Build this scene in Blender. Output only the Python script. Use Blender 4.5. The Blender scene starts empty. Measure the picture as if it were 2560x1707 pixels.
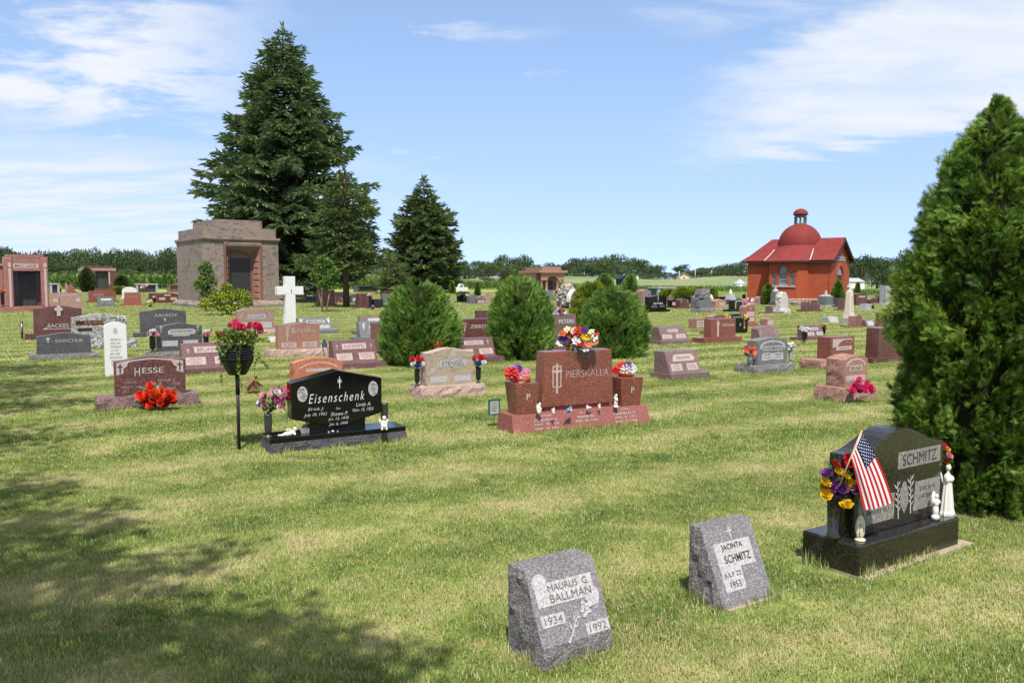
import bpy, bmesh, math, random
import numpy as np
from mathutils import Vector, Matrix, noise, Euler

random.seed(7)
RNG = np.random.default_rng(11)
SC = bpy.context.scene
COL = SC.collection

# ------------------------------------------------------------------ camera
F, CU, CV = 2080.0, 1280.0, 853.5          # focal length and centre in photograph pixels
CH = 1.65                                  # eye height in metres
PITCH = math.atan((CV - 700.0) / F)
cp, sp = math.cos(PITCH), math.sin(PITCH)
cam = bpy.data.cameras.new('camera')
cam.sensor_width = 36.0
cam.lens = 36.0 * F / 2560.0
cam.clip_start, cam.clip_end = 0.05, 3000.0
cam_o = bpy.data.objects.new('camera', cam)
cam_o.location = (0, 0, CH)
cam_o.rotation_euler = (math.pi / 2 - PITCH, 0, 0)
COL.objects.link(cam_o)
SC.camera = cam_o

# ------------------------------------------------------------------ sun and sky
SUN_EL, SUN_AZ = math.radians(59), math.radians(-4)     # azimuth: left of straight behind the camera
to_sun = Vector((-math.sin(SUN_AZ) * math.cos(SUN_EL), -math.cos(SUN_AZ) * math.cos(SUN_EL), math.sin(SUN_EL)))
sun = bpy.data.lights.new('sun', 'SUN')
sun.energy, sun.angle, sun.color = 4.3, math.radians(0.53), (1.0, 0.95, 0.87)
sun_o = bpy.data.objects.new('sun', sun)
sun_o.rotation_euler = to_sun.to_track_quat('Z', 'Y').to_euler()
sun_o.location = (-10, -20, 40)
COL.objects.link(sun_o)
SC.view_settings.view_transform = 'Standard'
SC.view_settings.look = 'None'
SC.view_settings.exposure = 0.72
SC.view_settings.gamma = 1.0
SC.view_settings.use_curve_mapping = False

W = bpy.data.worlds.new('World'); SC.world = W; W.use_nodes = True
nt = W.node_tree; nt.nodes.clear()
def N(tree, t, **kw):
    n = tree.nodes.new(t)
    for k, v in kw.items():
        if k == 'ins':
            for i, val in v.items(): n.inputs[i].default_value = val
        else: setattr(n, k, v)
    return n
def L(tree, a, b): tree.links.new(a, b)
def MATH(tree, op, a, b=None, c=None, clamp=False):
    n = tree.nodes.new('ShaderNodeMath'); n.operation = op; n.use_clamp = clamp
    for i, x in enumerate((a, b, c)):
        if x is None: continue
        if hasattr(x, 'is_linked') or hasattr(x, 'links'): tree.links.new(x, n.inputs[i])
        else: n.inputs[i].default_value = x
    return n.outputs[0]
def RANGE(tree, x, a, b, c=0.0, d=1.0, smooth=True):
    n = tree.nodes.new('ShaderNodeMapRange'); n.interpolation_type = 'SMOOTHSTEP' if smooth else 'LINEAR'
    tree.links.new(x, n.inputs[0])
    for i, v in zip((1, 2, 3, 4), (a, b, c, d)): n.inputs[i].default_value = v
    return n.outputs[0]
sky = N(nt, 'ShaderNodeTexSky', sky_type='NISHITA', sun_disc=False, sun_elevation=SUN_EL,
        sun_rotation=math.pi + SUN_AZ, altitude=300.0, air_density=1.0, dust_density=0.6, ozone_density=1.6)
hs = N(nt, 'ShaderNodeHueSaturation', ins={'Saturation': 1.0, 'Value': 1.0})
L(nt, sky.outputs[0], hs.inputs['Color'])
tc = N(nt, 'ShaderNodeTexCoord')
lift = N(nt, 'ShaderNodeVectorMath', operation='MULTIPLY_ADD'); lift.inputs[1].default_value = (1, 1, .78); lift.inputs[2].default_value = (0, 0, .17)
L(nt, tc.outputs['Generated'], lift.inputs[0]); L(nt, lift.outputs[0], sky.inputs['Vector'])
sep = N(nt, 'ShaderNodeSeparateXYZ'); L(nt, tc.outputs['Generated'], sep.inputs[0])
# cloud sheet: project the view direction on a flat layer high above the ground
zc = MATH(nt, 'MAXIMUM', sep.outputs[2], 0.02)
zc = MATH(nt, 'ADD', zc, 0.10)
cx = MATH(nt, 'DIVIDE', sep.outputs[0], zc)
cy = MATH(nt, 'DIVIDE', sep.outputs[1], zc)
comb = N(nt, 'ShaderNodeCombineXYZ'); L(nt, cx, comb.inputs[0]); L(nt, cy, comb.inputs[1])
mp = N(nt, 'ShaderNodeMapping'); mp.inputs['Rotation'].default_value = (0, 0, math.radians(-8)); mp.inputs['Scale'].default_value = (0.75, 0.9, 1)
L(nt, comb.outputs[0], mp.inputs['Vector'])
n1 = N(nt, 'ShaderNodeTexNoise', ins={'Scale': 2.2, 'Detail': 9.0, 'Roughness': 0.62, 'Distortion': 0.25}); L(nt, mp.outputs[0], n1.inputs['Vector'])
mp2 = N(nt, 'ShaderNodeMapping'); mp2.inputs['Rotation'].default_value = (0, 0, math.radians(14)); mp2.inputs['Scale'].default_value = (0.6, 1.5, 1)
L(nt, comb.outputs[0], mp2.inputs['Vector'])
n2 = N(nt, 'ShaderNodeTexNoise', ins={'Scale': 2.6, 'Detail': 7.0, 'Roughness': 0.6, 'Distortion': 0.4}); L(nt, mp2.outputs[0], n2.inputs['Vector'])
# broad fields of cloud: azimuth and elevation of the banks (they run on beyond the frame)
az = MATH(nt, 'ARCTAN2', sep.outputs[0], sep.outputs[1])
el = MATH(nt, 'ARCSINE', sep.outputs[2])
wob = MATH(nt, 'MULTIPLY', MATH(nt, 'SUBTRACT', n2.outputs[0], 0.5), 0.34)
wob1 = MATH(nt, 'MULTIPLY', MATH(nt, 'SUBTRACT', n1.outputs[0], 0.5), 0.42)
azw = MATH(nt, 'ADD', az, wob1)
elw = MATH(nt, 'ADD', el, MATH(nt, 'MULTIPLY', wob, 0.28))
left_hi = MATH(nt, 'MULTIPLY', RANGE(nt, azw, -0.20, -0.42), RANGE(nt, elw, 0.125, 0.20))
left_lo = MATH(nt, 'MULTIPLY', MATH(nt, 'MULTIPLY', RANGE(nt, azw, 0.0, -0.50), RANGE(nt, elw, 0.165, 0.125)), RANGE(nt, el, 0.0, 0.03))
diag = MATH(nt, 'SUBTRACT', elw, MATH(nt, 'MULTIPLY', MATH(nt, 'SUBTRACT', az, 0.5), 0.10))
right_hi = MATH(nt, 'MULTIPLY', MATH(nt, 'MULTIPLY', RANGE(nt, MATH(nt, 'ADD', az, MATH(nt, 'MULTIPLY', wob1, 0.7)), 0.15, 0.40), RANGE(nt, diag, 0.145, 0.172)),
                MATH(nt, 'MAXIMUM', RANGE(nt, MATH(nt, 'ADD', diag, MATH(nt, 'MULTIPLY', azw, -0.30)), 0.204, 0.160), RANGE(nt, azw, 0.46, 0.56)))
top_mid = MATH(nt, 'MULTIPLY', MATH(nt, 'MULTIPLY', RANGE(nt, azw, 0.08, 0.26), RANGE(nt, elw, 0.275, 0.31)), 0.55)
tex_a = RANGE(nt, n1.outputs[0], 0.40, 0.57)
tex_b = RANGE(nt, n2.outputs[0], 0.34, 0.68)
c1 = MATH(nt, 'MULTIPLY', left_hi, tex_a)
c2 = MATH(nt, 'MULTIPLY', left_lo, MATH(nt, 'ADD', MATH(nt, 'MULTIPLY', tex_b, 0.6), 0.28))
c3 = MATH(nt, 'MULTIPLY', right_hi, MATH(nt, 'ADD', MATH(nt, 'MULTIPLY', MATH(nt, 'ADD', tex_b, tex_a), 0.20), 0.60))
c4 = MATH(nt, 'MULTIPLY', top_mid, tex_b)
wisps = MATH(nt, 'MULTIPLY', RANGE(nt, n1.outputs[0], 0.60, 0.78), 0.6)
puff = MATH(nt, 'MULTIPLY', MATH(nt, 'MULTIPLY', RANGE(nt, MATH(nt, 'ABSOLUTE', MATH(nt, 'ADD', azw, 0.035)), 0.075, 0.03), RANGE(nt, MATH(nt, 'ABSOLUTE', MATH(nt, 'SUBTRACT', elw, 0.281)), 0.014, 0.002)), MATH(nt, 'ADD', MATH(nt, 'MULTIPLY', tex_a, 0.45), 0.12))
wisps = MATH(nt, 'MAXIMUM', wisps, puff)
cov = MATH(nt, 'MAXIMUM', MATH(nt, 'MAXIMUM', c1, c2), MATH(nt, 'MAXIMUM', MATH(nt, 'MAXIMUM', c3, c4), wisps))
cov = MATH(nt, 'MULTIPLY', cov, 0.92, clamp=True)
mixc = N(nt, 'ShaderNodeMix', data_type='RGBA')
tint = N(nt, 'ShaderNodeMix', data_type='RGBA', blend_type='MULTIPLY'); tint.inputs[0].default_value = 1.0; L(nt, hs.outputs[0], tint.inputs[6]); tcol = N(nt, 'ShaderNodeMix', data_type='RGBA'); L(nt, RANGE(nt, el, 0.02, 0.26), tcol.inputs[0]); tcol.inputs[6].default_value = (1.07, .955, 1.0, 1); tcol.inputs[7].default_value = (1.10, 1.045, 1.0, 1); L(nt, tcol.outputs[2], tint.inputs[7])
L(nt, cov, mixc.inputs[0]); L(nt, tint.outputs[2], mixc.inputs[6]); mixc.inputs[7].default_value = (3.75, 3.85, 4.1, 1)
bg = N(nt, 'ShaderNodeBackground', ins={'Strength': 0.15}); L(nt, mixc.outputs[2], bg.inputs[0])
wo = N(nt, 'ShaderNodeOutputWorld'); L(nt, bg.outputs[0], wo.inputs[0])

# ------------------------------------------------------------------ photograph geometry helpers
def ray(u, v):
    x, y = (u - CU) / F, (CV - v) / F
    return Vector((x, cp + y * sp, -sp + y * cp))
def G(u, v, z=0.0):
    d = ray(u, v); t = (z - CH) / d.z
    return Vector((0, 0, CH)) + d * t
def At(u, v, Y):
    d = ray(u, v)
    return Vector((0, 0, CH)) + d * (Y / d.y)
def dep(P): return P[1] * cp - (P[2] - CH) * sp
def along(S, D, u):
    k = (u - CU) / F
    return (k * dep(S) - S[0]) / (D[0] - k * (D[1] * cp - D[2] * sp))
def rise(S, v):
    k = (CV - v) / F
    return (k * dep(S) - (S[1] * sp + (S[2] - CH) * cp)) / (cp + k * sp)
def ppm(Y): return Y / F          # metres per photograph pixel at distance Y

# ------------------------------------------------------------------ object helpers
def new_obj(name, me, parent=None):
    o = bpy.data.objects.new(name, me); COL.objects.link(o)
    if parent is not None: o.parent = parent
    return o
def thing(name, label, cat, loc=(0, 0, 0), rz=0.0, group=None):
    o = bpy.data.objects.new(name, None); COL.objects.link(o)
    o.empty_display_size = 0.1
    o.location = loc; o.rotation_euler = (0, 0, rz)
    o['label'] = label; o['category'] = cat
    if group: o['group'] = group
    return o
def tag(o, label, cat, group=None):
    o['label'] = label; o['category'] = cat
    if group: o['group'] = group
    return o
def copy_tree(o, parent=None):
    c = o.copy(); COL.objects.link(c)
    if parent is not None: c.parent = parent
    for ch in list(o.children): copy_tree(ch, c)
    return c

def npmesh(name, V, T, mat=None, smooth=False):
    """V (n,3) float, T (m,k) int with k = 3 or 4"""
    V = np.asarray(V, dtype=np.float32); T = np.asarray(T, dtype=np.int32)
    me = bpy.data.meshes.new(name)
    m, k = T.shape
    me.vertices.add(len(V)); me.vertices.foreach_set('co', V.ravel())
    me.loops.add(m * k); me.loops.foreach_set('vertex_index', T.ravel())
    me.polygons.add(m)
    me.polygons.foreach_set('loop_start', np.arange(0, m * k, k, dtype=np.int32))
    me.polygons.foreach_set('loop_total', np.full(m, k, dtype=np.int32))
    if smooth: me.polygons.foreach_set('use_smooth', np.ones(m, dtype=bool))
    me.update(calc_edges=True)
    if mat is not None: me.materials.append(mat)
    return me

class MB:
    """collects polygons for one mesh"""
    def __init__(s): s.v, s.f, s.sm = [], [], []
    def add(s, vs, fs, smooth=False):
        b = len(s.v); s.v += [tuple(p) for p in vs]
        for f in fs: s.f.append([b + i for i in f]); s.sm.append(smooth)
        return s
    def box(s, x0, x1, y0, y1, z0, z1):
        return s.add([(x0, y0, z0), (x1, y0, z0), (x1, y1, z0), (x0, y1, z0), (x0, y0, z1), (x1, y0, z1), (x1, y1, z1), (x0, y1, z1)],
                     [(0, 3, 2, 1), (4, 5, 6, 7), (0, 1, 5, 4), (1, 2, 6, 5), (2, 3, 7, 6), (3, 0, 4, 7)])
    def frustum(s, x0, x1, y0, y1, z0, X0, X1, Y0, Y1, z1):
        return s.add([(x0, y0, z0), (x1, y0, z0), (x1, y1, z0), (x0, y1, z0), (X0, Y0, z1), (X1, Y0, z1), (X1, Y1, z1), (X0, Y1, z1)],
                     [(0, 3, 2, 1), (4, 5, 6, 7), (0, 1, 5, 4), (1, 2, 6, 5), (2, 3, 7, 6), (3, 0, 4, 7)])
    def prism(s, pts, y0, y1):
        """outline pts (x,z) counter-clockwise seen from -y, extruded from y0 (front) to y1"""
        n = len(pts)
        vs = [(x, y0, z) for x, z in pts] + [(x, y1, z) for x, z in pts]
        fs = [list(range(n)), list(range(2 * n - 1, n - 1, -1))]
        fs += [(i, n + i, n + (i + 1) % n, (i + 1) % n) for i in range(n)]
        return s.add(vs, fs)
    def lathe(s, prof, seg=16, c=(0, 0, 0), smooth=True, cap=True, a0=0.0):
        vs = []
        for r, z in prof:
            for i in range(seg):
                a = a0 + 2 * math.pi * i / seg
                vs.append((c[0] + r * math.cos(a), c[1] + r * math.sin(a), c[2] + z))
        fs = []
        for j in range(len(prof) - 1):
            for i in range(seg):
                i2 = (i + 1) % seg
                fs.append((j * seg + i, j * seg + i2, (j + 1) * seg + i2, (j + 1) * seg + i))
        s.add(vs, fs, smooth)
        if cap:
            n = len(prof)
            s.add(vs[:seg], [list(range(seg - 1, -1, -1))]); s.add(vs[(n - 1) * seg:], [list(range(seg))])
        return s
    def tube(s, pts, r, seg=6, r1=None, smooth=True):
        pts = [Vector(p) for p in pts]; n = len(pts); vs = []
        up = Vector((0.31, 0.17, 0.93))
        for j, p in enumerate(pts):
            d = (pts[min(j + 1, n - 1)] - pts[max(j - 1, 0)]).normalized()
            a = d.cross(up)
            if a.length < 1e-3: a = d.cross(Vector((1, 0, 0)))
            a.normalize(); b = d.cross(a)
            rr = r if r1 is None else r + (r1 - r) * j / max(1, n - 1)
            for i in range(seg):
                t = 2 * math.pi * i / seg
                vs.append(p + a * (rr * math.cos(t)) + b * (rr * math.sin(t)))
        fs = [(j * seg + i, j * seg + (i + 1) % seg, (j + 1) * seg + (i + 1) % seg, (j + 1) * seg + i) for j in range(n - 1) for i in range(seg)]
        fs += [list(range(seg - 1, -1, -1)), list(range((n - 1) * seg, n * seg))]
        return s.add(vs, fs, smooth)
    def mesh(s, name, mat=None):
        me = bpy.data.meshes.new(name); me.from_pydata(s.v, [], s.f)
        if any(s.sm): me.polygons.foreach_set('use_smooth', s.sm)
        me.update()
        bm = bmesh.new(); bm.from_mesh(me); bmesh.ops.recalc_face_normals(bm, faces=bm.faces); bm.to_mesh(me); bm.free()
        if mat is not None: me.materials.append(mat)
        return me
    def build(s, name, mat, parent=None, bevel=0.0):
        o = new_obj(name, s.mesh(name, mat), parent)
        if bevel:
            b = o.modifiers.new('edge', 'BEVEL'); b.width = bevel; b.segments = 2; b.limit_method = 'ANGLE'; b.angle_limit = math.radians(40)
        return o

# ------------------------------------------------------------------ materials
def lin(r, g, b, k=0.74):
    return tuple(k * ((c / 255 / 12.92) if c / 255 <= 0.04045 else ((c / 255 + 0.055) / 1.055) ** 2.4) for c in (r, g, b)) + (1.0,)
MATS = {}
def new_mat(name):
    m = bpy.data.materials.new(name); m.use_nodes = True
    t = m.node_tree; b = t.nodes['Principled BSDF']
    MATS[name] = m
    return m, t, b
def ramp(t, fac, stops, interp='LINEAR'):
    r = t.nodes.new('ShaderNodeValToRGB'); r.color_ramp.interpolation = interp
    e = r.color_ramp.elements
    while len(e) < len(stops): e.new(0.5)
    for i, (p, c) in enumerate(stops): e[i].position = p; e[i].color = c if len(c) == 4 else tuple(c) + (1,)
    t.links.new(fac, r.inputs[0]); return r.outputs[0]
def mixc_(t, fac, a, b, blend='MIX'):
    n = t.nodes.new('ShaderNodeMix'); n.data_type = 'RGBA'; n.blend_type = blend
    for i, x in ((0, fac), (6, a), (7, b)):
        if hasattr(x, 'links'): t.links.new(x, n.inputs[i])
        else: n.inputs[i].default_value = x
    return n.outputs[2]
def tex(t, kind, scale, detail=4.0, rough=0.55, vec=None, dist=0.0):
    n = t.nodes.new('ShaderNodeTexNoise' if kind == 'noise' else 'ShaderNodeTexVoronoi')
    n.inputs['Scale'].default_value = scale
    if kind == 'noise':
        n.inputs['Detail'].default_value = detail; n.inputs['Roughness'].default_value = rough; n.inputs['Distortion'].default_value = dist
    if vec is None:
        c = t.nodes.get('OBJC') or t.nodes.new('ShaderNodeTexCoord'); c.name = 'OBJC'
        vec = c.outputs['Object']
    t.links.new(vec, n.inputs['Vector'])
    return n
def bump(t, b, h, strength=0.4, dist=0.01):
    n = t.nodes.new('ShaderNodeBump'); n.inputs['Strength'].default_value = strength; n.inputs['Distance'].default_value = dist
    t.links.new(h, n.inputs['Height']); t.links.new(n.outputs[0], b.inputs['Normal'])
def scl(c, k): return tuple(min(1, x * k) for x in c[:3]) + (1.0,)

def granite(name, base, dark, light, rough=0.3, grain=160.0, spec=0.45, relief=0.0, dirt=0.18):
    m, t, b = new_mat(name)
    v = tex(t, 'voronoi', grain)
    g = t.nodes.new('ShaderNodeSeparateColor'); t.links.new(v.outputs['Color'], g.inputs[0])
    c = ramp(t, g.outputs[0], [(0.0, dark), (0.30, scl(dark, 1.25)), (0.42, base), (0.76, scl(base, 1.1)), (0.88, light), (1.0, light)])
    blot = tex(t, 'noise', 9.0, 5.0)
    c = mixc_(t, RANGE(t, blot.outputs[0], 0.35, 0.75, 0.0, dirt * 2), c, scl(dark, 1.0))
    wash = tex(t, 'noise', 2.3, 3.0)
    c = mixc_(t, RANGE(t, wash.outputs[0], 0.4, 0.8, 0.0, 0.25), c, scl(light, 0.9))
    t.links.new(c, b.inputs['Base Color'])
    b.inputs['Specular IOR Level'].default_value = spec
    t.links.new(RANGE(t, blot.outputs[0], 0.3, 0.8, rough * 0.85, min(1, rough * 1.3)), b.inputs['Roughness'])
    if relief:
        n = tex(t, 'noise', 38.0, 8.0, 0.65)
        bump(t, b, n.outputs[0], relief, 0.02)
    return m
def plain(name, col, rough=0.6, spec=0.4, metal=0.0, var=0.12, scale=14.0, relief=0.0):
    m, t, b = new_mat(name)
    n = tex(t, 'noise', scale, 5.0)
    c = mixc_(t, RANGE(t, n.outputs[0], 0.3, 0.75), scl(col, 1 - var), scl(col, 1 + var))
    t.links.new(c, b.inputs['Base Color'])
    b.inputs['Roughness'].default_value = rough; b.inputs['Metallic'].default_value = metal
    b.inputs['Specular IOR Level'].default_value = spec
    if relief: bump(t, b, n.outputs[0], relief, 0.01)
    return m
def leafy(name, cols, rough=0.55, trans=0.3, patch=1.2, spec=0.25, patch_w=0.5):
    """foliage: colour differs from leaf to leaf and from branch to branch"""
    m, t, b = new_mat(name)
    ge = t.nodes.new('ShaderNodeNewGeometry')
    n = tex(t, 'noise', patch, 3.0, vec=ge.outputs['Position'])
    f = MATH(t, 'ADD', MATH(t, 'MULTIPLY', ge.outputs['Random Per Island'], 1 - patch_w), MATH(t, 'MULTIPLY', RANGE(t, n.outputs[0], 0.3, 0.7), patch_w))
    k = len(cols)
    c = ramp(t, f, [(i / (k - 1), col) for i, col in enumerate(cols)])
    t.links.new(c, b.inputs['Base Color'])
    b.inputs['Roughness'].default_value = rough; b.inputs['Specular IOR Level'].default_value = spec
    tr = t.nodes.new('ShaderNodeBsdfTranslucent'); t.links.new(c, tr.inputs[0])
    mx = t.nodes.new('ShaderNodeMixShader'); mx.inputs[0].default_value = trans
    out = t.nodes['Material Output']
    t.links.new(b.outputs[0], mx.inputs[1]); t.links.new(tr.outputs[0], mx.inputs[2]); t.links.new(mx.outputs[0], out.inputs[0])
    return m

# stone
GR = {
 'mahogany': granite('mahogany_granite', lin(104, 62, 58), lin(52, 32, 32), lin(150, 104, 98), 0.28),
 'mahogany_rock': granite('mahogany_rock_face', lin(128, 96, 94), lin(70, 50, 52), lin(176, 148, 146), 0.9, relief=0.7),
 'red': granite('red_granite', lin(140, 80, 66), lin(92, 50, 42), lin(170, 112, 94), 0.3),
 'red_lt': granite('light_red_granite', lin(146, 84, 76), lin(116, 62, 57), lin(170, 110, 100), 0.55),
 'rust': granite('rust_granite', lin(158, 90, 74), lin(108, 58, 48), lin(190, 128, 110), 0.4),
 'rose_red': granite('rose_red_granite', lin(160, 106, 94), lin(112, 68, 60), lin(194, 146, 134), 0.35),
 'brown': granite('brown_granite', lin(132, 88, 78), lin(86, 54, 50), lin(168, 126, 116), 0.35),
 'brown_rock': granite('brown_rock_face', lin(168, 124, 108), lin(116, 78, 68), lin(204, 168, 152), 0.9, relief=0.8),
 'mauve': granite('mauve_granite', lin(126, 100, 98), lin(88, 66, 66), lin(160, 136, 134), 0.4),
 'plum': granite('plum_granite', lin(116, 80, 80), lin(74, 48, 50), lin(150, 114, 113), 0.38),
 'gray': granite('gray_granite', lin(126, 120, 124), lin(96, 92, 96), lin(156, 152, 155), 0.75, relief=0.12),
 'gray_rock': granite('gray_rock_face', lin(128, 122, 122), lin(88, 84, 85), lin(170, 164, 162), 0.95, relief=1.0),
 'gray_mid': granite('mid_gray_granite', lin(112, 114, 116), lin(72, 74, 76), lin(150, 152, 154), 0.45),
 'gray_dark': granite('dark_gray_granite', lin(84, 82, 83), lin(52, 52, 54), lin(118, 116, 116), 0.35),
 'gray_lt': granite('light_gray_granite', lin(170, 170, 168), lin(128, 128, 128), lin(202, 202, 200), 0.75),
 'gray_coarse': granite('coarse_gray_granite', lin(166, 164, 158), lin(72, 72, 72), lin(216, 214, 206), 0.85, grain=48.0, relief=0.4),
 'green_gray': granite('green_gray_granite', lin(108, 118, 112), lin(78, 86, 82), lin(150, 158, 152), 0.5),
 'black': granite('black_granite', lin(14, 14, 15), lin(8, 8, 9), lin(24, 24, 26), 0.10, spec=0.5, dirt=0.05),
 'black_rock': granite('black_rock_face', lin(78, 76, 80), lin(44, 42, 46), lin(112, 108, 112), 0.85, relief=0.9),
 'green_black': granite('green_black_granite', lin(40, 38, 32), lin(24, 24, 20), lin(66, 59, 49), 0.16, grain=150.0, spec=0.5, dirt=0.05),
 'pink': granite('pink_granite', lin(168, 134, 122), lin(128, 90, 82), lin(206, 170, 158), 0.5),
 'beige': granite('beige_granite', lin(166, 122, 102), lin(124, 86, 72), lin(194, 154, 134), 0.45),
 'beige_rock': granite('beige_rock_face', lin(196, 166, 152), lin(142, 114, 104), lin(226, 202, 190), 0.95, relief=0.9),
 'orange': granite('orange_granite', lin(192, 116, 84), lin(146, 80, 58), lin(218, 150, 120), 0.4),
 'marble': granite('white_marble', lin(220, 218, 214), lin(208, 206, 202), lin(230, 228, 224), 0.6, grain=90, dirt=0.03),
 'marble_rock': granite('white_rock_marble', lin(206, 202, 192), lin(150, 146, 138), lin(230, 226, 218), 0.9, relief=0.8),
 'cream': granite('cream_limestone', lin(222, 210, 188), lin(192, 178, 156), lin(236, 226, 208), 0.8, dirt=0.08),
 'frost': granite('frosted_panel', lin(176, 172, 172), lin(150, 146, 146), lin(198, 196, 196), 0.9, dirt=0.04),
 'frost_warm': granite('warm_frosted_panel', lin(186, 166, 160), lin(158, 138, 132), lin(206, 188, 182), 0.9, dirt=0.04),
 'frost_dim': granite('dim_frosted_panel', lin(136, 130, 124), lin(104, 100, 94), lin(166, 160, 154), 0.9, dirt=0.04),
}
def gneiss(name, a, b_, c_, d_, scale=2.2, rot=0.5, rough=0.55, stretch=3.2):
    m, t, b = new_mat(name)
    co = t.nodes.new('ShaderNodeTexCoord'); mp = t.nodes.new('ShaderNodeMapping')
    mp.inputs['Rotation'].default_value = (0.2, rot, 0.1); mp.inputs['Scale'].default_value = (1.0, 1.0, stretch)
    t.links.new(co.outputs['Object'], mp.inputs['Vector'])
    n = tex(t, 'noise', scale, 8.0, 0.68, vec=mp.outputs[0], dist=2.2)
    f = tex(t, 'noise', scale * 22, 3.0, vec=mp.outputs[0])
    x = MATH(t, 'ADD', MATH(t, 'MULTIPLY', n.outputs[0], 0.8), MATH(t, 'MULTIPLY', f.outputs[0], 0.2))
    c = ramp(t, x, [(0.30, a), (0.42, b_), (0.5, c_), (0.58, d_), (0.68, b_), (0.76, a)])
    t.links.new(c, b.inputs['Base Color']); b.inputs['Roughness'].default_value = rough
    return m
GR['gneiss'] = gneiss('banded_gneiss', lin(66, 65, 63), lin(126, 114, 105), lin(150, 130, 116), lin(92, 87, 82), .75, .7, .7, 1.9)
GR['gneiss_tan'] = gneiss('tan_banded_gneiss', lin(92, 90, 84), lin(164, 148, 126), lin(182, 162, 138), lin(128, 122, 112), 3.0, 0.25, 0.5, 5.0)
GR['gneiss_small'] = gneiss('brown_banded_gneiss', lin(108, 92, 86), lin(152, 120, 106), lin(168, 134, 120), lin(130, 104, 94), 3.0, 0.4, 0.5)
GR['slab'] = plain('concrete', lin(176, 160, 138), 0.95, 0.2, var=0.2, scale=30, relief=0.3)
GR['bronze'] = plain('bronze_plaque', lin(66, 42, 34), 0.45, 0.5, 0.3)
GR['door_dark'] = plain('dark_bronze_door', lin(62, 64, 60), 0.5, 0.5, 0.2, var=0.3)
T_DARK = plain('inscription_dark', lin(70, 66, 66), 0.9, 0.2)
T_GRAY = plain('inscription_gray', lin(112, 104, 102), 0.9, 0.2)
T_LIGHT = plain('inscription_light', lin(190, 183, 177), 0.9, 0.2)
T_MID = plain('inscription_pinkish', lin(178, 152, 146), 0.9, 0.2)
T_WHITE = plain('inscription_white', lin(222, 222, 222), 0.8, 0.2)
T_GOLD = plain('inscription_gold', lin(186, 130, 70), 0.6, 0.3)
M_WHITE = plain('white_ceramic', lin(222, 219, 210), 0.5, 0.4, var=0.06, scale=30)
M_CREAM = plain('cream_ceramic', lin(222, 212, 182), 0.45, 0.4, var=0.06)
M_BLACKPL = plain('black_plastic', lin(22, 22, 23), 0.4, 0.5)
M_STEEL = plain('dull_steel', lin(112, 112, 112), 0.35, 0.5, 0.8)
M_BLACKMET = plain('black_metal', lin(26, 27, 30), 0.45, 0.5)
M_TERRA = plain('terracotta', lin(186, 92, 56), 0.8, 0.3)
M_WOOD = plain('weathered_wood', lin(142, 108, 80), 0.85, 0.3, var=0.25)
# masses of leaves of the shade tree, each set where its shadow falls: ground point of the shade + height along the sun's ray
SHADE_BLOBS = []
def shade(u, v, r, h):
    p = G(u, v); SHADE_BLOBS.append((p.x + to_sun.x / to_sun.z * h, p.y + to_sun.y / to_sun.z * h, h, r))
for a in ((80, 1560, .75, 6.2), (330, 1600, .6, 5.8), (560, 1590, .5, 6.6), (760, 1640, .42, 6.0), (930, 1680, .36, 6.4), (180, 1690, .8, 6.6), (500, 1700, .7, 6.1), (720, 1710, .6, 6.8), (60, 1440, .55, 6.4), (250, 1425, .45, 6.9), (440, 1425, .36, 6.5), (560, 1380, .22, 6.2),
          (60, 1320, .55, 6.8), (190, 1300, .50, 7.2), (300, 1335, .3, 6.7), (40, 1235, .5, 7.0), (-120, 1400, .9, 7.2), (-150, 1250, 1.0, 7.4), (-60, 1110, 1.1, 7.2), (30, 1020, .9, 7.6), (70, 965, 1.1, 7.3), (20, 925, 1.3, 7.8), (110, 930, .7, 7.5), (-120, 1000, 1.5, 7.6), (-200, 1550, 1.1, 6.8), (190, 1005, .35, 7.2)): shade(*a)
# ------------------------------------------------------------------ lettering
_text_cache = {}
def text_mesh(body, shear=0.0, bold=0.0, gap=1.0):
    key = (body, shear, bold, gap)
    if key not in _text_cache:
        c = bpy.data.curves.new('lettering', 'FONT'); c.body = body; c.shear = shear; c.offset = bold
        c.space_character = gap; c.align_x = 'CENTER'; c.resolution_u = 3; c.size = 1.0
        o = bpy.data.objects.new('lettering', c); COL.objects.link(o)
        me = bpy.data.meshes.new_from_object(o)
        V = np.array([v.co[:2] for v in me.vertices]); Fc = [list(p.vertices) for p in me.polygons]
        bpy.data.objects.remove(o); bpy.data.curves.remove(c); bpy.data.meshes.remove(me)
        lo, hi = V.min(0), V.max(0)
        V = (V - (lo + hi) / 2) / np.maximum(hi - lo, 1e-6)
        _text_cache[key] = (V, Fc)
    return _text_cache[key]

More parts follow.
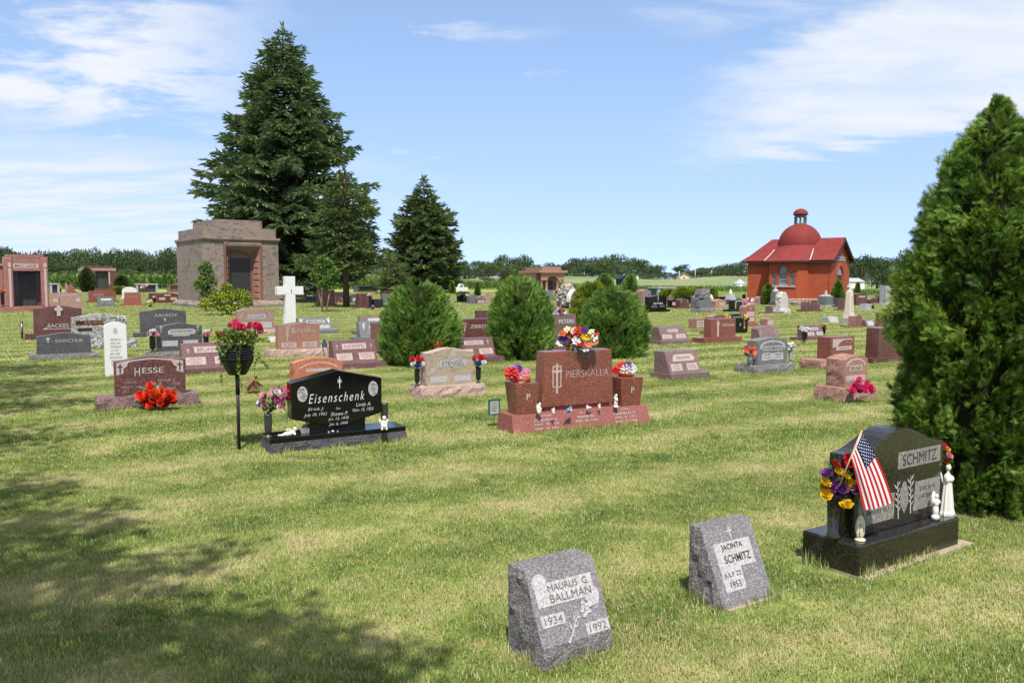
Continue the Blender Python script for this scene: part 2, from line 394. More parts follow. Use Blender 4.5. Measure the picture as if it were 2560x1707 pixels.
class Face:
    """the front of a tablet: x across (fractions of its width from the middle), z up (fractions of its height)"""
    def __init__(s, root, cx, y0, z0, w, h, slope, turn=None):
        s.root, s.cx, s.y0, s.z0, s.w, s.h, s.slope = root, cx, y0, z0, w, h, slope
        l = math.sqrt(1 + slope * slope); s.n = (0, -1 / l, slope / l); s.turn = turn
    def P(s, x, z, off):
        zz = z * s.h
        return (s.cx + x * s.w + s.n[0] * off, s.y0 + s.slope * zz + s.n[1] * off, s.z0 + zz + s.n[2] * off)
    def text(s, body, x, z, w, h, mat, off=0.005, shear=0.0, bold=0.004, name='inscription', parent=None, gap=1.0):
        V, Fc = text_mesh(body, shear, bold, gap)
        mb = MB(); mb.add([s.P(x + p[0] * w, z + p[1] * h, off) for p in V], Fc)
        me = bpy.data.meshes.new(name); me.from_pydata(mb.v, [], mb.f); me.update(); me.materials.append(mat)
        return new_obj(name, me, parent or s.root)
    def poly(s, pts, mat, off=0.0025, name='carved_panel', th=0.003):
        n = len(pts)
        vs = [s.P(x, z, off) for x, z in pts] + [s.P(x, z, off - th) for x, z in pts]
        fs = [list(range(n))] + [(i, n + i, n + (i + 1) % n, (i + 1) % n) for i in range(n)]
        mb = MB(); mb.add(vs, fs)
        return mb.build(name, mat, s.root)
    def panel(s, x, z, w, h, mat, **k):
        return s.poly([(x - w / 2, z - h / 2), (x + w / 2, z - h / 2), (x + w / 2, z + h / 2), (x - w / 2, z + h / 2)], mat, **k)
    def cross(s, x, z, w, h, mat, t=0.16, arm=0.68, **k):
        """w and h in fractions; z is the foot"""
        a, hh = w / 2, h; tt = w * t; th = tt * s.w / s.h; q = z + hh * arm
        k.setdefault('name', 'carved_cross')
        return s.poly([(x - tt, z), (x + tt, z), (x + tt, q - th), (x + a, q - th), (x + a, q + th), (x + tt, q + th), (x + tt, z + hh),
                       (x - tt, z + hh), (x - tt, q + th), (x - a, q + th), (x - a, q - th), (x - tt, q - th)], mat, **k)
    def lines(s, x, z, w, h, rows, mat, off=0.005, seed=1):
        """worn lettering too small to read: rows of short strokes"""
        rnd = random.Random(seed); mb = MB(); rh = h / rows
        for r in range(rows):
            zz = z + h / 2 - (r + 0.5) * rh; ww = w * rnd.uniform(0.6, 0.95); xx = x - ww / 2
            while xx < x + ww / 2:
                l = w * rnd.uniform(0.035, 0.07)
                if rnd.random() < 0.82:
                    a, b_ = zz - rh * 0.28, zz + rh * 0.28
                    mb.add([s.P(xx, a, off), s.P(xx + l * 0.5, a, off), s.P(xx + l * 0.5, b_, off), s.P(xx, b_, off)], [(0, 1, 2, 3)])
                xx += l
        if mb.v:
            o = mb.build('inscription', mat, s.root); o['kind'] = 'stuff'; return o
    def sprig(s, x0, z0, x1, z1, mat, n=7, size=0.05, name='carved_sprig', off=0.003, seed=3):
        """a carved stem with leaves"""
        rnd = random.Random(seed); asp = s.w / s.h; mb = MB()
        dx, dz = (x1 - x0) * s.w, (z1 - z0) * s.h; ln = math.hypot(dx, dz); ux, uz = dx / ln, dz / ln
        def q(a, b_): return ((x0 * s.w + ux * a - uz * b_) / s.w, (z0 * s.h + uz * a + ux * b_) / s.h)
        sw = size * s.w
        pts = [q(0, -sw * 0.12), q(ln, -sw * 0.06), q(ln, sw * 0.06), q(0, sw * 0.12)]
        for i in range(n):
            a = ln * (0.2 + 0.75 * i / n); sd = 1 if i % 2 else -1; l = sw * rnd.uniform(0.7, 1.1)
            base, tip = (a, 0), (a + l * 0.75, sd * l * 0.75)
            m1, m2 = (a + l * 0.5, sd * l * 0.28), (a + l * 0.25, sd * l * 0.42)
            leaf = [base, m1, tip, m2]
            if sd > 0: leaf = [base, m1, tip, m2]
            mb.add([s.P(*q(*p), off) for p in leaf], [(0, 1, 2, 3)])
        mb.add([s.P(*p, off) for p in pts], [(0, 1, 2, 3)])
        return mb.build(name, mat, s.root)

# ------------------------------------------------------------------ stones
def rock_box(w, d, h, x=0.0, y=0.0, z=0.0, amp=0.03, seed=0, step=0.07, top_smooth=True):
    """block with pitched (chipped) sides and a sawn top"""
    mb = MB(); nz = max(2, int(h / step * 1.3)); off = Vector((seed * 3.7, seed * 1.3, seed * 2.1))
    per = []
    nx, ny = max(3, int(w / step)), max(2, int(d / step))
    for i in range(nx): per.append((-w / 2 + w * i / nx, -d / 2, 0, -1))
    for i in range(ny): per.append((w / 2, -d / 2 + d * i / ny, 1, 0))
    for i in range(nx): per.append((w / 2 - w * i / nx, d / 2, 0, 1))
    for i in range(ny): per.append((-w / 2, d / 2 - d * i / ny, -1, 0))
    n = len(per); vs = []
    for j in range(nz + 1):
        t = j / nz
        for (px_, py_, nx_, ny_) in per:
            q = Vector((px_, py_, t * h)) * 9.0 + off
            a = (noise.noise(q) + 0.6 * noise.noise(q * 2.3)) * amp
            a += amp * 0.7 * math.sin(math.pi * min(1.0, t * 1.02))
            if j == nz: a = noise.noise(q * 1.7) * amp * 0.15
            vs.append((x + px_ + nx_ * a, y + py_ + ny_ * a, z + h * t + (0 if j in (0, nz) else noise.noise(q + Vector((9, 9, 9))) * amp * 0.4)))
    fs = [(j * n + i, j * n + (i + 1) % n, (j + 1) * n + (i + 1) % n, (j + 1) * n + i) for j in range(nz) for i in range(n)]
    fs += [list(range(nz * n, nz * n + n))]
    mb.add(vs, fs)
    return mb

def outline(kind, w, h, hs=None, taper=0.0, seg=16):
    """tablet outline, counter-clockwise seen from the front, from the lower left"""
    a = w / 2; b = a * (1 - taper)
    if kind == 'flat': return [(-a, 0), (a, 0), (b, h), (-b, h)]
    if hs is None: hs = {'serp': 0.86, 'oval': 0.86, 'arch': 0.0, 'peak': 0.84, 'ears': 0.8}.get(kind, 0.85)
    if kind == 'arch' and not hs: hs = max(0.3, 1 - b / h)
    z0 = hs * h; pts = [(-a, 0), (a, 0)]
    for i in range(seg + 1):
        t = 1 - 2 * i / seg
        if kind == 'serp': z = z0 + (h - z0) * (0.5 + 0.5 * math.cos(math.pi * t))
        elif kind == 'oval': z = z0 + (h - z0) * (1 - t * t)
        elif kind == 'arch': z = z0 + (h - z0) * math.sqrt(max(0, 1 - t * t))
        elif kind == 'peak': z = z0 + (h - z0) * (1 - abs(t))
        else: z = h
        pts.append((b * t, z))
    return pts

def subdivide_outline(pts, step):
    out = []
    for i, p in enumerate(pts):
        q = pts[(i + 1) % len(pts)]; l = math.hypot(q[0] - p[0], q[1] - p[1]); n = max(1, int(l / step))
        for k in range(n): out.append((p[0] + (q[0] - p[0]) * k / n, p[1] + (q[1] - p[1]) * k / n))
    return out

def tablet_mesh(pts, d, slope, cx, y0, z0, rough=0.0, seed=0, top_rough=True):
    mb = MB()
    if rough: pts = subdivide_outline(pts, 0.045)
    n = len(pts); rings = [0.0, 1.0] if not rough else [0.0, 0.12, 0.35, 0.6, 0.85, 1.0]
    off = Vector((seed * 2.3, seed, 4.0)); vs = []
    for r in rings:
        for i, (x, z) in enumerate(pts):
            yf = y0 + slope * z; yb = y0 + d
            y = yf + (yb - yf) * r; dx = dz = 0.0
            if rough and 0 < r < 1 and z > 0.001:
                p, q = pts[i - 1], pts[(i + 1) % n]
                tx, tz = q[0] - p[0], q[1] - p[1]; l = math.hypot(tx, tz) or 1
                nx, nz = tz / l, -tx / l
                qv = Vector((x, y, z)) * 10 + off
                a = (noise.noise(qv) + 0.5 * noise.noise(qv * 2.4)) * rough + rough * 0.5 * math.sin(math.pi * r)
                dx, dz = nx * a, nz * a
            vs.append((cx + x + dx, y, z0 + z + dz))
    fs = [list(range(n)), list(range(len(rings) * n - 1, (len(rings) - 1) * n - 1, -1))]
    for j in range(len(rings) - 1):
        fs += [(j * n + i, (j + 1) * n + i, (j + 1) * n + (i + 1) % n, j * n + (i + 1) % n) for i in range(n)]
    mb.add(vs, fs)
    return mb

R32 = math.radians(32)
STONES = {}
def stone(name, label, mat, tab, base=None, kind='flat', d=0.2, bd=None, slope=0.0, rot=R32, hs=None, taper=0.0, rough=0.0, base_rough=0.0,
          base_mat=None, side_mat=None, group='headstones in the cemetery', bevel=0.0, cat='headstone', key=None, slab=None, loc=None, tab_rot=None, setback=None, seed=None):
    """tab = (left px, right px, top px [, foot px when there is no base]); base = (left px, foot px of the left front corner, right px, top px of that corner)"""
    mt = GR[mat]; r = Vector((math.cos(rot), math.sin(rot), 0)); n = Vector((-math.sin(rot), math.cos(rot), 0))
    seed = seed if seed is not None else int(tab[0]) % 97
    if base:
        uL, v, uR, vb = base
        Pn = G(uL, v); Wd = along(Pn, r, uR); bh = rise(Pn, vb); bd = bd or d + 0.16
        if Wd < 0: raise ValueError(label)
        bs = (bd - d) / 2 if setback is None else setback
    else:
        Pn = G(tab[0], tab[3]); Wd = along(Pn, r, tab[1]); bh, bd, bs = 0.0, d, 0.0
    C = Pn + r * (Wd / 2) + n * (bd / 2)
    root = thing(name, label, cat, (C.x, C.y, 0), rot, group)
    S = Pn + n * bs + Vector((0, 0, bh))
    a0, a1 = along(S, r, tab[0]), along(S, r, tab[1]); tw = a1 - a0; cx = (a0 + a1) / 2 - Wd / 2
    mid = S + r * ((a0 + a1) / 2); th = rise(mid, tab[2])
    if slope:
        for _ in range(4): th = rise(mid + n * (slope * th), tab[2])
    y0 = -bd / 2 + bs
    if base:
        bm_ = GR[base_mat] if base_mat else mt
        if base_rough: ob = rock_box(Wd, bd, bh + 0.04, 0, 0, -0.04, base_rough, seed).build('base', bm_, root)
        else: ob = MB().box(-Wd / 2, Wd / 2, -bd / 2, bd / 2, -0.04, bh).build('base', bm_, root, bevel=min(0.012, bevel * 1.5) if bevel else 0)
    pts = outline(kind, tw, th, hs, taper)
    if not base: pts = [(x, z if z > 0 else -0.05) for x, z in pts]
    ot = tablet_mesh(pts, d, slope, cx, y0, bh, rough, seed).build('tablet', mt, root, bevel=0 if rough else bevel)
    if rough and side_mat:
        ot.data.materials.append(GR[side_mat])
        for p in ot.data.polygons:
            if len(p.vertices) < 8: p.material_index = 1
    if slab:
        MB().box(-Wd / 2 - slab[0], Wd / 2 + slab[1], -bd / 2 - slab[2], bd / 2 + slab[3], -0.05, slab[4]).build('foundation', GR['slab'], root)
    f = Face(root, cx, y0, bh, tw, th, slope)
    f.base_top = bh; f.W, f.bd, f.rot, f.r, f.n_in, f.front_left, f.d = Wd, bd, rot, r, n, Pn, d
    if base: f.base = Face(root, 0, -bd / 2, 0, Wd, bh, 0)
    STONES[key or label] = f
    return f
# ------------------------------------------------------------------ ground
def ground_colour(t, vec, blades=False):
    """lawn colour by place: greener and yellower fields, dry cuttings, faint mowing bands"""
    mp = t.nodes.new('ShaderNodeMapping'); mp.inputs['Rotation'].default_value = (0, 0, -R32); t.links.new(vec, mp.inputs['Vector'])
    big = tex(t, 'noise', 0.55, 4.0, 0.6, vec=vec); mid = tex(t, 'noise', 2.6, 5.0, 0.62, vec=vec, dist=0.5)
    sep_ = t.nodes.new('ShaderNodeSeparateXYZ'); t.links.new(mp.outputs[0], sep_.inputs[0])
    ph = MATH(t, 'ADD', MATH(t, 'MULTIPLY', sep_.outputs[1], 4.6), MATH(t, 'MULTIPLY', big.outputs[0], 7.0))
    band = MATH(t, 'MULTIPLY', MATH(t, 'SINE', ph), 0.10)
    f = MATH(t, 'ADD', MATH(t, 'MULTIPLY', big.outputs[0], 0.35), MATH(t, 'MULTIPLY', mid.outputs[0], 0.65))
    f = MATH(t, 'ADD', f, band)
    c = ramp(t, f, [(0.32, lin(78, 104, 42, 1)), (0.44, lin(116, 136, 65, 1)), (0.52, lin(143, 155, 86, 1)), (0.60, lin(170, 171, 111, 1)), (0.70, lin(197, 185, 141, 1))])
    # streaks of dry cuttings
    mp2 = t.nodes.new('ShaderNodeMapping'); mp2.inputs['Rotation'].default_value = (0, 0, -R32 + 0.1); mp2.inputs['Scale'].default_value = (0.5, 2.0, 1); t.links.new(vec, mp2.inputs['Vector'])
    st = tex(t, 'noise', 2.0, 6.0, 0.65, vec=mp2.outputs[0], dist=0.8)
    c = mixc_(t, RANGE(t, st.outputs[0], 0.57, 0.72, 0, 0.7), c, lin(200, 180, 132, 1))
    return c
mg, t, b = new_mat('lawn_ground')
ge = t.nodes.new('ShaderNodeNewGeometry')
c = ground_colour(t, ge.outputs['Position'])
fine = tex(t, 'noise', 42.0, 6.0, 0.7, vec=ge.outputs['Position'])
c = mixc_(t, RANGE(t, fine.outputs[0], 0.3, 0.7), lin(120, 124, 72, 1), c)
t.links.new(c, b.inputs['Base Color']); b.inputs['Roughness'].default_value = 1.0; b.inputs['Specular IOR Level'].default_value = 0.05
bump(t, b, fine.outputs[0], 0.5, 0.04)
nx, ny = 60, 90
xs = np.concatenate([np.linspace(-600, -70, 8), np.linspace(-60, 60, 44), np.linspace(70, 600, 8)])
ys = np.concatenate([np.linspace(-60, -4, 6), np.linspace(-2, 60, 64), np.linspace(64, 160, 14), np.linspace(200, 1500, 6)])
gx, gy = np.meshgrid(xs, ys)
gz = np.zeros_like(gx)
V = np.stack([gx, gy, gz], -1).reshape(-1, 3); w_ = len(xs)
T = np.array([(j * w_ + i, j * w_ + i + 1, (j + 1) * w_ + i + 1, (j + 1) * w_ + i) for j in range(len(ys) - 1) for i in range(w_ - 1)])
go = new_obj('ground', npmesh('ground', V, T, mg, True)); go['kind'] = 'structure'; go['label'] = 'mown cemetery lawn reaching to the far fields'

# gentle rise behind the corn, with the long grass of the meadow
mh, t, b = new_mat('meadow_grass')
ge = t.nodes.new('ShaderNodeNewGeometry')
a_ = tex(t, 'noise', 0.06, 5.0, vec=ge.outputs['Position']); b2 = tex(t, 'noise', 0.9, 6.0, 0.7, vec=ge.outputs['Position'])
c = ramp(t, MATH(t, 'ADD', MATH(t, 'MULTIPLY', a_.outputs[0], 0.6), MATH(t, 'MULTIPLY', b2.outputs[0], 0.4)), [(0.35, lin(96, 118, 70)), (0.5, lin(122, 136, 86)), (0.66, lin(154, 146, 102))])
t.links.new(c, b.inputs['Base Color']); b.inputs['Roughness'].default_value = 1.0; bump(t, b, b2.outputs[0], 0.8, 0.4)
def hill_z(x, y):
    u = x / y * F + CU
    prof = np.interp(u, [-200, 0, 400, 900, 1150, 1300, 1500, 1600, 1700, 1800, 1900, 2100, 2300, 2700], [703, 702, 690, 688, 690, 693, 694, 698, 697, 690, 693, 701, 702, 702])
    zt = CH + (700 - prof) * y / F
    k = np.clip((y - 168) / 45, 0, 1); k = k * k * (3 - 2 * k)
    return zt * k
xs = np.linspace(-260, 260, 105); ys = np.concatenate([np.linspace(160, 230, 15), np.linspace(245, 420, 8)])
gx, gy = np.meshgrid(xs, ys)
gz = hill_z(gx, np.minimum(gy, 230)) + 0.02 + 0.25 * np.sin(gx * 0.11) * np.clip((gy - 175) / 40, 0, 1)
gz[0, :] = -0.3
V = np.stack([gx, gy, gz], -1).reshape(-1, 3); w_ = len(xs)
T = np.array([(j * w_ + i, j * w_ + i + 1, (j + 1) * w_ + i + 1, (j + 1) * w_ + i) for j in range(len(ys) - 1) for i in range(w_ - 1)])
ho = new_obj('hill', npmesh('hill', V, T, mh, True)); ho['kind'] = 'structure'; ho['label'] = 'low meadow rise behind the corn field'

# ------------------------------------------------------------------ lawn blades
mgr, t, b = new_mat('grass_blade')
ge = t.nodes.new('ShaderNodeNewGeometry')
c = ground_colour(t, ge.outputs['Position'])
rnd_ = ge.outputs['Random Per Island']
c = mixc_(t, RANGE(t, rnd_, 0.0, 1.0, 0.0, 0.5), c, lin(112, 144, 54, 1))
c = mixc_(t, RANGE(t, rnd_, 0.10, 0.04, 0, .7), c, lin(150, 112, 76, 1))
c = mixc_(t, RANGE(t, rnd_, 0.82, 0.92, 0, .8), c, lin(212, 198, 154, 1))
t.links.new(c, b.inputs['Base Color']); b.inputs['Roughness'].default_value = 0.6; b.inputs['Specular IOR Level'].default_value = 0.15
vm = t.nodes.new('ShaderNodeVectorMath'); vm.operation = 'MULTIPLY_ADD'; t.links.new(ge.outputs['Normal'], vm.inputs[0]); vm.inputs[1].default_value = (.6, .6, .6); vm.inputs[2].default_value = (0, 0, .7)
vn = t.nodes.new('ShaderNodeVectorMath'); vn.operation = 'NORMALIZE'; t.links.new(vm.outputs[0], vn.inputs[0]); t.links.new(vn.outputs[0], b.inputs['Normal'])
tr = t.nodes.new('ShaderNodeBsdfTranslucent'); t.links.new(c, tr.inputs[0]); mx = t.nodes.new('ShaderNodeMixShader'); mx.inputs[0].default_value = 0.40
t.links.new(b.outputs[0], mx.inputs[1]); t.links.new(tr.outputs[0], mx.inputs[2]); t.links.new(mx.outputs[0], t.nodes['Material Output'].inputs[0])

def grass_patch(name, radius, n, length, width, seed, lean=0.9):
    g = np.random.default_rng(seed)
    r = radius * np.sqrt(g.random(n)); a = g.random(n) * 2 * np.pi
    p = np.stack([r * np.cos(a), r * np.sin(a), np.full(n, -0.004)], -1)
    h = length * g.uniform(0.45, 1.15, n); w = width * g.uniform(0.6, 1.2, n)
    az = g.random(n) * 2 * np.pi; ln = lean * g.random(n) ** 0.7
    d = np.stack([np.cos(az), np.sin(az), np.zeros(n)], -1); s = np.stack([-np.sin(az + g.normal(0, .6, n)), np.cos(az), np.zeros(n)], -1)
    up = np.array([0, 0, 1.0])
    m = p + up * (h * 0.55 * np.cos(ln * 0.5))[:, None] + d * (h * 0.55 * np.sin(ln * 0.5))[:, None]
    q = m + up * (h * 0.5 * np.cos(ln * 1.25))[:, None] + d * (h * 0.5 * np.sin(ln * 1.25))[:, None]
    V = np.stack([p - s * w[:, None] / 2, p + s * w[:, None] / 2, m + s * w[:, None] * 0.42, m - s * w[:, None] * 0.42, q], 1).reshape(-1, 3)
    i = np.arange(n)[:, None] * 5
    T = np.concatenate([i + np.array([[0, 1, 2]]), i + np.array([[0, 2, 3]]), i + np.array([[3, 2, 4]])], 0)
    return npmesh(name, V, T, mgr)

def scatter(name, label, P, rot, scale, idx, meshes):
    """one stuff object that instances small meshes on points"""
    cl = bpy.data.collections.new(name + '_tufts')
    for i, me in enumerate(meshes):
        o = bpy.data.objects.new('%s_tuft_%02d' % (name, i), me); cl.objects.link(o)
    me = bpy.data.meshes.new(name); n = len(P)
    me.vertices.add(n); me.vertices.foreach_set('co', np.asarray(P, np.float32).ravel())
    a = me.attributes.new('rot', 'FLOAT_VECTOR', 'POINT'); a.data.foreach_set('vector', np.asarray(rot, np.float32).ravel())
    a = me.attributes.new('scl', 'FLOAT_VECTOR', 'POINT'); a.data.foreach_set('vector', np.asarray(scale, np.float32).ravel())
    a = me.attributes.new('idx', 'INT', 'POINT'); a.data.foreach_set('value', np.asarray(idx, np.int32))
    o = new_obj(name, me); o['kind'] = 'stuff'; o['label'] = label
    g = bpy.data.node_groups.new(name, 'GeometryNodeTree')
    g.interface.new_socket('Geometry', in_out='INPUT', socket_type='NodeSocketGeometry'); g.interface.new_socket('Geometry', in_out='OUTPUT', socket_type='NodeSocketGeometry')
    gi, gout = g.nodes.new('NodeGroupInput'), g.nodes.new('NodeGroupOutput')
    m2p = g.nodes.new('GeometryNodeMeshToPoints'); iop = g.nodes.new('GeometryNodeInstanceOnPoints'); ci = g.nodes.new('GeometryNodeCollectionInfo')
    ci.inputs['Collection'].default_value = cl; ci.inputs['Separate Children'].default_value = True; ci.inputs['Reset Children'].default_value = True
    iop.inputs['Pick Instance'].default_value = True
    def attr(nm, ty):
        k = g.nodes.new('GeometryNodeInputNamedAttribute'); k.data_type = ty; k.inputs['Name'].default_value = nm; return k.outputs['Attribute']
    g.links.new(gi.outputs[0], m2p.inputs[0]); g.links.new(m2p.outputs[0], iop.inputs['Points']); g.links.new(ci.outputs[0], iop.inputs['Instance'])
    g.links.new(attr('idx', 'INT'), iop.inputs['Instance Index']); g.links.new(attr('rot', 'FLOAT_VECTOR'), iop.inputs['Rotation']); g.links.new(attr('scl', 'FLOAT_VECTOR'), iop.inputs['Scale'])
    g.links.new(iop.outputs[0], gout.inputs[0])
    md = o.modifiers.new('scatter', 'NODES'); md.node_group = g
    return o

NO_GRASS = []      # (centre x, y, half width, half depth, rot) of bare slabs, filled while the stones are built
def in_bare(x, y, pad):
    m = np.zeros(len(x), bool)
    for cx_, cy_, hw, hd, ro in NO_GRASS:
        dx, dy = x - cx_, y - cy_; c_, s_ = math.cos(ro), math.sin(ro)
        lx, ly = dx * c_ + dy * s_, -dx * s_ + dy * c_
        m |= (np.abs(lx) < hw + pad) & (np.abs(ly) < hd + pad)
    return m
def lawn_points(y0, y1, step, margin):
    out = []
    y = y0
    while y < y1:
        hw = 0.63 * y + margin
        x = np.arange(-hw, hw, step); out.append(np.stack([x + RNG.uniform(-.5, .5, len(x)) * step, y + RNG.uniform(-.95, .95, len(x)) * step], -1)); y += step * 0.87
    return np.concatenate(out)
def grow_lawn():
    for (nm, y0, y1, step, rad, n, ln, wd, lab) in (
            ('lawn_grass', 2.3, 7.5, 0.17, 0.20, 760, 0.036, 0.0036, 'short mown grass blades in the foreground lawn'),
            ('lawn_grass', 7.4, 16.0, 0.34, 0.42, 1500, 0.038, 0.0066, 'short mown grass blades among the nearer stones'),
            ('lawn_grass', 15.8, 42.0, 0.95, 1.1, 2800, 0.045, 0.017, 'short mown grass blades among the farther stones'),
            ('lawn_grass', 41.0, 110.0, 3.0, 3.2, 3600, 0.07, 0.06, 'short mown grass toward the back of the cemetery')):
        P2 = lawn_points(y0, y1, step, 1.5 + step)
        P2 = P2[~in_bare(P2[:, 0], P2[:, 1], rad * 0.4)]
        k = len(P2); P = np.concatenate([P2, np.zeros((k, 1))], 1)
        rot = np.zeros((k, 3)); rot[:, 2] = RNG.uniform(0, 2 * np.pi, k)
        big = np.array([noise.noise(Vector((x * 1.7, y * 1.7, 3.1))) for x, y in P2])
        s = np.ones((k, 3)); s[:, 2] = 0.88 + 0.35 * big + RNG.uniform(-.12, .12, k)
        meshes = [grass_patch('grass_tuft', rad, n, ln, wd, 100 + i) for i in range(4)]
        scatter(nm, lab, P, rot, s, RNG.integers(0, 4, k), meshes)

def stone_edges():
    """longer grass the mower missed along the feet of the nearer stones, and dry clippings on the lawn"""
    P, R_, S_c = [], [], []
    foots = [(f.root.location.x, f.root.location.y, f.W / 2, f.bd / 2, f.root.rotation_euler.z) for f in STONES.values() if f.root.location.y < 22]
    foots += [(HX.location.x, HX.location.y, .70, .18, HX.rotation_euler.z), (PK.location.x, PK.location.y, .92, .21, PK.rotation_euler.z)]
    for (cx_, cy_, hw, hd, ro) in foots:
        c_, s_ = math.cos(ro), math.sin(ro); per = 4 * (hw + hd); n = int(per / .05)
        for i in range(n):
            q = (i + RNG.random()) / n * per; e = .012 + .03 * RNG.random()
            if q < 2 * hw: lx, ly = -hw + q, -hd - e
            elif q < 2 * hw + 2 * hd: lx, ly = hw + e, -hd + q - 2 * hw
            elif q < 4 * hw + 2 * hd: continue
            else: lx, ly = -hw - e, -hd + (q - 4 * hw - 2 * hd)
            if noise.noise(Vector((lx * 4 + cx_ * 9, ly * 4, cy_))) < -.12: continue
            P.append((cx_ + lx * c_ - ly * s_, cy_ + lx * s_ + ly * c_, 0)); R_.append((0, 0, RNG.random() * 6.28)); k = RNG.uniform(.55, 1.25); S_c.append((1, 1, k))
    scatter('edge_grass', 'longer unmown grass along the feet of the stones', P, R_, S_c, RNG.integers(0, 4, len(P)), [grass_patch('edge_tuft', .035, 26, .085, .004, 300 + i, .6) for i in range(4)])
    P, R_, S_c = [], [], []
    for i in range(5200):
        y = RNG.uniform(3.0, 13.0); x = RNG.uniform(-.64, .64) * y; q = Vector((x * .84 + y * .53, (-x * .53 + y * .84) * 2.4, 1.7))
        if noise.noise(q * .62) + .45 * noise.noise(q * 2.1) < .44: continue
        P.append((x, y, .016)); R_.append((RNG.normal(0, .12), RNG.normal(0, .12), RNG.random() * 6.28)); k = RNG.uniform(.7, 1.2); S_c.append((k, k, k))
    ms = []
    for i in range(4):
        me = grass_patch('clipping_tuft', .12, 55, .036, .0022, 400 + i, 2.6); me.materials.clear(); me.materials.append(STRAW); ms.append(me)
    scatter('grass_clippings', 'dry straw-coloured clippings lying on the lawn', P, R_, S_c, RNG.integers(0, 4, len(P)), ms)
STRAW = leafy('straw', [lin(150, 138, 92, 1), lin(172, 158, 112, 1), lin(192, 178, 136, 1)], trans=.2, patch=3)
# ------------------------------------------------------------------ flowers, vases, figures
FC = {}
for nm, c_, v_ in (('red', (206, 34, 38), .12), ('scarlet', (250, 76, 40), .12), ('crimson', (196, 30, 70), .15), ('coral', (226, 74, 72), .12), ('orange', (236, 112, 40), .15), ('yellow', (240, 196, 40), .1), ('white', (236, 234, 228), .05),
                   ('cream', (232, 226, 180), .06), ('purple', (134, 66, 152), .15), ('violet', (96, 62, 148), .15), ('blue', (52, 58, 132), .12), ('pink', (226, 140, 168), .1), ('hotpink', (226, 44, 106), .12),
                   ('peach', (232, 150, 116), .1), ('lilac', (190, 150, 206), .1), ('magenta', (170, 50, 110), .12)):
    m, t, b = new_mat(nm + '_petal')
    n_ = tex(t, 'noise', 60.0, 3.0)
    cc = mixc_(t, RANGE(t, n_.outputs[0], 0.3, 0.7), scl(lin(*c_), 1 - v_ * 1.6), scl(lin(*c_), 1 + v_))
    t.links.new(cc, b.inputs['Base Color']); b.inputs['Roughness'].default_value = 0.7; b.inputs['Specular IOR Level'].default_value = 0.2
    tr = t.nodes.new('ShaderNodeBsdfTranslucent'); t.links.new(cc, tr.inputs[0]); mx = t.nodes.new('ShaderNodeMixShader'); mx.inputs[0].default_value = 0.25
    t.links.new(b.outputs[0], mx.inputs[1]); t.links.new(tr.outputs[0], mx.inputs[2]); t.links.new(mx.outputs[0], t.nodes['Material Output'].inputs[0])
    FC[nm] = m
LEAF_FLOWER = leafy('bouquet_leaf', [lin(30, 52, 26), lin(52, 84, 40), lin(84, 116, 62)], trans=0.25, patch=20)
LEAF_FERN = leafy('fern_leaf', [lin(88, 120, 96), lin(120, 148, 124), lin(150, 170, 146)], trans=0.25, patch=20)
LEAF_VINE = leafy('vine_leaf', [lin(56, 88, 32), lin(100, 128, 46), lin(160, 172, 78)], trans=0.35, patch=10)

def rose_mesh():
    mb = MB(); rnd = random.Random(5)
    for ring, (k, r, h, open_) in enumerate(((3, 0.16, 0.42, 0.05), (5, 0.30, 0.36, 0.28), (6, 0.42, 0.24, 0.62))):
        for i in range(k):
            a = 2 * math.pi * (i + ring * 0.37) / k; da = math.pi / k * 1.25
            def p(ang, rr, z): return (rr * math.cos(ang), rr * math.sin(ang), z)
            r2 = r + open_ * 0.25
            mb.add([p(a - da * .5, 0.08, -0.2), p(a + da * .5, 0.08, -0.2), p(a + da, r, h * .35), p(a - da, r, h * .35), p(a + da * .6, r2, h), p(a - da * .6, r2, h + 0.03), p(a, r * 1.12, h * .3), p(a, r2 * 1.1, h + .05)],
                   [(0, 1, 6), (0, 6, 3), (1, 2, 6), (3, 6, 7, 5), (6, 2, 4, 7)], True)
    return mb.mesh('rose')
def daisy_mesh(k=13, w=0.16):
    mb = MB()
    for i in range(k):
        a = 2 * math.pi * i / k; z = 0.05 if i % 2 else 0.0
        d, s = Vector((math.cos(a), math.sin(a), 0)), Vector((-math.sin(a), math.cos(a), 0))
        pts = [d * 0.08, d * 0.32 + s * w * .7 + Vector((0, 0, .10 + z)), d * 0.52 + Vector((0, 0, .04 + z)), d * 0.32 - s * w * .7 + Vector((0, 0, .10 + z))]
        mb.add(pts, [(0, 1, 2), (0, 2, 3)], False)
    mb.lathe([(0.13, 0.02), (0.11, 0.12), (0.02, 0.15)], 8)
    return mb.mesh('daisy')
def ball_mesh():
    """pompom head: many short petals on a dome"""
    mb = MB(); rnd = random.Random(9)
    for i in range(34):
        z = 1 - (i + .5) / 34 * 1.45; a = i * 2.39996; r = math.sqrt(max(0, 1 - z * z)); n_ = Vector((r * math.cos(a), r * math.sin(a), z))
        s = n_.cross(Vector((0, 0, 1)))
        s = s.normalized() if s.length > 1e-3 else Vector((1, 0, 0)); q = n_.cross(s)
        c = n_ * 0.30
        mb.add([c - s * .14, c + n_ * .2 + q * .16, c + s * .14, c + n_ * .2 - q * .14], [(0, 1, 2), (0, 2, 3)])
    return mb.mesh('pompom')
BL = {'rose': rose_mesh(), 'daisy': daisy_mesh(), 'ball': ball_mesh(), 'lily': daisy_mesh(6, 0.26)}
for m_ in BL.values(): m_.materials.append(FC['red'])
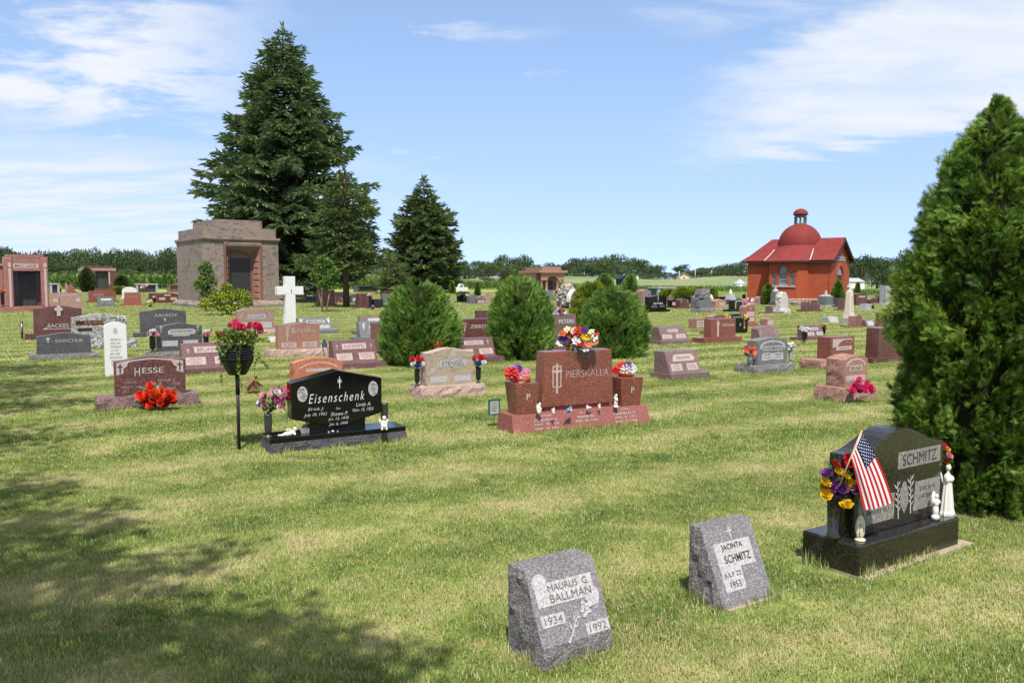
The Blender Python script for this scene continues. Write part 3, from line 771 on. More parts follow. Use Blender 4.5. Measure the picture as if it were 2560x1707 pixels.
def blossom(kind, col, loc, size, parent, face=None, rnd=random):
    o = new_obj('blossom', BL[kind], parent)
    o.location = loc; o.scale = (size,) * 3
    d = Vector(face) if face is not None else Vector((rnd.uniform(-.4, .4), -0.7 + rnd.uniform(-.4, .3), 0.6 + rnd.uniform(-.3, .4)))
    q = d.to_track_quat('Z', 'Y'); o.rotation_euler = (q @ Euler((0, 0, rnd.uniform(0, 6))).to_quaternion()).to_euler()
    o.material_slots[0].link = 'OBJECT'; o.material_slots[0].material = FC[col]
    return o
def leaf_spray(name, pts, size, mat, parent, seed=1, lean=(0, -0.3, 0.4), narrow=0.32):
    """small leaves at the given points, one part"""
    g = random.Random(seed); mb = MB()
    for p in pts:
        p = Vector(p); d = Vector((g.uniform(-1, 1), g.uniform(-1, 1), g.uniform(-.6, 1))) + Vector(lean); d.normalize()
        s = d.cross(Vector((g.uniform(-1, 1), g.uniform(-1, 1), g.uniform(-1, 1)))).normalized(); q = d.cross(s)
        l = size * g.uniform(.6, 1.25); w_ = l * narrow
        mb.add([p, p + d * l * .5 + s * w_ + q * l * .06, p + d * l, p + d * l * .5 - s * w_ + q * l * .06], [(0, 1, 2), (0, 2, 3)])
    o = new_obj(name, mb.mesh(name, mat), parent); o['kind'] = 'stuff'
    return o
def fern(p0, p1, width, mat, parent, n=12):
    """a fern frond from p0 to p1"""
    p0, p1 = Vector(p0), Vector(p1); d = p1 - p0; l = d.length; d.normalize(); s = d.cross(Vector((0, -1, 0.2))).normalized(); mb = MB()
    for i in range(n):
        a = i / n; c = p0 + d * l * a + Vector((0, 0, -0.12 * l * a * a)); w_ = width * (1 - a) ** 0.7 * (0.5 + min(.5, a * 3))
        for sd in (-1, 1):
            tip = c + s * sd * w_ + d * w_ * .5; mb.add([c, c + d * l / n * .8, tip], [(0, 1, 2)])
    mb.tube([p0, p0 + d * l * .5 + Vector((0, 0, -.03 * l)), p1 + Vector((0, 0, -.12 * l))], .0012, 4)
    o = new_obj('fern_frond', mb.mesh('fern_frond', mat), parent); return o

VASE = [(0.0, 0.0), (0.5, 0.0), (0.52, 0.03), (0.34, 0.06), (0.16, 0.10), (0.16, 0.15), (0.42, 0.22), (0.50, 0.32), (0.50, 0.9), (0.56, 0.98), (0.56, 1.0), (0.44, 1.0), (0.42, 0.8), (0, .8)]
BOXVASE = [(0.0, 0.0), (0.42, 0.0), (0.42, 0.06), (0.34, 0.10), (0.44, 0.9), (0.5, 1.0), (0.40, 1.0), (0.36, 0.5), (0, 0.5)]
def vase(root, h, r, mat, prof=VASE, loc=(0, 0, 0), seg=14, name='vase'):
    mb = MB(); mb.lathe([(a * 2 * r, z * h) for a, z in prof], seg, loc, cap=False)
    return mb.build(name, mat, root)

def bouquet(name, label, base, items, Y, leaf_n=60, leaf_size=0.06, vase_=None, cat='flowers', group=None, seed=1, leaf_mat=None, spread=0.07, leaf_band=None, face=None):
    """items: (u, v, px, colour, kind). The heads are set around distance Y, each at its own depth."""
    g = random.Random(seed)
    root = thing(name, label, cat, base, 0.0, group); B = Vector(base)
    if vase_: vase(root, *vase_)
    locs = []
    for (u, v, px_, col, kind) in items:
        P = At(u, v, Y + g.uniform(-spread, spread)) - B
        blossom(kind, col, P, px_ * 1.18 * ppm(Y), root, face, g); locs.append(P)
    if leaf_n and locs:
        c = sum(locs, Vector()) / len(locs); pts = []
        neck = Vector((0, 0, vase_[0] if vase_ else max(0.0, min(p.z for p in locs) - 0.02)))
        for i in range(leaf_n):
            p = g.choice(locs); k = g.uniform(.2, 1.0); pts.append(neck.lerp(p, k) + Vector((g.gauss(0, .012), g.gauss(0, .012) + .01, g.gauss(0, .012))))
        leaf_spray('foliage', pts, leaf_size, leaf_mat or LEAF_FLOWER, root, seed)
        mb = MB()
        for p in locs: mb.tube([neck, neck.lerp(p, .5) + Vector((0, 0.01, 0.01)), p], .0018, 4)
        o = mb.build('stems', LEAF_FLOWER, root); o['kind'] = 'stuff'
    return root

def far_flowers(label, u, v, wpx, hpx, cols, foot_v=None, Y=None, z=0.0, vase_mat=None, group='flowers set by distant graves', seed=None, kind='ball', n=None, name='flower_vase', vase_px=None):
    """a small posy in a vase: u, v = centre of the heads; foot_v = where its vase stands (on height z)"""
    seed = seed if seed is not None else int(u * 7 + v); g = random.Random(seed)
    if Y is None: Y = G(u, foot_v, z).y
    base = At(u, foot_v if foot_v else v, Y); base.z = z if foot_v else base.z
    C = At(u, v, Y); m = ppm(Y); root = thing(name, label, 'flowers', base, 0.0, group)
    n = n or (14 if wpx > 26 else 9); heads = {}
    hw, hh = wpx * m / 2, hpx * m / 2; sz = max(hw, hh) * (0.85 if n < 12 else 0.7)
    for i in range(n):
        a = g.uniform(0, 6.283); r = math.sqrt(g.random()); p = C - base + Vector((math.cos(a) * r * hw * .8, g.uniform(-.6, .6) * hw, math.sin(a) * r * hh * .8))
        col = cols[i % len(cols)]; heads.setdefault(col, []).append(p)
    for col, pts in heads.items():
        mb = MB(); src = BL[kind]
        for p in pts:
            q = Vector((g.uniform(-.5, .5), -0.7, g.uniform(0.1, 1))).to_track_quat('Z', 'Y')
            mb.add([p + q @ (vv.co * sz) for vv in src.vertices], [list(pp.vertices) for pp in src.polygons])
        o = new_obj('blossoms', mb.mesh('blossoms', FC[col]), root); o['kind'] = 'stuff'
    pts = [C - base + Vector((g.gauss(0, hw * .5), g.gauss(0, hw * .4), -hh * .5 + g.gauss(0, hh * .4))) for _ in range(14)]
    leaf_spray('foliage', pts, sz * .9, LEAF_FLOWER, root, seed)
    if foot_v:
        top = (C - base).z - hh * .55
        if vase_mat is not None: vase(root, top, (vase_px or wpx * .28) * m * .8, vase_mat)
        else:
            mb = MB(); mb.tube([(0, 0, -0.03), (0, 0, top)], max(.004, m * .5), 5); mb.build('stem', M_BLACKMET, root)
    return root

def blob(name, balls, mat, parent, voxel=0.006):
    """a modelled figure: overlapping masses fused into one skin"""
    bm = bmesh.new()
    for bl in balls:
        (x, y, z, rx, ry, rz) = bl[:6]
        M_ = Matrix.Translation((x, y, z)) @ (Euler(bl[6]).to_matrix().to_4x4() if len(bl) > 6 else Matrix()) @ Matrix.Diagonal((rx, ry, rz, 1))
        bmesh.ops.create_icosphere(bm, subdivisions=2, radius=1.0, matrix=M_)
    me = bpy.data.meshes.new(name); bm.to_mesh(me); bm.free()
    o = new_obj(name, me, parent); me.materials.append(mat)
    md = o.modifiers.new('fuse', 'REMESH'); md.mode = 'VOXEL'; md.voxel_size = voxel; md.use_smooth_shade = True
    sm = o.modifiers.new('soften', 'SMOOTH'); sm.factor = 0.5; sm.iterations = 3
    dg = bpy.context.evaluated_depsgraph_get(); me2 = bpy.data.meshes.new_from_object(o.evaluated_get(dg))
    o.modifiers.clear(); o.data = me2; me2.name = name
    if not me2.materials: me2.materials.append(mat)
    return o
# ------------------------------------------------------------------ buildings
def brick_mat(name, c1, c2, mortar, scale=1.0, w=.22, h=.075, relief=-.35):
    m, t, b = new_mat(name)
    co = t.nodes.new('ShaderNodeTexCoord'); br = t.nodes.new('ShaderNodeTexBrick')
    # walls are vertical: lay the courses along the wall whatever way it faces
    ge = t.nodes.new('ShaderNodeNewGeometry'); se = t.nodes.new('ShaderNodeSeparateXYZ'); t.links.new(co.outputs['Object'], se.inputs[0])
    cb = t.nodes.new('ShaderNodeCombineXYZ'); t.links.new(MATH(t, 'ADD', se.outputs[0], se.outputs[1]), cb.inputs[0]); t.links.new(se.outputs[2], cb.inputs[1])
    t.links.new(cb.outputs[0], br.inputs['Vector']); br.inputs['Scale'].default_value = scale
    br.inputs['Brick Width'].default_value = w; br.inputs['Row Height'].default_value = h; br.inputs['Mortar Size'].default_value = .006; br.inputs['Mortar Smooth'].default_value = .2
    br.inputs['Color1'].default_value = c1; br.inputs['Color2'].default_value = c2; br.inputs['Mortar'].default_value = mortar
    n = tex(t, 'noise', 1.6, 5.0); c = mixc_(t, RANGE(t, n.outputs[0], .35, .7, 0, .35), br.outputs[0], scl(c2, .82))
    t.links.new(c, b.inputs['Base Color']); b.inputs['Roughness'].default_value = .8; b.inputs['Specular IOR Level'].default_value = .25
    bump(t, b, br.outputs['Fac'], relief, .006)
    return m
BRICK = brick_mat('red_painted_brick', lin(184, 92, 60), lin(168, 80, 53), lin(144, 70, 48))
ROOF = brick_mat('red_shingle', lin(136, 54, 49), lin(122, 46, 42), lin(116, 43, 40), w=.30, h=.14, relief=-.05)
DARKTRIM = plain('dark_eave', lin(46, 48, 50), .7); PALE = plain('pale_flashing', lin(206, 204, 200), .6)
GLASS, t, b = new_mat('leaded_glass')
vg = tex(t, 'voronoi', 9.0); c = ramp(t, vg.outputs['Distance'], [(0, lin(118, 142, 146)), (.5, lin(86, 110, 116)), (1, lin(140, 150, 140))]); t.links.new(c, b.inputs['Base Color']); b.inputs['Roughness'].default_value = .12; b.inputs['Specular IOR Level'].default_value = .6

# ---- brick chapel with a dome
ROT = math.radians(-38.0); Cc0 = G(2074, 763)
CHP = thing('chapel', 'small red brick chapel with shingled dome and open cupola', 'chapel', (Cc0.x, Cc0.y, 0), ROT)
Ln, Wn, EV, RG = 5.64, 4.15, 2.96, 4.46
# local: x = 0 at the entrance gable, -Ln at the far end; y = 0 at the side wall in view, Wn at the other
mid = Wn / 2; bx0, bx1, bw0, bw1, bp = -3.72, -1.82, -4.14, -1.42, 1.0
def wall(pts, z0, z1, name='wall', mat=BRICK, parent=CHP, th=.0):
    mb = MB(); n_ = len(pts)
    vs = [(x, y, z0) for x, y in pts] + [(x, y, z1) for x, y in pts]
    mb.add(vs, [(i, i + 1, n_ + i + 1, n_ + i) for i in range(n_ - 1)]); return mb.build(name, mat, parent)
FZ = .42
def arch_hole_wall(x0, x1, z0, z1, holes, to3, name, depth=.16):
    """brick wall with arched openings; holes = (cx, half width, foot z, spring z); to3(x, z, d) maps to the wall"""
    bm = bmesh.new(); seg = 10
    xs_ = sorted(holes, key=lambda h: h[0]); mb = MB()
    # strips between openings
    cur = x0
    for (cx_, hw_, fz, sz) in xs_:
        mb.add([to3(cur, z0, 0), to3(cx_ - hw_, z0, 0), to3(cx_ - hw_, z1, 0), to3(cur, z1, 0)], [(0, 1, 2, 3)])
        if fz > z0 + .001: mb.add([to3(cx_ - hw_, z0, 0), to3(cx_ + hw_, z0, 0), to3(cx_ + hw_, fz, 0), to3(cx_ - hw_, fz, 0)], [(0, 1, 2, 3)])
        arc = [(cx_ - hw_ * math.cos(math.pi * k / seg), sz + hw_ * math.sin(math.pi * k / seg)) for k in range(seg + 1)]
        for k in range(seg): mb.add([to3(*arc[k], 0), to3(*arc[k + 1], 0), to3(arc[k + 1][0], z1, 0), to3(arc[k][0], z1, 0)], [(0, 1, 2, 3)])
        rim = [(cx_ - hw_, fz)] + arc + [(cx_ + hw_, fz)]
        for k in range(len(rim) - 1): mb.add([to3(*rim[k], 0), to3(*rim[k + 1], 0), to3(*rim[k + 1], depth), to3(*rim[k], depth)], [(0, 1, 2, 3)])
        cur = cx_ + hw_
    mb.add([to3(cur, z0, 0), to3(x1, z0, 0), to3(x1, z1, 0), to3(cur, z1, 0)], [(0, 1, 2, 3)])
    return mb.build(name, BRICK, CHP)
def arched(cx_, hw_, fz, sz, to3, d0, d1, name, mat, parent, seg=10):
    ol = [(cx_ - hw_, fz), (cx_ + hw_, fz)] + [(cx_ + hw_ * math.cos(math.pi * k / seg), sz + hw_ * math.sin(math.pi * k / seg)) for k in range(seg + 1)]
    n_ = len(ol); mb = MB(); mb.add([to3(x, z, d0) for x, z in ol] + [to3(x, z, d1) for x, z in ol], [list(range(n_)), list(range(2 * n_ - 1, n_ - 1, -1))] + [(i, n_ + i, n_ + (i + 1) % n_, (i + 1) % n_) for i in range(n_)])
    return mb.build(name, mat, parent)
def arch_band(cx_, r0_, r1_, sz, to3, d0, name, mat, parent, seg=12):
    mb = MB()
    for k in range(seg):
        a, b_ = math.pi * k / seg, math.pi * (k + 1) / seg; P_ = lambda r_, q, d_: to3(cx_ + r_ * math.cos(q), sz + r_ * math.sin(q), d_)
        mb.add([P_(r0_, a, d0), P_(r1_, a, d0), P_(r1_, b_, d0), P_(r0_, b_, d0), P_(r1_, a, 0), P_(r1_, b_, 0)], [(0, 1, 2, 3), (1, 4, 5, 2)])
    return mb.build(name, mat, parent)
wall([(0, 0), (bw1, 0)], FZ, EV); wall([(bw0, 0), (-Ln, 0)], FZ, EV); wall([(-Ln, 0), (-Ln, Wn), (0, Wn)], FZ, EV); wall([(bw1, 0), (bx1, -bp)], FZ, EV, 'bay_wall'); wall([(bx0, -bp), (bw0, 0)], FZ, EV, 'bay_wall')
side = lambda x, z, d_: (x, -bp + d_, z)
wins = [((bx0 + bx1) / 2, .25, 1.36, 2.30), ((bx0 + bx1) / 2 - .60, .15, 1.30, 1.98), ((bx0 + bx1) / 2 + .60, .15, 1.30, 1.98)]
arch_hole_wall(bx0, bx1, FZ, EV, wins, side, 'bay_wall')
for (cx_, hw_, fz, sz) in wins:
    wn = arched(cx_, hw_, fz, sz, side, .11, .16, 'window', PALE, CHP)
    arched(cx_, hw_ * .84, fz + .04, sz, side, .095, .112, 'pane', GLASS, wn); arch_band(cx_, hw_ + .03, hw_ + .16, sz, side, -.03, 'brick_arch', BRICK, wn)
    for k in range(1, 4): zz = fz + (sz - fz) * k / 4; MB().box(cx_ - hw_ * .84, cx_ + hw_ * .84, -bp + .080, -bp + .094, zz - .012, zz + .012).build('glazing_bar', DARKTRIM, wn)
MB().box((bx0 + bx1) / 2 - .86, (bx0 + bx1) / 2 + .86, -bp - .07, -bp + .1, 1.17, 1.27).build('window_sill', GR['gray_lt'], CHP); MB().box((bx0 + bx1) / 2 - .3, (bx0 + bx1) / 2 + .3, -bp - .05, -bp + .1, 1.272, 1.36).build('window_sill', GR['gray_lt'], CHP)
# gable front
gab = lambda y, z, d_: (-d_, y, z)
arch_hole_wall(0, Wn, FZ, EV, [(mid, .60, FZ, 1.95)], gab, 'gable_wall', .12)
mb = MB(); mb.add([(0, 0, EV), (0, Wn, EV), (0, mid, RG - .06)], [(0, 1, 2)]); mb.build('gable_wall', BRICK, CHP)
dr = MB().box(-.14, -.09, mid - .60, mid + .60, .30, 1.95).build('door', plain('dark_red_door', lin(66, 34, 34), .6), CHP); MB().box(-.088, -.06, mid + .03, mid + .07, 1.0, 1.2).build('handle', M_STEEL, dr); MB().box(-.088, -.08, mid - .012, mid + .012, .3, 1.95).build('leaf_joint', DARKTRIM, dr)
fan = arched(mid, .58, 1.96, 1.97, gab, .07, .12, 'fanlight', PALE, CHP); arched(mid, .48, 2.0, 2.01, gab, .05, .069, 'pane', GLASS, fan); arch_band(mid, .62, .80, 1.95, gab, -.03, 'brick_arch', BRICK, fan)
sg = MB().box(.0, .035, mid - .95, mid + .95, EV - .02, EV + .25).build('name_stone', GR['gray_lt'], CHP)
mb = MB(); g = random.Random(3)
for k in range(22):
    y_ = mid - .8 + 1.6 * k / 22
    if g.random() < .85: mb.box(.036, .04, y_, y_ + .045, EV + .06, EV + .17)
o = mb.build('inscription', T_GRAY, sg); o['kind'] = 'stuff'
MB().box(-.06, .06, -.06, .30, FZ, EV - .005).build('corner_pier', BRICK, CHP)
# fieldstone footing
FS_M = [granite('field_stone_%s' % k, lin(*c_), scl(lin(*c_), .6), scl(lin(*c_), 1.25), .95, 24, relief=.5) for k, c_ in (('tan', (206, 186, 164)), ('pink', (204, 168, 152)), ('gray', (180, 176, 168)))]
foot = [(0, Wn), (0, 0), (bw1, 0), (bx1, -bp), (bx0, -bp), (bw0, 0), (-Ln, 0), (-Ln, Wn)]
ftg = wall([(x * 1.0, y) for x, y in foot], -.1, FZ, 'footing', plain('footing_mortar', lin(168, 154, 138), .95))
sm = []
for k in range(9):
    g = random.Random(k + 60); mb = rock_box(1, .10, 1, 0, 0, 0, .05, k, .22); sm.append(mb.mesh('footing_stone', FS_M[k % 3]))
g = random.Random(77)
for i in range(len(foot) - 1):
    A0, A1 = Vector(foot[i] + (0,)), Vector(foot[i + 1] + (0,)); d_ = A1 - A0; ln = d_.length; d_.normalize(); nn = Vector((-d_.y, d_.x, 0)) * -1
    if i > 6: continue
    for (za, zb_) in ((-.02, .135), (.15, .285), (.30, .415)):
        a = 0
        while a < ln - .05:
            w_ = min(g.uniform(.22, .46), ln - a); o = new_obj('footing_stone', g.choice(sm), ftg)
            c_ = A0 + d_ * (a + w_ / 2) - nn * .0; o.location = (c_.x, c_.y, za); o.rotation_euler = (0, 0, math.atan2(d_.y, d_.x)); o.scale = (w_ - .025, 1, zb_ - za); a += w_
# roof
OV = .36
def slope_pts(s): return [(-OV, EV - .05), (.10, EV + .20), (.9, EV + .78), (mid, RG)] if s > 0 else None
prof = [(-OV, EV - .05), (.30, EV + .30), (mid, RG)]
hipx = -4.72
mb = MB(); xr = .30
for s in (0, 1):
    for k in range(len(prof) - 1):
        (y0_, z0_), (y1_, z1_) = prof[k], prof[k + 1]
        def xl(y_): q = (y_ + OV) / (mid + OV); return (-Ln - OV) + (hipx + Ln + OV) * q
        Y0, Y1 = (y0_, y1_) if s == 0 else (Wn - y0_, Wn - y1_)
        mb.add([(xr, Y0, z0_), (xr, Y1, z1_), (xl(y1_), Y1, z1_), (xl(y0_), Y0, z0_)], [(0, 1, 2, 3)])
for k in range(len(prof) - 1):
    (y0_, z0_), (y1_, z1_) = prof[k], prof[k + 1]; mb.add([(xl(y0_), y0_, z0_), (xl(y1_), y1_, z1_), (xl(y1_), Wn - y1_, z1_), (xl(y0_), Wn - y0_, z0_)], [(0, 1, 2, 3)])
rf = mb.build('roof', ROOF, CHP); so = rf.modifiers.new('thick', 'SOLIDIFY'); so.thickness = .05; so.offset = -1
# dark eaves and gable verge
mb = MB(); mb.box(-Ln - OV, xr - .03, -OV + .02, .0, EV - .16, EV - .075).box(-Ln - OV + .02, -Ln, 0, Wn, EV - .16, EV - .075).box(-Ln, xr - .03, Wn, Wn + OV - .02, EV - .16, EV - .075); mb.build('eave', DARKTRIM, CHP)
for s in (0, 1):
    mb = MB()
    for k in range(len(prof) - 1):
        (y0_, z0_), (y1_, z1_) = prof[k], prof[k + 1]; Y0, Y1 = (y0_, y1_) if s == 0 else (Wn - y0_, Wn - y1_)
        mb.add([(xr + .02, Y0, z0_ - .20), (xr + .02, Y1, z1_ - .20), (xr + .02, Y1, z1_ - .02), (xr + .02, Y0, z0_ - .02), (xr - .05, Y0, z0_ - .20), (xr - .05, Y1, z1_ - .20), (xr - .05, Y1, z1_ - .055), (xr - .05, Y0, z0_ - .055)], [(0, 1, 2, 3), (4, 5, 6, 7), (0, 1, 5, 4), (2, 3, 7, 6)])
    mb.build('verge_board', DARKTRIM, CHP)
# dome, bay roof, cupola
DC = (-2.77, mid); DR = 1.44
profd = [(DR + .02, 3.45), (DR, 4.1)] + [(DR * math.cos(a), 4.1 + DR * math.sin(a)) for a in [math.pi / 2 * k / 12 for k in range(1, 12)]] + [(.02, 4.1 + DR)]
dm = MB().lathe(profd, 40, (DC[0], DC[1], 0), cap=False).build('dome', ROOF, CHP)
ev = [(bw1 + .16, -OV), (bx1 + .20, -bp - OV), (bx1 - .3, -bp - OV - .02), ((bx0 + bx1) / 2, -bp - OV - .03), (bx0 + .3, -bp - OV - .02), (bx0 - .20, -bp - OV), (bw0 - .16, -OV)]
angs = [math.radians(-90 + a) for a in (60, 42, 20, 0, -20, -42, -60)]
tp_ = [(DC[0] + (DR - .02) * math.cos(a), DC[1] + (DR - .02) * math.sin(a)) for a in angs]
roofz = lambda y: float(np.interp(y, [p[0] for p in prof], [p[1] for p in prof]))
mb = MB(); rows = []
for q in (0, .12, .28, .5, .75, 1):
    zz = EV - .05 + (4.02 - EV + .05) * (q ** 1.35)
    rw = []
    for i, (e, p) in enumerate(zip(ev, tp_)):
        x_, y_ = e[0] + (p[0] - e[0]) * q, e[1] + (p[1] - e[1]) * q
        rw.append((x_, y_, roofz(y_) + .015 if i in (0, 6) else max(zz, (roofz(y_) + .015) if y_ > -OV else 0)))
    rows.append(rw)
vs = [p for rw in rows for p in rw]; n_ = len(ev)
mb.add(vs, [(j * n_ + i, j * n_ + i + 1, (j + 1) * n_ + i + 1, (j + 1) * n_ + i) for j in range(len(rows) - 1) for i in range(n_ - 1)], True); mb.build('bay_roof', ROOF, CHP)
mb = MB(); n_ = len(ev); evi = [(bw1 + .1, 0.05), (bx1 + .02, -bp - .01), (bx1 - .3, -bp - .01), ((bx0 + bx1) / 2, -bp - .01), (bx0 + .3, -bp - .01), (bx0 - .02, -bp - .01), (bw0 - .1, .05)]
vs = [(x, y + .015, EV - .065) for x, y in ev] + [(x, y + .015, EV - .15) for x, y in ev] + [(x, y, EV - .15) for x, y in evi] + [(x, y, EV - .065) for x, y in evi]
mb.add(vs, [(i, i + 1, n_ + i + 1, n_ + i) for i in range(n_ - 1)] + [(n_ + i, n_ + i + 1, 2 * n_ + i + 1, 2 * n_ + i) for i in range(n_ - 1)]); mb.build('eave', DARKTRIM, CHP)
for i, s in ((0, 1), (6, -1)):
    ps = [Vector(rows[j][i]) + Vector((s * .03, -.04, .035)) for j in range(5)]; MB().tube(ps, .035, 6).build('valley_flashing', PALE, CHP)
zc0 = 4.1 + DR - .06
cup = MB().lathe([(.44, zc0), (.44, zc0 + .06), (.40, zc0 + .06)], 8, (DC[0], DC[1], 0), smooth=False).build('cupola', GR['gray_mid'], CHP)
for k in range(8):
    a = 2 * math.pi * (k + .5) / 8; p = (DC[0] + .36 * math.cos(a), DC[1] + .36 * math.sin(a)); MB().lathe([(.055, zc0 + .06), (.05, zc0 + .42), (.085, zc0 + .50)], 6, (p[0], p[1], 0)).build('column', GR['gray_mid'], cup)
    a2 = 2 * math.pi * (k + 1.5) / 8; P0, P1 = Vector((DC[0] + .38 * math.cos(a), DC[1] + .38 * math.sin(a), 0)), Vector((DC[0] + .38 * math.cos(a2), DC[1] + .38 * math.sin(a2), 0)); mb = MB()
    for q in range(6):
        u0, u1 = q / 6, (q + 1) / 6; h0, h1 = [.50 - .12 * abs(2 * u - 1) ** 2.2 for u in (u0, u1)]; A_0, A_1 = P0.lerp(P1, u0), P0.lerp(P1, u1)
        mb.add([A_0 + Vector((0, 0, zc0 + h0)), A_1 + Vector((0, 0, zc0 + h1)), A_1 + Vector((0, 0, zc0 + .62)), A_0 + Vector((0, 0, zc0 + .62))], [(0, 1, 2, 3)])
    mb.build('arch', GR['gray_mid'], cup)
MB().lathe([(.43, zc0 + .60), (.45, zc0 + .66), (.52, zc0 + .68), (.52, zc0 + .70)], 24, (DC[0], DC[1], 0)).build('cornice', DARKTRIM, cup)
MB().lathe([(.53, zc0 + .69)] + [(.50 * math.cos(a), zc0 + .70 + .38 * math.sin(a)) for a in [math.pi / 2 * k / 8 for k in range(8)]] + [(.02, zc0 + 1.09)], 24, (DC[0], DC[1], 0), cap=False).build('cupola_roof', ROOF, cup)

# ---- great mausoleum of banded stone
RM = math.radians(36); P0 = G(503, 771.5); r = Vector((math.cos(RM), math.sin(RM), 0)); n = Vector((-r.y, r.x, 0)); PW = along(P0, r, 724)
MA = thing('mausoleum', 'great banded gray and pink stone mausoleum with stepped parapet', 'mausoleum', (P0.x, P0.y, 0), RM)
GN = GR['gneiss']; bd_ = 6.2; pz = .42; S = P0 + n * .35 + Vector((0, 0, pz)); b0, b1 = along(S, r, 511), along(S, r, 699)
MB().box(-.05, PW + .05, -.05, bd_ + .35, -.1, .20).build('plinth', GN, MA, bevel=.01); MB().frustum(0.0, PW, 0.0, bd_ + .3, .20, b0 - .06, b1 + .06, .29, bd_ + .06, pz).build('plinth_wash', GN, MA)
ztop = rise(S + r * b0, 584); o0, o1 = along(S, r, 563), along(S, r, 657); zo = rise(S + r * (o0 + o1) / 2, 611.5)
y0, y1 = .35, bd_; bat = .06
def slabp(x0, x1, z0, z1, y_=y0, th=.5, nm='wall_slab'):
    return MB().frustum(x0 + .004, x1 - .004, y_, y_ + th, z0 + .004, x0 + .004, x1 - .004, y_ + bat * (z1 - z0) / (ztop - pz), y_ + th, z1 - .004).build(nm, GN, MA, bevel=.006)
j0, j1 = along(S, r, 563 - 1), along(S, r, 656)
slabp(b0, b0 + (o0 - b0) * .62, pz, ztop); slabp(b0 + (o0 - b0) * .62, o0 - .002, pz, ztop); slabp(o1 + .002, b1, pz, ztop); slabp(o0, o1, pz + zo, ztop)
for (ya, yb) in ((y0 + .5, y0 + 2.9), (y0 + 2.9, y1)):
    for (za, zb_) in ((pz, ztop),):
        MB().box(b0 + .004, b0 + .5, ya + .004, yb - .004, za + .004, zb_ - .004).build('wall_slab', GN, MA, bevel=.006); MB().box(b1 - .5, b1 - .004, ya + .004, yb - .004, za + .004, zb_ - .004).build('wall_slab', GN, MA, bevel=.006)
MB().box(b0 + .5, b1 - .5, y1 - .3, y1, pz, ztop).build('rear_wall', GN, MA); MB().box(b0 + .02, b1 - .02, y0 + .1, y1 - .02, pz - .3, pz + .01).build('floor_slab', GN, MA)
cz = ztop; MB().frustum(b0 - .02, b1 + .02, y0 + .02, y1 + .02, cz, b0 - .07, b1 + .07, y0 - .06, y1 + .06, cz + .12).build('cornice', GN, MA); MB().box(b0 - .09, b1 + .09, y0 - .08, y1 + .08, cz + .122, cz + .26).build('cornice', GN, MA, bevel=.01)
zp1, zp2 = rise(S + r * b0, 553), rise(S + r * b0, 533); MB().box(b0 + .10, b1 - .10, y0 + .12, y1 - .12, cz + .26, zp1 + .1).build('parapet', GN, MA, bevel=.01); MB().box(b0 + .85, b1 - .85, y0 + .40, y1 - .7, zp1 + .1, zp2 + .14).build('parapet', GN, MA, bevel=.01)
# splayed doorway
RED = GR['brown']; i0, i1 = o0 + .56, o1 - .34; iy = y0 + .75; zi = rise(S + n * .75 + r * (i0 + i1) / 2, 640)
tr_ = MB(); fw = .10
tr_.box(o0, o0 + fw, y0 - .03, y0 + .12, pz, pz + zo).box(o1 - fw, o1, y0 - .03, y0 + .12, pz, pz + zo).box(o0 + fw, o1 - fw, y0 - .03, y0 + .12, pz + zo - fw, pz + zo); tr_.build('door_frame', RED, MA)
PINKR = GR['beige']
mb = MB(); mb.add([(o0 + fw, y0, pz), (i0, iy, pz), (i0, iy, pz + zi), (o0 + fw, y0, pz + zo - fw)], [(0, 1, 2, 3)]); mb.build('door_jamb', GN, MA)
jr = MB(); jr.add([(o1 - fw, y0, pz), (i1, iy, pz), (i1, iy, pz + zi), (o1 - fw, y0, pz + zo - fw)], [(0, 1, 2, 3)]); jr = jr.build('door_jamb', PINKR, MA)
mb = MB(); mb.add([(o0 + fw, y0, pz + zo - fw), (o1 - fw, y0, pz + zo - fw), (i1, iy, pz + zi), (i0, iy, pz + zi)], [(0, 1, 2, 3)]); mb.build('door_soffit', GN, MA)
for sd, (xa, xb) in ((0, (o0 + fw, i0)), (1, (o1 - fw, i1))):
    dx_, dy_ = xb - xa, iy - y0; nl = math.hypot(dx_, dy_); nx_, ny_ = (dy_ / nl, -dx_ / nl) if sd == 0 else (-dy_ / nl, dx_ / nl)
    for k in range(7):
        za, zb_ = pz + .12 + k * (zi - .1) / 7, pz + .12 + (k + .78) * (zi - .1) / 7; vs = []
        for off_ in (0.001, .045):
            for (q, z) in ((.22, za), (.82, za), (.82, zb_), (.22, zb_)): qq = q if off_ < .01 else .5 + (q - .5) * .86; zz = z if off_ < .01 else (za + zb_) / 2 + (z - (za + zb_) / 2) * .8; vs.append((xa + dx_ * qq + nx_ * off_, y0 + dy_ * qq + ny_ * off_, zz))
        mb = MB(); mb.add(vs, [(4, 5, 6, 7), (0, 1, 5, 4), (1, 2, 6, 5), (2, 3, 7, 6), (3, 0, 4, 7)]); mb.build('carved_relief', PINKR, MA)
MB().box(i0 - .02, i1 + .02, iy - .02, iy + .06, pz + zi - .12, pz + zi).build('door_lintel', RED, MA); MB().box(i1 - .12, i1, iy - .03, iy + .05, pz, pz + zi - .12).build('door_frame', RED, MA)
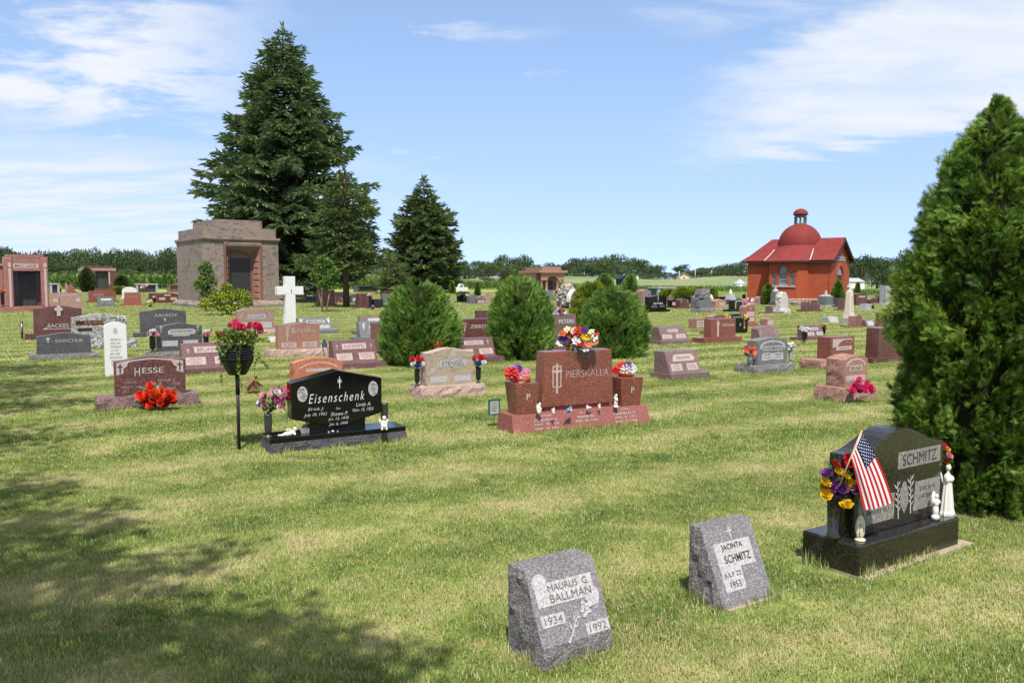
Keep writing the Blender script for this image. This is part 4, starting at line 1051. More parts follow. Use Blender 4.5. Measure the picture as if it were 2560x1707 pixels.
for q in (0, 1):
    xa, xb = (i0, (i0 + i1 - .12) / 2 - .008) if q == 0 else ((i0 + i1 - .12) / 2 + .008, i1 - .12)
    dl = MB().box(xa, xb, iy + .02, iy + .07, pz, pz + zi - .12).build('bronze_door', GR['door_dark'], MA); wd = xb - xa
    for a in range(2):
        for k in range(6): x_ = xa + wd * (.10 + .44 * a); z_ = pz + .15 + k * (zi - .4) / 6; MB().frustum(x_, x_ + wd * .36, iy + .02, iy + .021, z_, x_ + .0, x_ + wd * .36, iy - .01, iy + .02, z_ + (zi - .4) / 6 * .8).build('door_boss', GR['door_dark'], dl)
MB().box(o0 - .2, o1 + .2, -.55, .0, -.05, .16).build('step', GN, MA)

# ---- red mausoleum at the left edge
RL = R32; P0 = G(-40, 782); r = Vector((math.cos(RL), math.sin(RL), 0)); n = Vector((-r.y, r.x, 0)); PW = along(P0, r, 160)
ML = thing('mausoleum', 'polished red granite mausoleum with dark doors at the left edge', 'mausoleum', (P0.x, P0.y, 0), RL)
RG_ = GR['rose_red']; zb0 = rise(P0 + r * 1.0, 767); MB().box(-3.5, PW, 0, 6, -.1, zb0).build('platform', RG_, ML, bevel=.01)
S = P0 + n * .35 + Vector((0, 0, zb0)); a0, a1 = along(S, r, 12), along(S, r, 124); zt = zb0 + rise(S + r * a0, 643); d0, d1 = along(S, r, 36.5), along(S, r, 104.5); zd = zb0 + rise(S + r * d0, 677)
MB().box(a0, d0, .35, 3.4, zb0, zt - .0).build('pylon', RG_, ML, bevel=.05); MB().box(d1, a1, .35, 3.4, zb0, zt - .0).build('pylon', RG_, ML, bevel=.05); MB().box(d0 + .002, d1 - .002, .37, 3.4, zd, zt - .002).build('lintel', RG_, ML); MB().box(d0, d1, 1.25, 3.3, zb0, zd).build('inner_wall', GR['mahogany'], ML)
MB().box(a0 + .02, a1 - .02, .36, 3.38, zt + .002, zt + .05).build('roof_slab', RG_, ML)
for k in range(11): x_ = a0 + .2 + (a1 - a0 - .45) * k / 10; MB().box(x_ - .07, x_ + .07, .5, 3.2, zt + .05, zt + .16).build('roof_rib', RG_, ML)
for xs0 in (along(S, r, 25), along(S, r, 113.5)): MB().box(xs0, xs0 + .11, .325, .35, zb0, zt - .55).build('fluted_strip', GR['frost_warm'], ML); MB().box(xs0 - .02, xs0 + .13, .325, .35, zt - .50, zt - .28).build('carved_bud', GR['frost_warm'], ML)
f = Face(ML, (a0 + a1) / 2, .37, zb0, a1 - a0, zt - zb0, 0); f.panel(.0, .83, .56, .085, GR['frost_warm']); f.text('MAC LANE', .0, .83, .48, .055, T_DARK)
xi0, xi1 = d0 + .26, d1 - .22
for q in (0, 1):
    xa, xb = (xi0, (xi0 + xi1) / 2 - .01) if q == 0 else ((xi0 + xi1) / 2 + .01, xi1); dl = MB().box(xa, xb, 1.16, 1.23, zb0, zd - .02).build('bronze_door', GR['door_dark'], ML); w_ = xb - xa
    for k in range(4): z_ = zb0 + .35 + k * .42; MB().box(xa + w_ * .12, xb - w_ * .12, 1.14, 1.16, z_, z_ + .03).build('door_rail', GR['bronze'], dl)
    MB().box(xa + w_ * .47, xa + w_ * .53, 1.135, 1.16, zb0 + .35, zd - .3).build('door_stile', GR['bronze'], dl)
MB().box(-3.3, a0 - .002, .6, 5.5, zb0, zb0 + rise(S, 664)).build('wing_wall', RG_, ML, bevel=.02); MB().box(-3.4, a0 - .002, .5, 5.6, zb0 + rise(S, 664) + .002, zb0 + rise(S, 664) + .12).build('wing_roof', GR['pink'], ML)
far_flowers('orange flowers on the platform of the red mausoleum', 7, 728, 12, 8, ['orange', 'yellow'], 768, None, .3, M_BLACKPL, vase_px=5)

# ---- small mausoleum far left
def small_mausoleum(label, uL, uR, v, vt, mat, dl, dr, vd, group=None):
    P0 = G(uL, v); r = Vector((math.cos(R32), math.sin(R32), 0)); n = Vector((-r.y, r.x, 0)); Wd = along(P0, r, uR); h = rise(P0, vt); root = thing('mausoleum', label, 'mausoleum', (P0.x, P0.y, 0), R32)
    a0, a1 = along(P0, r, dl), along(P0, r, dr); hd = rise(P0 + r * a0, vd); M_ = GR[mat]
    MB().box(-.1, Wd + .1, -.1, 5.1, -.1, h * .10).build('plinth', M_, root); MB().box(0, a0, 0, 5, h * .10, h * .80).build('wall', M_, root); MB().box(a1, Wd, 0, 5, h * .10, h * .80).build('wall', M_, root); MB().box(a0, a1, .02, 5, hd, h * .80).build('wall', M_, root)
    MB().box(a0 + .01, a1 - .01, .6, .7, h * .1, hd).build('door', GR['door_dark'], root); MB().box(-.05, Wd + .05, -.05, 5.05, h * .802, h * .90).build('cornice', GR['pink'] if mat != 'pink' else M_, root); MB().box(.35, Wd - .35, .3, 4.7, h * .902, h).build('roof_slab', M_, root)
    for s in (a0 - .28, a1 + .12): MB().box(s, s + .16, -.03, .0, h * .25, h * .75).build('pilaster', GR['frost_warm'], root)
    return root
small_mausoleum('small brown mausoleum with dark door behind a rounded shrub', 205, 291, 727, 664, 'mahogany', 240, 271, 677)
# ---- pink mausoleum with arched porch, far centre
P0 = G(1352, 729); R2 = math.radians(24); r = Vector((math.cos(R2), math.sin(R2), 0)); n = Vector((-r.y, r.x, 0)); Wd = along(P0, r, 1411); PM = thing('mausoleum', 'pink stone mausoleum with an arched columned porch in the distance', 'mausoleum', (P0.x, P0.y, 0), R2)
h = rise(P0, 682); PK2 = GR['beige']; zp = h; dp = 6.5; zs = h * .60
MB().box(-.1, Wd + .1, -.1, dp, -.1, .18).build('plinth', PK2, PM); MB().box(0, Wd, 1.5, dp, .18, zp).build('wall', PK2, PM); MB().box(0, .35, .0, 1.5, .18, zp).build('side_wall', PK2, PM) if False else None
MB().box(-.35, Wd + .35, -.35, dp + .3, zp, zp + .35).build('cornice', PK2, PM); MB().box(.35, Wd - .35, .35, dp - .4, zp + .352, zp + .85).build('parapet', PK2, PM)
for k, x_ in enumerate((.22, Wd * .27, Wd * .73, Wd - .22)): MB().lathe([(.24, .18), (.22, .3), (.19, .35), (.17, zs - .1), (.24, zs)], 12, (x_, .25, 0)).build('column', PK2, PM)
cw = Wd * .23; seg = 12; mb = MB(); cxm = Wd / 2
def colx(x_): return zs if abs(x_ - cxm) > cw else zs + math.sqrt(max(0, 1 - ((x_ - cxm) / cw) ** 2)) * (zp - zs) * .55
xs_ = [0, cxm - cw] + [cxm - cw * math.cos(math.pi * k / seg) for k in range(1, seg)] + [cxm + cw, Wd]
for k in range(len(xs_) - 1):
    xa, xb = xs_[k], xs_[k + 1]; za, zb_ = (zs if k == 0 or k == len(xs_) - 2 else colx(xa)), (zs if k == 0 or k == len(xs_) - 2 else colx(xb)); mb.add([(xa, 0, za), (xb, 0, zb_), (xb, 0, zp), (xa, 0, zp), (xa, .5, za), (xb, .5, zb_), (xb, .5, zp), (xa, .5, zp)], [(0, 1, 2, 3), (4, 5, 6, 7), (0, 1, 5, 4)])
mb.build('arcade', PK2, PM)
for x_ in (cxm - .75, cxm + .05): MB().box(x_, x_ + .7, 1.44, 1.5, .18, zs * .95).build('door', GR['door_dark'], PM)
for s in (-1, 1): MB().box(cxm + s * Wd * .36 - .3, cxm + s * Wd * .36 + .3, 1.44, 1.5, .6, zs * .8).build('window', GR['door_dark'], PM)
# ---- black shrine
P0 = G(1554, 727); BS = thing('shrine', 'little black gabled shrine between two dark shrubs', 'shrine', P0, R32); h = rise(P0, 689); he = rise(P0, 698); BK = GR['black']
MB().box(-.8, .8, -.6, .6, -.1, .35).build('base', BK, BS); 
for s in (-1, 1): MB().lathe([(.14, .35), (.11, .45), (.11, he - .15), (.15, he)], 10, (s * .6, -.45, 0)).build('column', BK, BS); MB().lathe([(.14, .35), (.11, .45), (.11, he - .15), (.15, he)], 10, (s * .6, .45, 0)).build('column', BK, BS)
MB().box(-.5, .5, .3, .5, .35, he).build('back_panel', GR['gray_dark'], BS); MB().prism([(-1.05, he), (1.05, he), (1.0, he + .12), (.2, h - .08), (0, h), (-.2, h - .08), (-1.0, he + .12)], -.75, .75).build('gable_roof', BK, BS); blob('statue', [(0, 0, .7, .16, .14, .4), (0, 0, 1.2, .1, .1, .12)], M_WHITE, BS, .04)
# ---- sheds and houses far away
def house(label, u0, u1, vf, vw, vr, z0, Y, wallm, roofm, wins=(), cat='house', gable=True, rot=0.1, chim=None):
    P0 = At(u0, vf, Y); P0.z = z0; m_ = ppm(Y); Wd = (u1 - u0) * m_; hw = (vf - vw) * m_; hr = (vw - vr) * m_; root = thing('house' if cat == 'house' else 'shed', label, cat, P0, rot, 'distant buildings'); d = Wd * .9
    MB().box(0, Wd, 0, d, -.8, hw).build('wall', wallm, root)
    if gable:
        mb = MB(); mb.add([(0, 0, hw), (Wd, 0, hw), (Wd / 2, 0, hw + hr), (0, d, hw), (Wd, d, hw), (Wd / 2, d, hw + hr)], [(0, 1, 2), (3, 5, 4)]); mb.build('gable', wallm, root)
        mb = MB(); e = Wd * .07
        for s in (-1, 1): xe = Wd / 2 + s * (Wd / 2 + e); ze = hw - hr * .14; mb.add([(Wd / 2, -e, hw + hr + .15), (xe, -e, ze + .15), (xe, d + e, ze + .15), (Wd / 2, d + e, hw + hr + .15), (Wd / 2, -e, hw + hr - .1), (xe, -e, ze - .1), (xe, d + e, ze - .1), (Wd / 2, d + e, hw + hr - .1)], [(0, 1, 2, 3), (4, 5, 6, 7), (0, 1, 5, 4), (1, 2, 6, 5), (2, 3, 7, 6)])
        mb.build('roof', roofm, root)
    else:
        e = Wd * .05; mb = MB(); mb.add([(-e, -e, hw), (Wd + e, -e, hw), (Wd + e, d + e, hw), (-e, d + e, hw), (Wd * .1, d / 2, hw + hr), (Wd * .9, d / 2, hw + hr)], [(0, 1, 5, 4), (2, 3, 4, 5), (1, 2, 5), (3, 0, 4)]); mb.build('roof', roofm, root)
    for (a, b_, c_, e_) in wins: w = MB().box(a * Wd, b_ * Wd, -.06, 0.0, c_ * hw, e_ * hw).build('window', PALE, root); MB().box((a + .015) * Wd, (b_ - .015) * Wd, -.09, -.061, (c_ + .04) * hw, (e_ - .04) * hw).build('pane', GR['door_dark'], w)
    return root
CREAMW = plain('cream_siding', lin(232, 214, 176), .8, scale=1.0); ROOFG = plain('gray_shingle', lin(118, 122, 120), .9, scale=2.0); WHITEW = plain('white_siding', lin(222, 222, 220), .8, scale=1.0); METALR = plain('pale_metal_roof', lin(190, 196, 200), .45, .5, .3, scale=2.0)
hz = lambda u, v, Y: CH + (700 - v) * Y / F
house('cream house with gray roof on the far rise, right of its garages', 1692, 1728, 699, 692, 682, hz(1700, 699, 235), 235, CREAMW, ROOFG, ((.42, .58, .55, .95), (.1, .25, .2, .6)), rot=-.15)
house('cream garage, left of two beside the far house', 1649, 1667, 705, 701, 694, hz(1650, 705, 225), 225, CREAMW, ROOFG, ((.2, .8, .0, .7),)); house('cream garage, right of two beside the far house', 1668, 1689, 705, 700, 693.5, hz(1670, 705, 225), 225, CREAMW, ROOFG, ((.2, .8, .0, .7),))
house('pale gray shed at the edge of the wood behind the shrine', 1589, 1597, 703, 692, 689, hz(1590, 703, 225), 225, WHITEW, ROOFG, cat='shed')
house('long white shed with low roof right of the chapel', 2112, 2162, 727, 707, 697.5, 0, 140, WHITEW, METALR, ((.62, .78, .2, .9),), cat='shed', gable=False, rot=.05)
P0 = G(1849, 724); GB = thing('grain_bin', 'round corrugated steel grain bin left of the chapel', 'grain bin', P0); R_ = 16 * ppm(P0.y); mb = MB(); zt = rise(P0, 709.5); pr = []
for k in range(13): pr += [(R_, zt * k / 13), (R_ * .985, zt * (k + .5) / 13)]
MB().lathe(pr + [(R_, zt)], 32, smooth=False).build('wall', METALR, GB); MB().lathe([(R_ * 1.04, zt), (R_ * .15, rise(P0, 699)), (R_ * .15, rise(P0, 698)), (.02, rise(P0, 697.6))], 32, smooth=False, cap=False).build('roof', METALR, GB); MB().box(-R_ * .75, R_ * .1, -R_ * 1.02, -R_ * .5, .2, zt * .48).build('hatch', WHITEW, GB)
for k, (u_, vt, vf, Y) in enumerate(((1698, 678, 700, 228), (1738, 673, 690, 232), (1779, 676, 692, 236))):
    P0 = At(u_, vf, Y); po = thing('utility_pole', ('utility pole in front of the far cream house', 'utility pole right of the far cream house', 'utility pole before the dark trees left of the grain bin')[k], 'pole', P0, 0, 'distant utility poles'); h = (vf - vt) * ppm(Y); MB().tube([(0, 0, -1), (0, 0, h)], .11, 6).build('pole', plain('pole_wood_%d' % k, lin(196, 190, 180), .8), po); MB().box(-.7, .7, -.06, .06, h - .5, h - .38).build('crossarm', GR['gray_mid'], po)
# ------------------------------------------------------------------ the near monuments
# --- two slanted gray markers in the foreground
def bevel_marker(label, fl, fr, top_l, depth, key, rot=None, rock_foot=0.0, tip_v=None, slope=0.36):
    P, Q = G(*fl), G(*fr); r = (Q - P); Wd = r.length; rot = math.atan2(r.y, r.x); r.normalize(); n = Vector((-r.y, r.x, 0))
    C = P + r * Wd / 2 + n * depth / 2
    root = thing('headstone', label, 'headstone', (C.x, C.y, 0), rot, 'headstones in the cemetery')
    S = P + Vector((0, 0, rock_foot)); h = 0.4
    for _ in range(5): h = rise(S + n * (slope * h), top_l)
    y0 = -depth / 2; h_all = rock_foot + h
    # body: sawn face and top, chipped sides
    ny, nz = 6, 12; mb = MB(); vs = []
    def yfront(z): return y0 + slope * max(0.0, z - rock_foot)
    cols = []
    for j in range(nz + 1):
        z = -0.05 + (h_all + 0.05) * j / nz
        ring = []
        yf = yfront(z); yb = y0 + depth
        nx = 7
        for i in range(nx): ring.append((-Wd / 2 + Wd * i / nx, yf, 'f', i))
        for i in range(ny): ring.append((Wd / 2, yf + (yb - yf) * i / ny, 'r', i))
        for i in range(nx): ring.append((Wd / 2 - Wd * i / nx, yb, 'b', i))
        for i in range(ny): ring.append((-Wd / 2, yb - (yb - yf) * i / ny, 'l', i))
        for (x, y, sd, i) in ring:
            q = Vector((x, y, z)) * 13 + Vector((len(label), 0, 3)); a = (noise.noise(q) * .7 + .6 * noise.noise(q * 2.6)) * 0.02 + 0.006
            if j == nz: a *= 0.2
            dx = dy = 0
            if sd == 'r' and i > 0: dx = a
            if sd == 'l' and i > 0: dx = -a
            if sd == 'b' and i > 0: dy = a
            if sd == 'f' and z < rock_foot - 0.01: dy = -abs(a) * 1.5 + 0.008
            vs.append((x + dx, y + dy, z))
        cnt = len(ring)
    fs = [(j * cnt + i, j * cnt + (i + 1) % cnt, (j + 1) * cnt + (i + 1) % cnt, (j + 1) * cnt + i) for j in range(nz) for i in range(cnt)]
    fs.append(list(range(nz * cnt, (nz + 1) * cnt)))
    mb.add(vs, fs); o = mb.build('tablet', GR['gray'], root)
    o.data.materials.append(GR['gray_rock'])
    for p in o.data.polygons:
        nrm = p.normal; c_ = p.center
        if not (nrm.y < -0.6 and c_.z > rock_foot) and nrm.z < 0.9: p.material_index = 1
        if nrm.z > 0.9: p.material_index = 1
    f = Face(root, 0, y0, rock_foot, Wd, h, slope); f.base_top = h_all; f.W, f.bd = Wd, depth
    STONES[key] = f
    return f
f = bevel_marker('slanted gray granite marker with a carved rose, nearest to the camera', (1359, 1682), (1530, 1627), 1427, 0.27, 'rose', rock_foot=0.085, slope=.47)
f.poly([(-.43, .515), (.40, .515), (.40, .80), (-.43, .80)], GR['frost'])
for sx, cx_, cz_ in ((1, -.34, .80), (1, .35, .515)):
    ang = range(0, 360, 24); f.poly([(cx_ + .105 * math.cos(math.radians(a)), cz_ + .105 * f.w / f.h * math.sin(math.radians(a))) for a in ang], GR['frost'], off=0.0016, th=0.003)
f.text('MAURUS  G.', .05, .725, .60, .085, T_GRAY, bold=0.0); f.text('BALLMAN', .05, .595, .60, .10, T_GRAY, bold=0.0)
f.panel(-.27, .345, .33, .145, GR['frost']); f.text('1934', -.27, .345, .25, .09, T_GRAY, bold=0.0)
f.panel(.32, .13, .33, .145, GR['frost']); f.text('1992', .32, .13, .25, .09, T_GRAY, bold=0.0)
f.sprig(-.13, .03, .10, .36, GR['frost'], n=5, size=.09, name='carved_rose_stem', seed=8)
ro = MB()
for i in range(9):
    a = i * 2.4; r_ = 0.03 + 0.055 * (i / 9); c0 = (.20 + r_ * math.cos(a), .375 + r_ * math.sin(a) * f.w / f.h)
    ro.add([f.P(c0[0] + .035 * math.cos(a + k), c0[1] + .03 * math.sin(a + k), .003 + .0004 * i) for k in (0, 1.3, 2.6, 3.9, 5.2)], [(0, 1, 2, 3, 4)])
ro.build('carved_rose', GR['frost'], f.root)
f = bevel_marker('slanted gray granite marker with a small cross above its pale panel', (1812, 1531), (1935, 1493), 1319, 0.25, 'cross_marker', slope=0.46)
f.cross(.02, .795, .115, .155, GR['frost'], t=.10, arm=.64)
f.poly([(-.36, .46), (.36, .46), (.36, .775), (-.36, .775)], GR['frost']); f.poly([(-.36, .20), (.04, .20), (.04, .465), (-.36, .465)], GR['frost'], off=0.0022)
f.text('JACINTA', -.02, .705, .42, .085, T_DARK, bold=.01); f.text('SCHMITZ', .03, .57, .52, .095, T_DARK, bold=.01)
f.text('JULY 22', -.16, .385, .33, .07, T_DARK, bold=0.0); f.text('1953', -.15, .275, .20, .075, T_DARK, bold=0.0)
s_ = STONES['cross_marker']
MB().box(-s_.W / 2 + .02, s_.W / 2 + .06, -s_.bd / 2 - .015, s_.bd / 2 + .03, -.05, .010).build('foundation', GR['slab'], s_.root)
for k_ in ('cross_marker',): NO_GRASS.append((s_.root.location.x, s_.root.location.y, s_.W / 2 + .04, s_.bd / 2 + .0, s_.root.rotation_euler.z))

# --- large dark monument with the flag
f = stone('headstone', 'large polished dark green granite monument beside the tall evergreen', 'green_black', (2133, 2352, 1071), (2145, 1447, 2396, 1366), 'serp', d=0.17, bd=0.37,
          rot=math.atan2(.574, .862), hs=.80, bevel=0.006, key='flag', slab=(0.0, 0.10, 0.045, 0.03, 0.014))
FL = f
NO_GRASS.append((f.root.location.x, f.root.location.y, f.W / 2 + .05, f.bd / 2 + .02, f.rot))
f.panel(.21, .675, .50, .17, GR['frost_dim']); f.text('SCHMITZ', .21, .675, .40, .115, T_DARK, bold=-.004)
f.poly([(.15, .12), (.47, .12), (.47, .42), (.17, .42)], GR['frost_dim']); f.poly([(-.46, .10), (-.07, .10), (-.07, .36), (-.46, .40)], GR['frost_dim'])
f.lines(.31, .30, .26, .16, 2, T_GRAY, seed=4); f.lines(-.27, .26, .3, .16, 2, T_GRAY, seed=5)
f.sprig(-.02, .08, -.04, .47, GR['frost'], n=9, size=.055, name='carved_laurel', seed=3); f.sprig(.12, .10, .11, .50, GR['frost'], n=9, size=.055, name='carved_laurel', seed=4)
f.poly([(.0, .22), (.045, .12), (.09, .22), (.085, .36), (.055, .45), (.03, .45), (.0, .36)], GR['frost_dim'], name='carved_praying_hands')
f.base.text('DAD', .12, 1.0, .001, .001, T_GRAY) if False else None

def on_base(u, v, z): return G(u, v, z)
Zb = FL.base_top
# black urn with roses
V0 = on_base(2083, 1345, Zb)
its = [(2121, 1144, 17, 'red', 'rose'), (2089, 1160, 17, 'red', 'rose'), (2106, 1156, 20, 'purple', 'rose'), (2114, 1172, 19, 'purple', 'rose'), (2099, 1182, 20, 'yellow', 'rose'), (2113, 1188, 20, 'yellow', 'rose'),
       (2068, 1186, 24, 'purple', 'rose'), (2063, 1208, 22, 'yellow', 'rose'), (2060, 1218, 19, 'yellow', 'rose'), (2082, 1214, 23, 'purple', 'rose'), (2126, 1212, 24, 'yellow', 'rose'), (2106, 1222, 22, 'purple', 'rose'),
       (2090, 1233, 19, 'purple', 'rose'), (2140, 1224, 21, 'purple', 'rose'), (2065, 1237, 22, 'yellow', 'rose'), (2094, 1251, 23, 'purple', 'rose'), (2116, 1264, 25, 'yellow', 'rose'), (2127, 1190, 18, 'red', 'rose'),
       (2108, 1198, 15, 'red', 'rose'), (2124, 1160, 16, 'red', 'rose'), (2096, 1196, 12, 'white', 'lily')]
bq = bouquet('flower_vase', 'black granite urn of purple, yellow and red roses beside the flag', V0, its, V0.y - .03, 110, 0.045, (0.30, 0.048, GR['green_black'], BOXVASE), seed=4, spread=.06)
for a_, b_ in (((2110, 1240), (2153, 1257)), ((2092, 1170), (2083, 1125)), ((2100, 1170), (2099, 1130))):
    fern(At(a_[0], a_[1], V0.y - .03) - V0, At(b_[0], b_[1], V0.y - .06) - V0, .02, LEAF_FLOWER, bq, 10)
# flag on a short staff
Yf = V0.y - 0.10
A_, B_, Cc, D_ = At(2153, 1079, Yf), At(2127, 1144, Yf - .01), At(2160, 1278, Yf - .05), At(2234, 1256, Yf + .02)
K_ = At(2203, 1150, Yf)
foot = At(2098, 1215, Yf - .005)
flag = thing('flag', 'small red, white and blue striped flag hanging from a short staff', 'flag', (foot.x, foot.y, foot.z))
mfl, t, b = new_mat('flag_cloth')
uvn = t.nodes.new('ShaderNodeUVMap'); sp_ = t.nodes.new('ShaderNodeSeparateXYZ'); t.links.new(uvn.outputs[0], sp_.inputs[0])
st = MATH(t, 'GREATER_THAN', MATH(t, 'MODULO', MATH(t, 'MULTIPLY', sp_.outputs[1], 13.0), 2.0), 1.0)
c = mixc_(t, st, lin(196, 40, 48), lin(238, 234, 232))
can = MATH(t, 'MULTIPLY', MATH(t, 'LESS_THAN', sp_.outputs[0], 0.40), MATH(t, 'GREATER_THAN', sp_.outputs[1], 6 / 13))
c = mixc_(t, can, c, lin(34, 38, 88))
c = mixc_(t, MATH(t, 'LESS_THAN', sp_.outputs[0], 0.03), c, lin(236, 234, 232))
t.links.new(c, b.inputs['Base Color']); b.inputs['Roughness'].default_value = 0.8; b.inputs['Specular IOR Level'].default_value = .15
tr = t.nodes.new('ShaderNodeBsdfTranslucent'); t.links.new(c, tr.inputs[0]); mx = t.nodes.new('ShaderNodeMixShader'); mx.inputs[0].default_value = 0.2
t.links.new(b.outputs[0], mx.inputs[1]); t.links.new(tr.outputs[0], mx.inputs[2]); t.links.new(mx.outputs[0], t.nodes['Material Output'].inputs[0])
def flag_pt(s, q):
    """s across the hoist (0 = top), q along the fly"""
    up_ = A_ * (1 - q) ** 2 + K_ * (2 * q * (1 - q)) + D_ * q * q
    dn = B_.lerp(Cc, q)
    P = up_.lerp(dn, s)
    fold = (math.sin(s * 13 + q * 2.2) * .5 + math.sin(s * 7.0 + 1.2) * .6) * 0.016 * min(1, q * 2.4 + .15)
    return P + Vector((fold * .45, fold * 1.0, 0.0))
ns, nq = 39, 26; vs, uv = [], []
for i in range(ns + 1):
    for j in range(nq + 1):
        s, q = i / ns, j / nq; vs.append(flag_pt(s, q) - foot); uv.append((q, 1 - s))
fs = [(i * (nq + 1) + j, i * (nq + 1) + j + 1, (i + 1) * (nq + 1) + j + 1, (i + 1) * (nq + 1) + j) for i in range(ns) for j in range(nq)]
me = bpy.data.meshes.new('cloth'); me.from_pydata(vs, [], fs); me.update(); ul = me.uv_layers.new(name='UVMap')
for lp in me.loops: ul.data[lp.index].uv = uv[lp.vertex_index]
me.polygons.foreach_set('use_smooth', [True] * len(me.polygons)); me.materials.append(mfl); cloth_o = new_obj('cloth', me, flag)
mb = MB()
for i in range(9):
    for j in range(6 if i % 2 == 0 else 5):
        s = (i + .7) / 10.4 * 7 / 13; q = .03 + (j + (.5 if i % 2 == 0 else 1.0)) / 6 * .37
        c0 = flag_pt(s, q); du = (flag_pt(s, q + .01) - c0).normalized(); dv = (flag_pt(s - .01, q) - c0).normalized(); nn = du.cross(dv).normalized()
        if nn.y > 0: nn = -nn
        ring = []
        for k in range(10):
            a = math.pi / 2 + k * math.pi / 5; rr = .0052 if k % 2 == 0 else .0023
            ring.append(c0 + du * rr * math.cos(a) + dv * rr * math.sin(a) + nn * .0012 - foot)
        mb.add(ring, [list(range(10))])
o = mb.build('star_field', T_WHITE, cloth_o); o['kind'] = 'stuff'
sd_ = (A_ - B_).normalized()
MB().tube([(0, 0, 0), B_ - foot + Vector((0, .003, 0)), A_ - foot + sd_ * .012], .0042, 8).build('staff', plain('flag_staff_wood', lin(196, 160, 116), .6), flag)
MB().lathe([(0.0, 0), (.006, .004), (.003, .010), (.006, .016), (0.001, .03)], 8, tuple(A_ - foot + sd_ * .012)).build('finial', T_GOLD, flag)

# small cream shell shrine
P = on_base(2150, 1350, Zb); r0 = thing('shell_shrine', 'small cream oval shrine figurine standing on the dark base', 'figurine', P, math.radians(12))
mb = MB(); mb.lathe([(0, 0), (.030, 0), (.030, .006), (.024, .012), (.018, .014), (0, .014)], 14, cap=False); mb.build('foot', M_CREAM, r0)
blob('shell', [(0, .008, .075, .028, .013, .064), (-.018, 0, .07, .010, .012, .055), (.018, 0, .07, .010, .012, .055), (0, 0, .13, .016, .012, .014)], M_CREAM, r0, .003)
blob('robed_figure', [(0, -.010, .05, .010, .006, .035), (0, -.011, .092, .0065, .006, .009)], M_CREAM, r0, .002)
# tall lace angel and the smaller one in front of it
P = on_base(2366, 1285, Zb); r0 = thing('angel_figurine', 'tall white angel figurine in a long ribbed gown on the dark base', 'figurine', P, FL.rot)
mb = MB(); seg = 20
prof = [(.052, 0), (.052, .012), (.046, .03), (.036, .12), (.027, .2), (.022, .23)]
vs = []
for r_, z_ in prof:
    for i in range(seg): a = 2 * math.pi * i / seg; k = 1 + (.09 if i % 2 else -.05); vs.append((r_ * k * math.cos(a), r_ * k * math.sin(a) * .8, z_))
mb.add(vs, [(j * seg + i, j * seg + (i + 1) % seg, (j + 1) * seg + (i + 1) % seg, (j + 1) * seg + i) for j in range(len(prof) - 1) for i in range(seg)]); mb.add(vs[-seg:], [list(range(seg))])
mb.build('gown', M_WHITE, r0)
blob('body', [(0, 0, .235, .03, .022, .03), (0, -.015, .225, .02, .018, .02), (.028, -.012, .225, .010, .014, .022), (-.028, -.012, .225, .010, .014, .022), (0, 0, .275, .010, .010, .02), (0, -.002, .298, .017, .017, .021)], M_WHITE, r0, .004)
for s in (-1, 1): blob('wing', [(s * .03, .022, .23, .012, .006, .05, (0, s * .4, 0)), (s * .045, .026, .20, .009, .005, .04, (0, s * .3, 0))], M_WHITE, r0, .004)
P = on_base(2338, 1300, Zb); r0 = thing('angel_figurine', 'small white angel figurine in front of the tall ribbed angel', 'figurine', P, FL.rot)
blob('body', [(0, 0, .02, .03, .024, .022), (0, 0, .06, .022, .018, .045), (0, -.002, .11, .02, .016, .03), (0, -.004, .15, .012, .012, .018), (-.004, .014, .135, .024, .008, .05), (.012, -.012, .115, .011, .010, .016)], M_WHITE, r0, .004)
its = [(2359, 1116, 13, 'coral', 'rose'), (2369, 1124, 10, 'yellow', 'rose'), (2372, 1140, 14, 'pink', 'rose'), (2364, 1152, 13, 'orange', 'rose'), (2368, 1164, 12, 'yellow', 'rose'), (2356, 1149, 10, 'purple', 'rose')]
B0 = G(2362, 1262, Zb)
bouquet('flower_vase', 'narrow vase of small bright roses behind the tall angel figurine', B0, its, B0.y, 30, .035, (.16, .022, GR['green_black'], VASE), seed=6, spread=.03)

# --- black hexagonal monument
Pn, Qn = G(676, 1137), G(1014, 1102); r = Qn - Pn; Wd = r.length; rot = math.atan2(r.y, r.x); r.normalize(); n = Vector((-r.y, r.x, 0)); bd = .36
C = Pn + r * Wd / 2 + n * bd / 2
HX = thing('headstone', 'polished black six-sided monument with two white oval pictures', 'headstone', (C.x, C.y, 0), rot, 'headstones in the cemetery')
h1, h2 = rise(Pn, 1109), rise(Pn, 1097)
o = rock_box(Wd, bd, h1 + .04, 0, 0, -.04, .014, 3, .05).build('base', GR['black_rock'], HX)
MB().box(-Wd / 2 - .004, Wd / 2 + .004, -bd / 2 - .004, bd / 2 + .004, h1, h2).build('base_cap', GR['black'], HX, bevel=.005)
d = .17; y0 = -d / 2; S = Pn + n * (bd - d) / 2 + Vector((0, 0, h2))
pl = [('l', 733, 1056), ('b', 853, 1070), ('r', 955, 1048)]
def lx(u, z): return along(S + Vector((0, 0, z)), r, u) - Wd / 2
def lz(u, v):
    z = .3
    for _ in range(4):
        a = along(S + Vector((0, 0, z)), r, u); z = rise(S + r * a, v)
    return lx(u, z), z
pts = [lz(853, 1070 + 0), lz(955, 1047), lz(956, 944), lz(848, 925), lz(735, 959), lz(730, 1056)]
zz = [max(.02, p[1]) for p in pts]
pts = [(p[0], z_) for p, z_ in zip(pts, zz)]
cxm = (pts[1][0] + pts[5][0]) / 2; hw = (pts[1][0] - pts[5][0]) / 2
pts = [(cxm, .035), (cxm + hw, .15), (cxm + hw, pts[2][1]), (cxm, pts[3][1]), (cxm - hw, pts[2][1]), (cxm - hw, .15)]
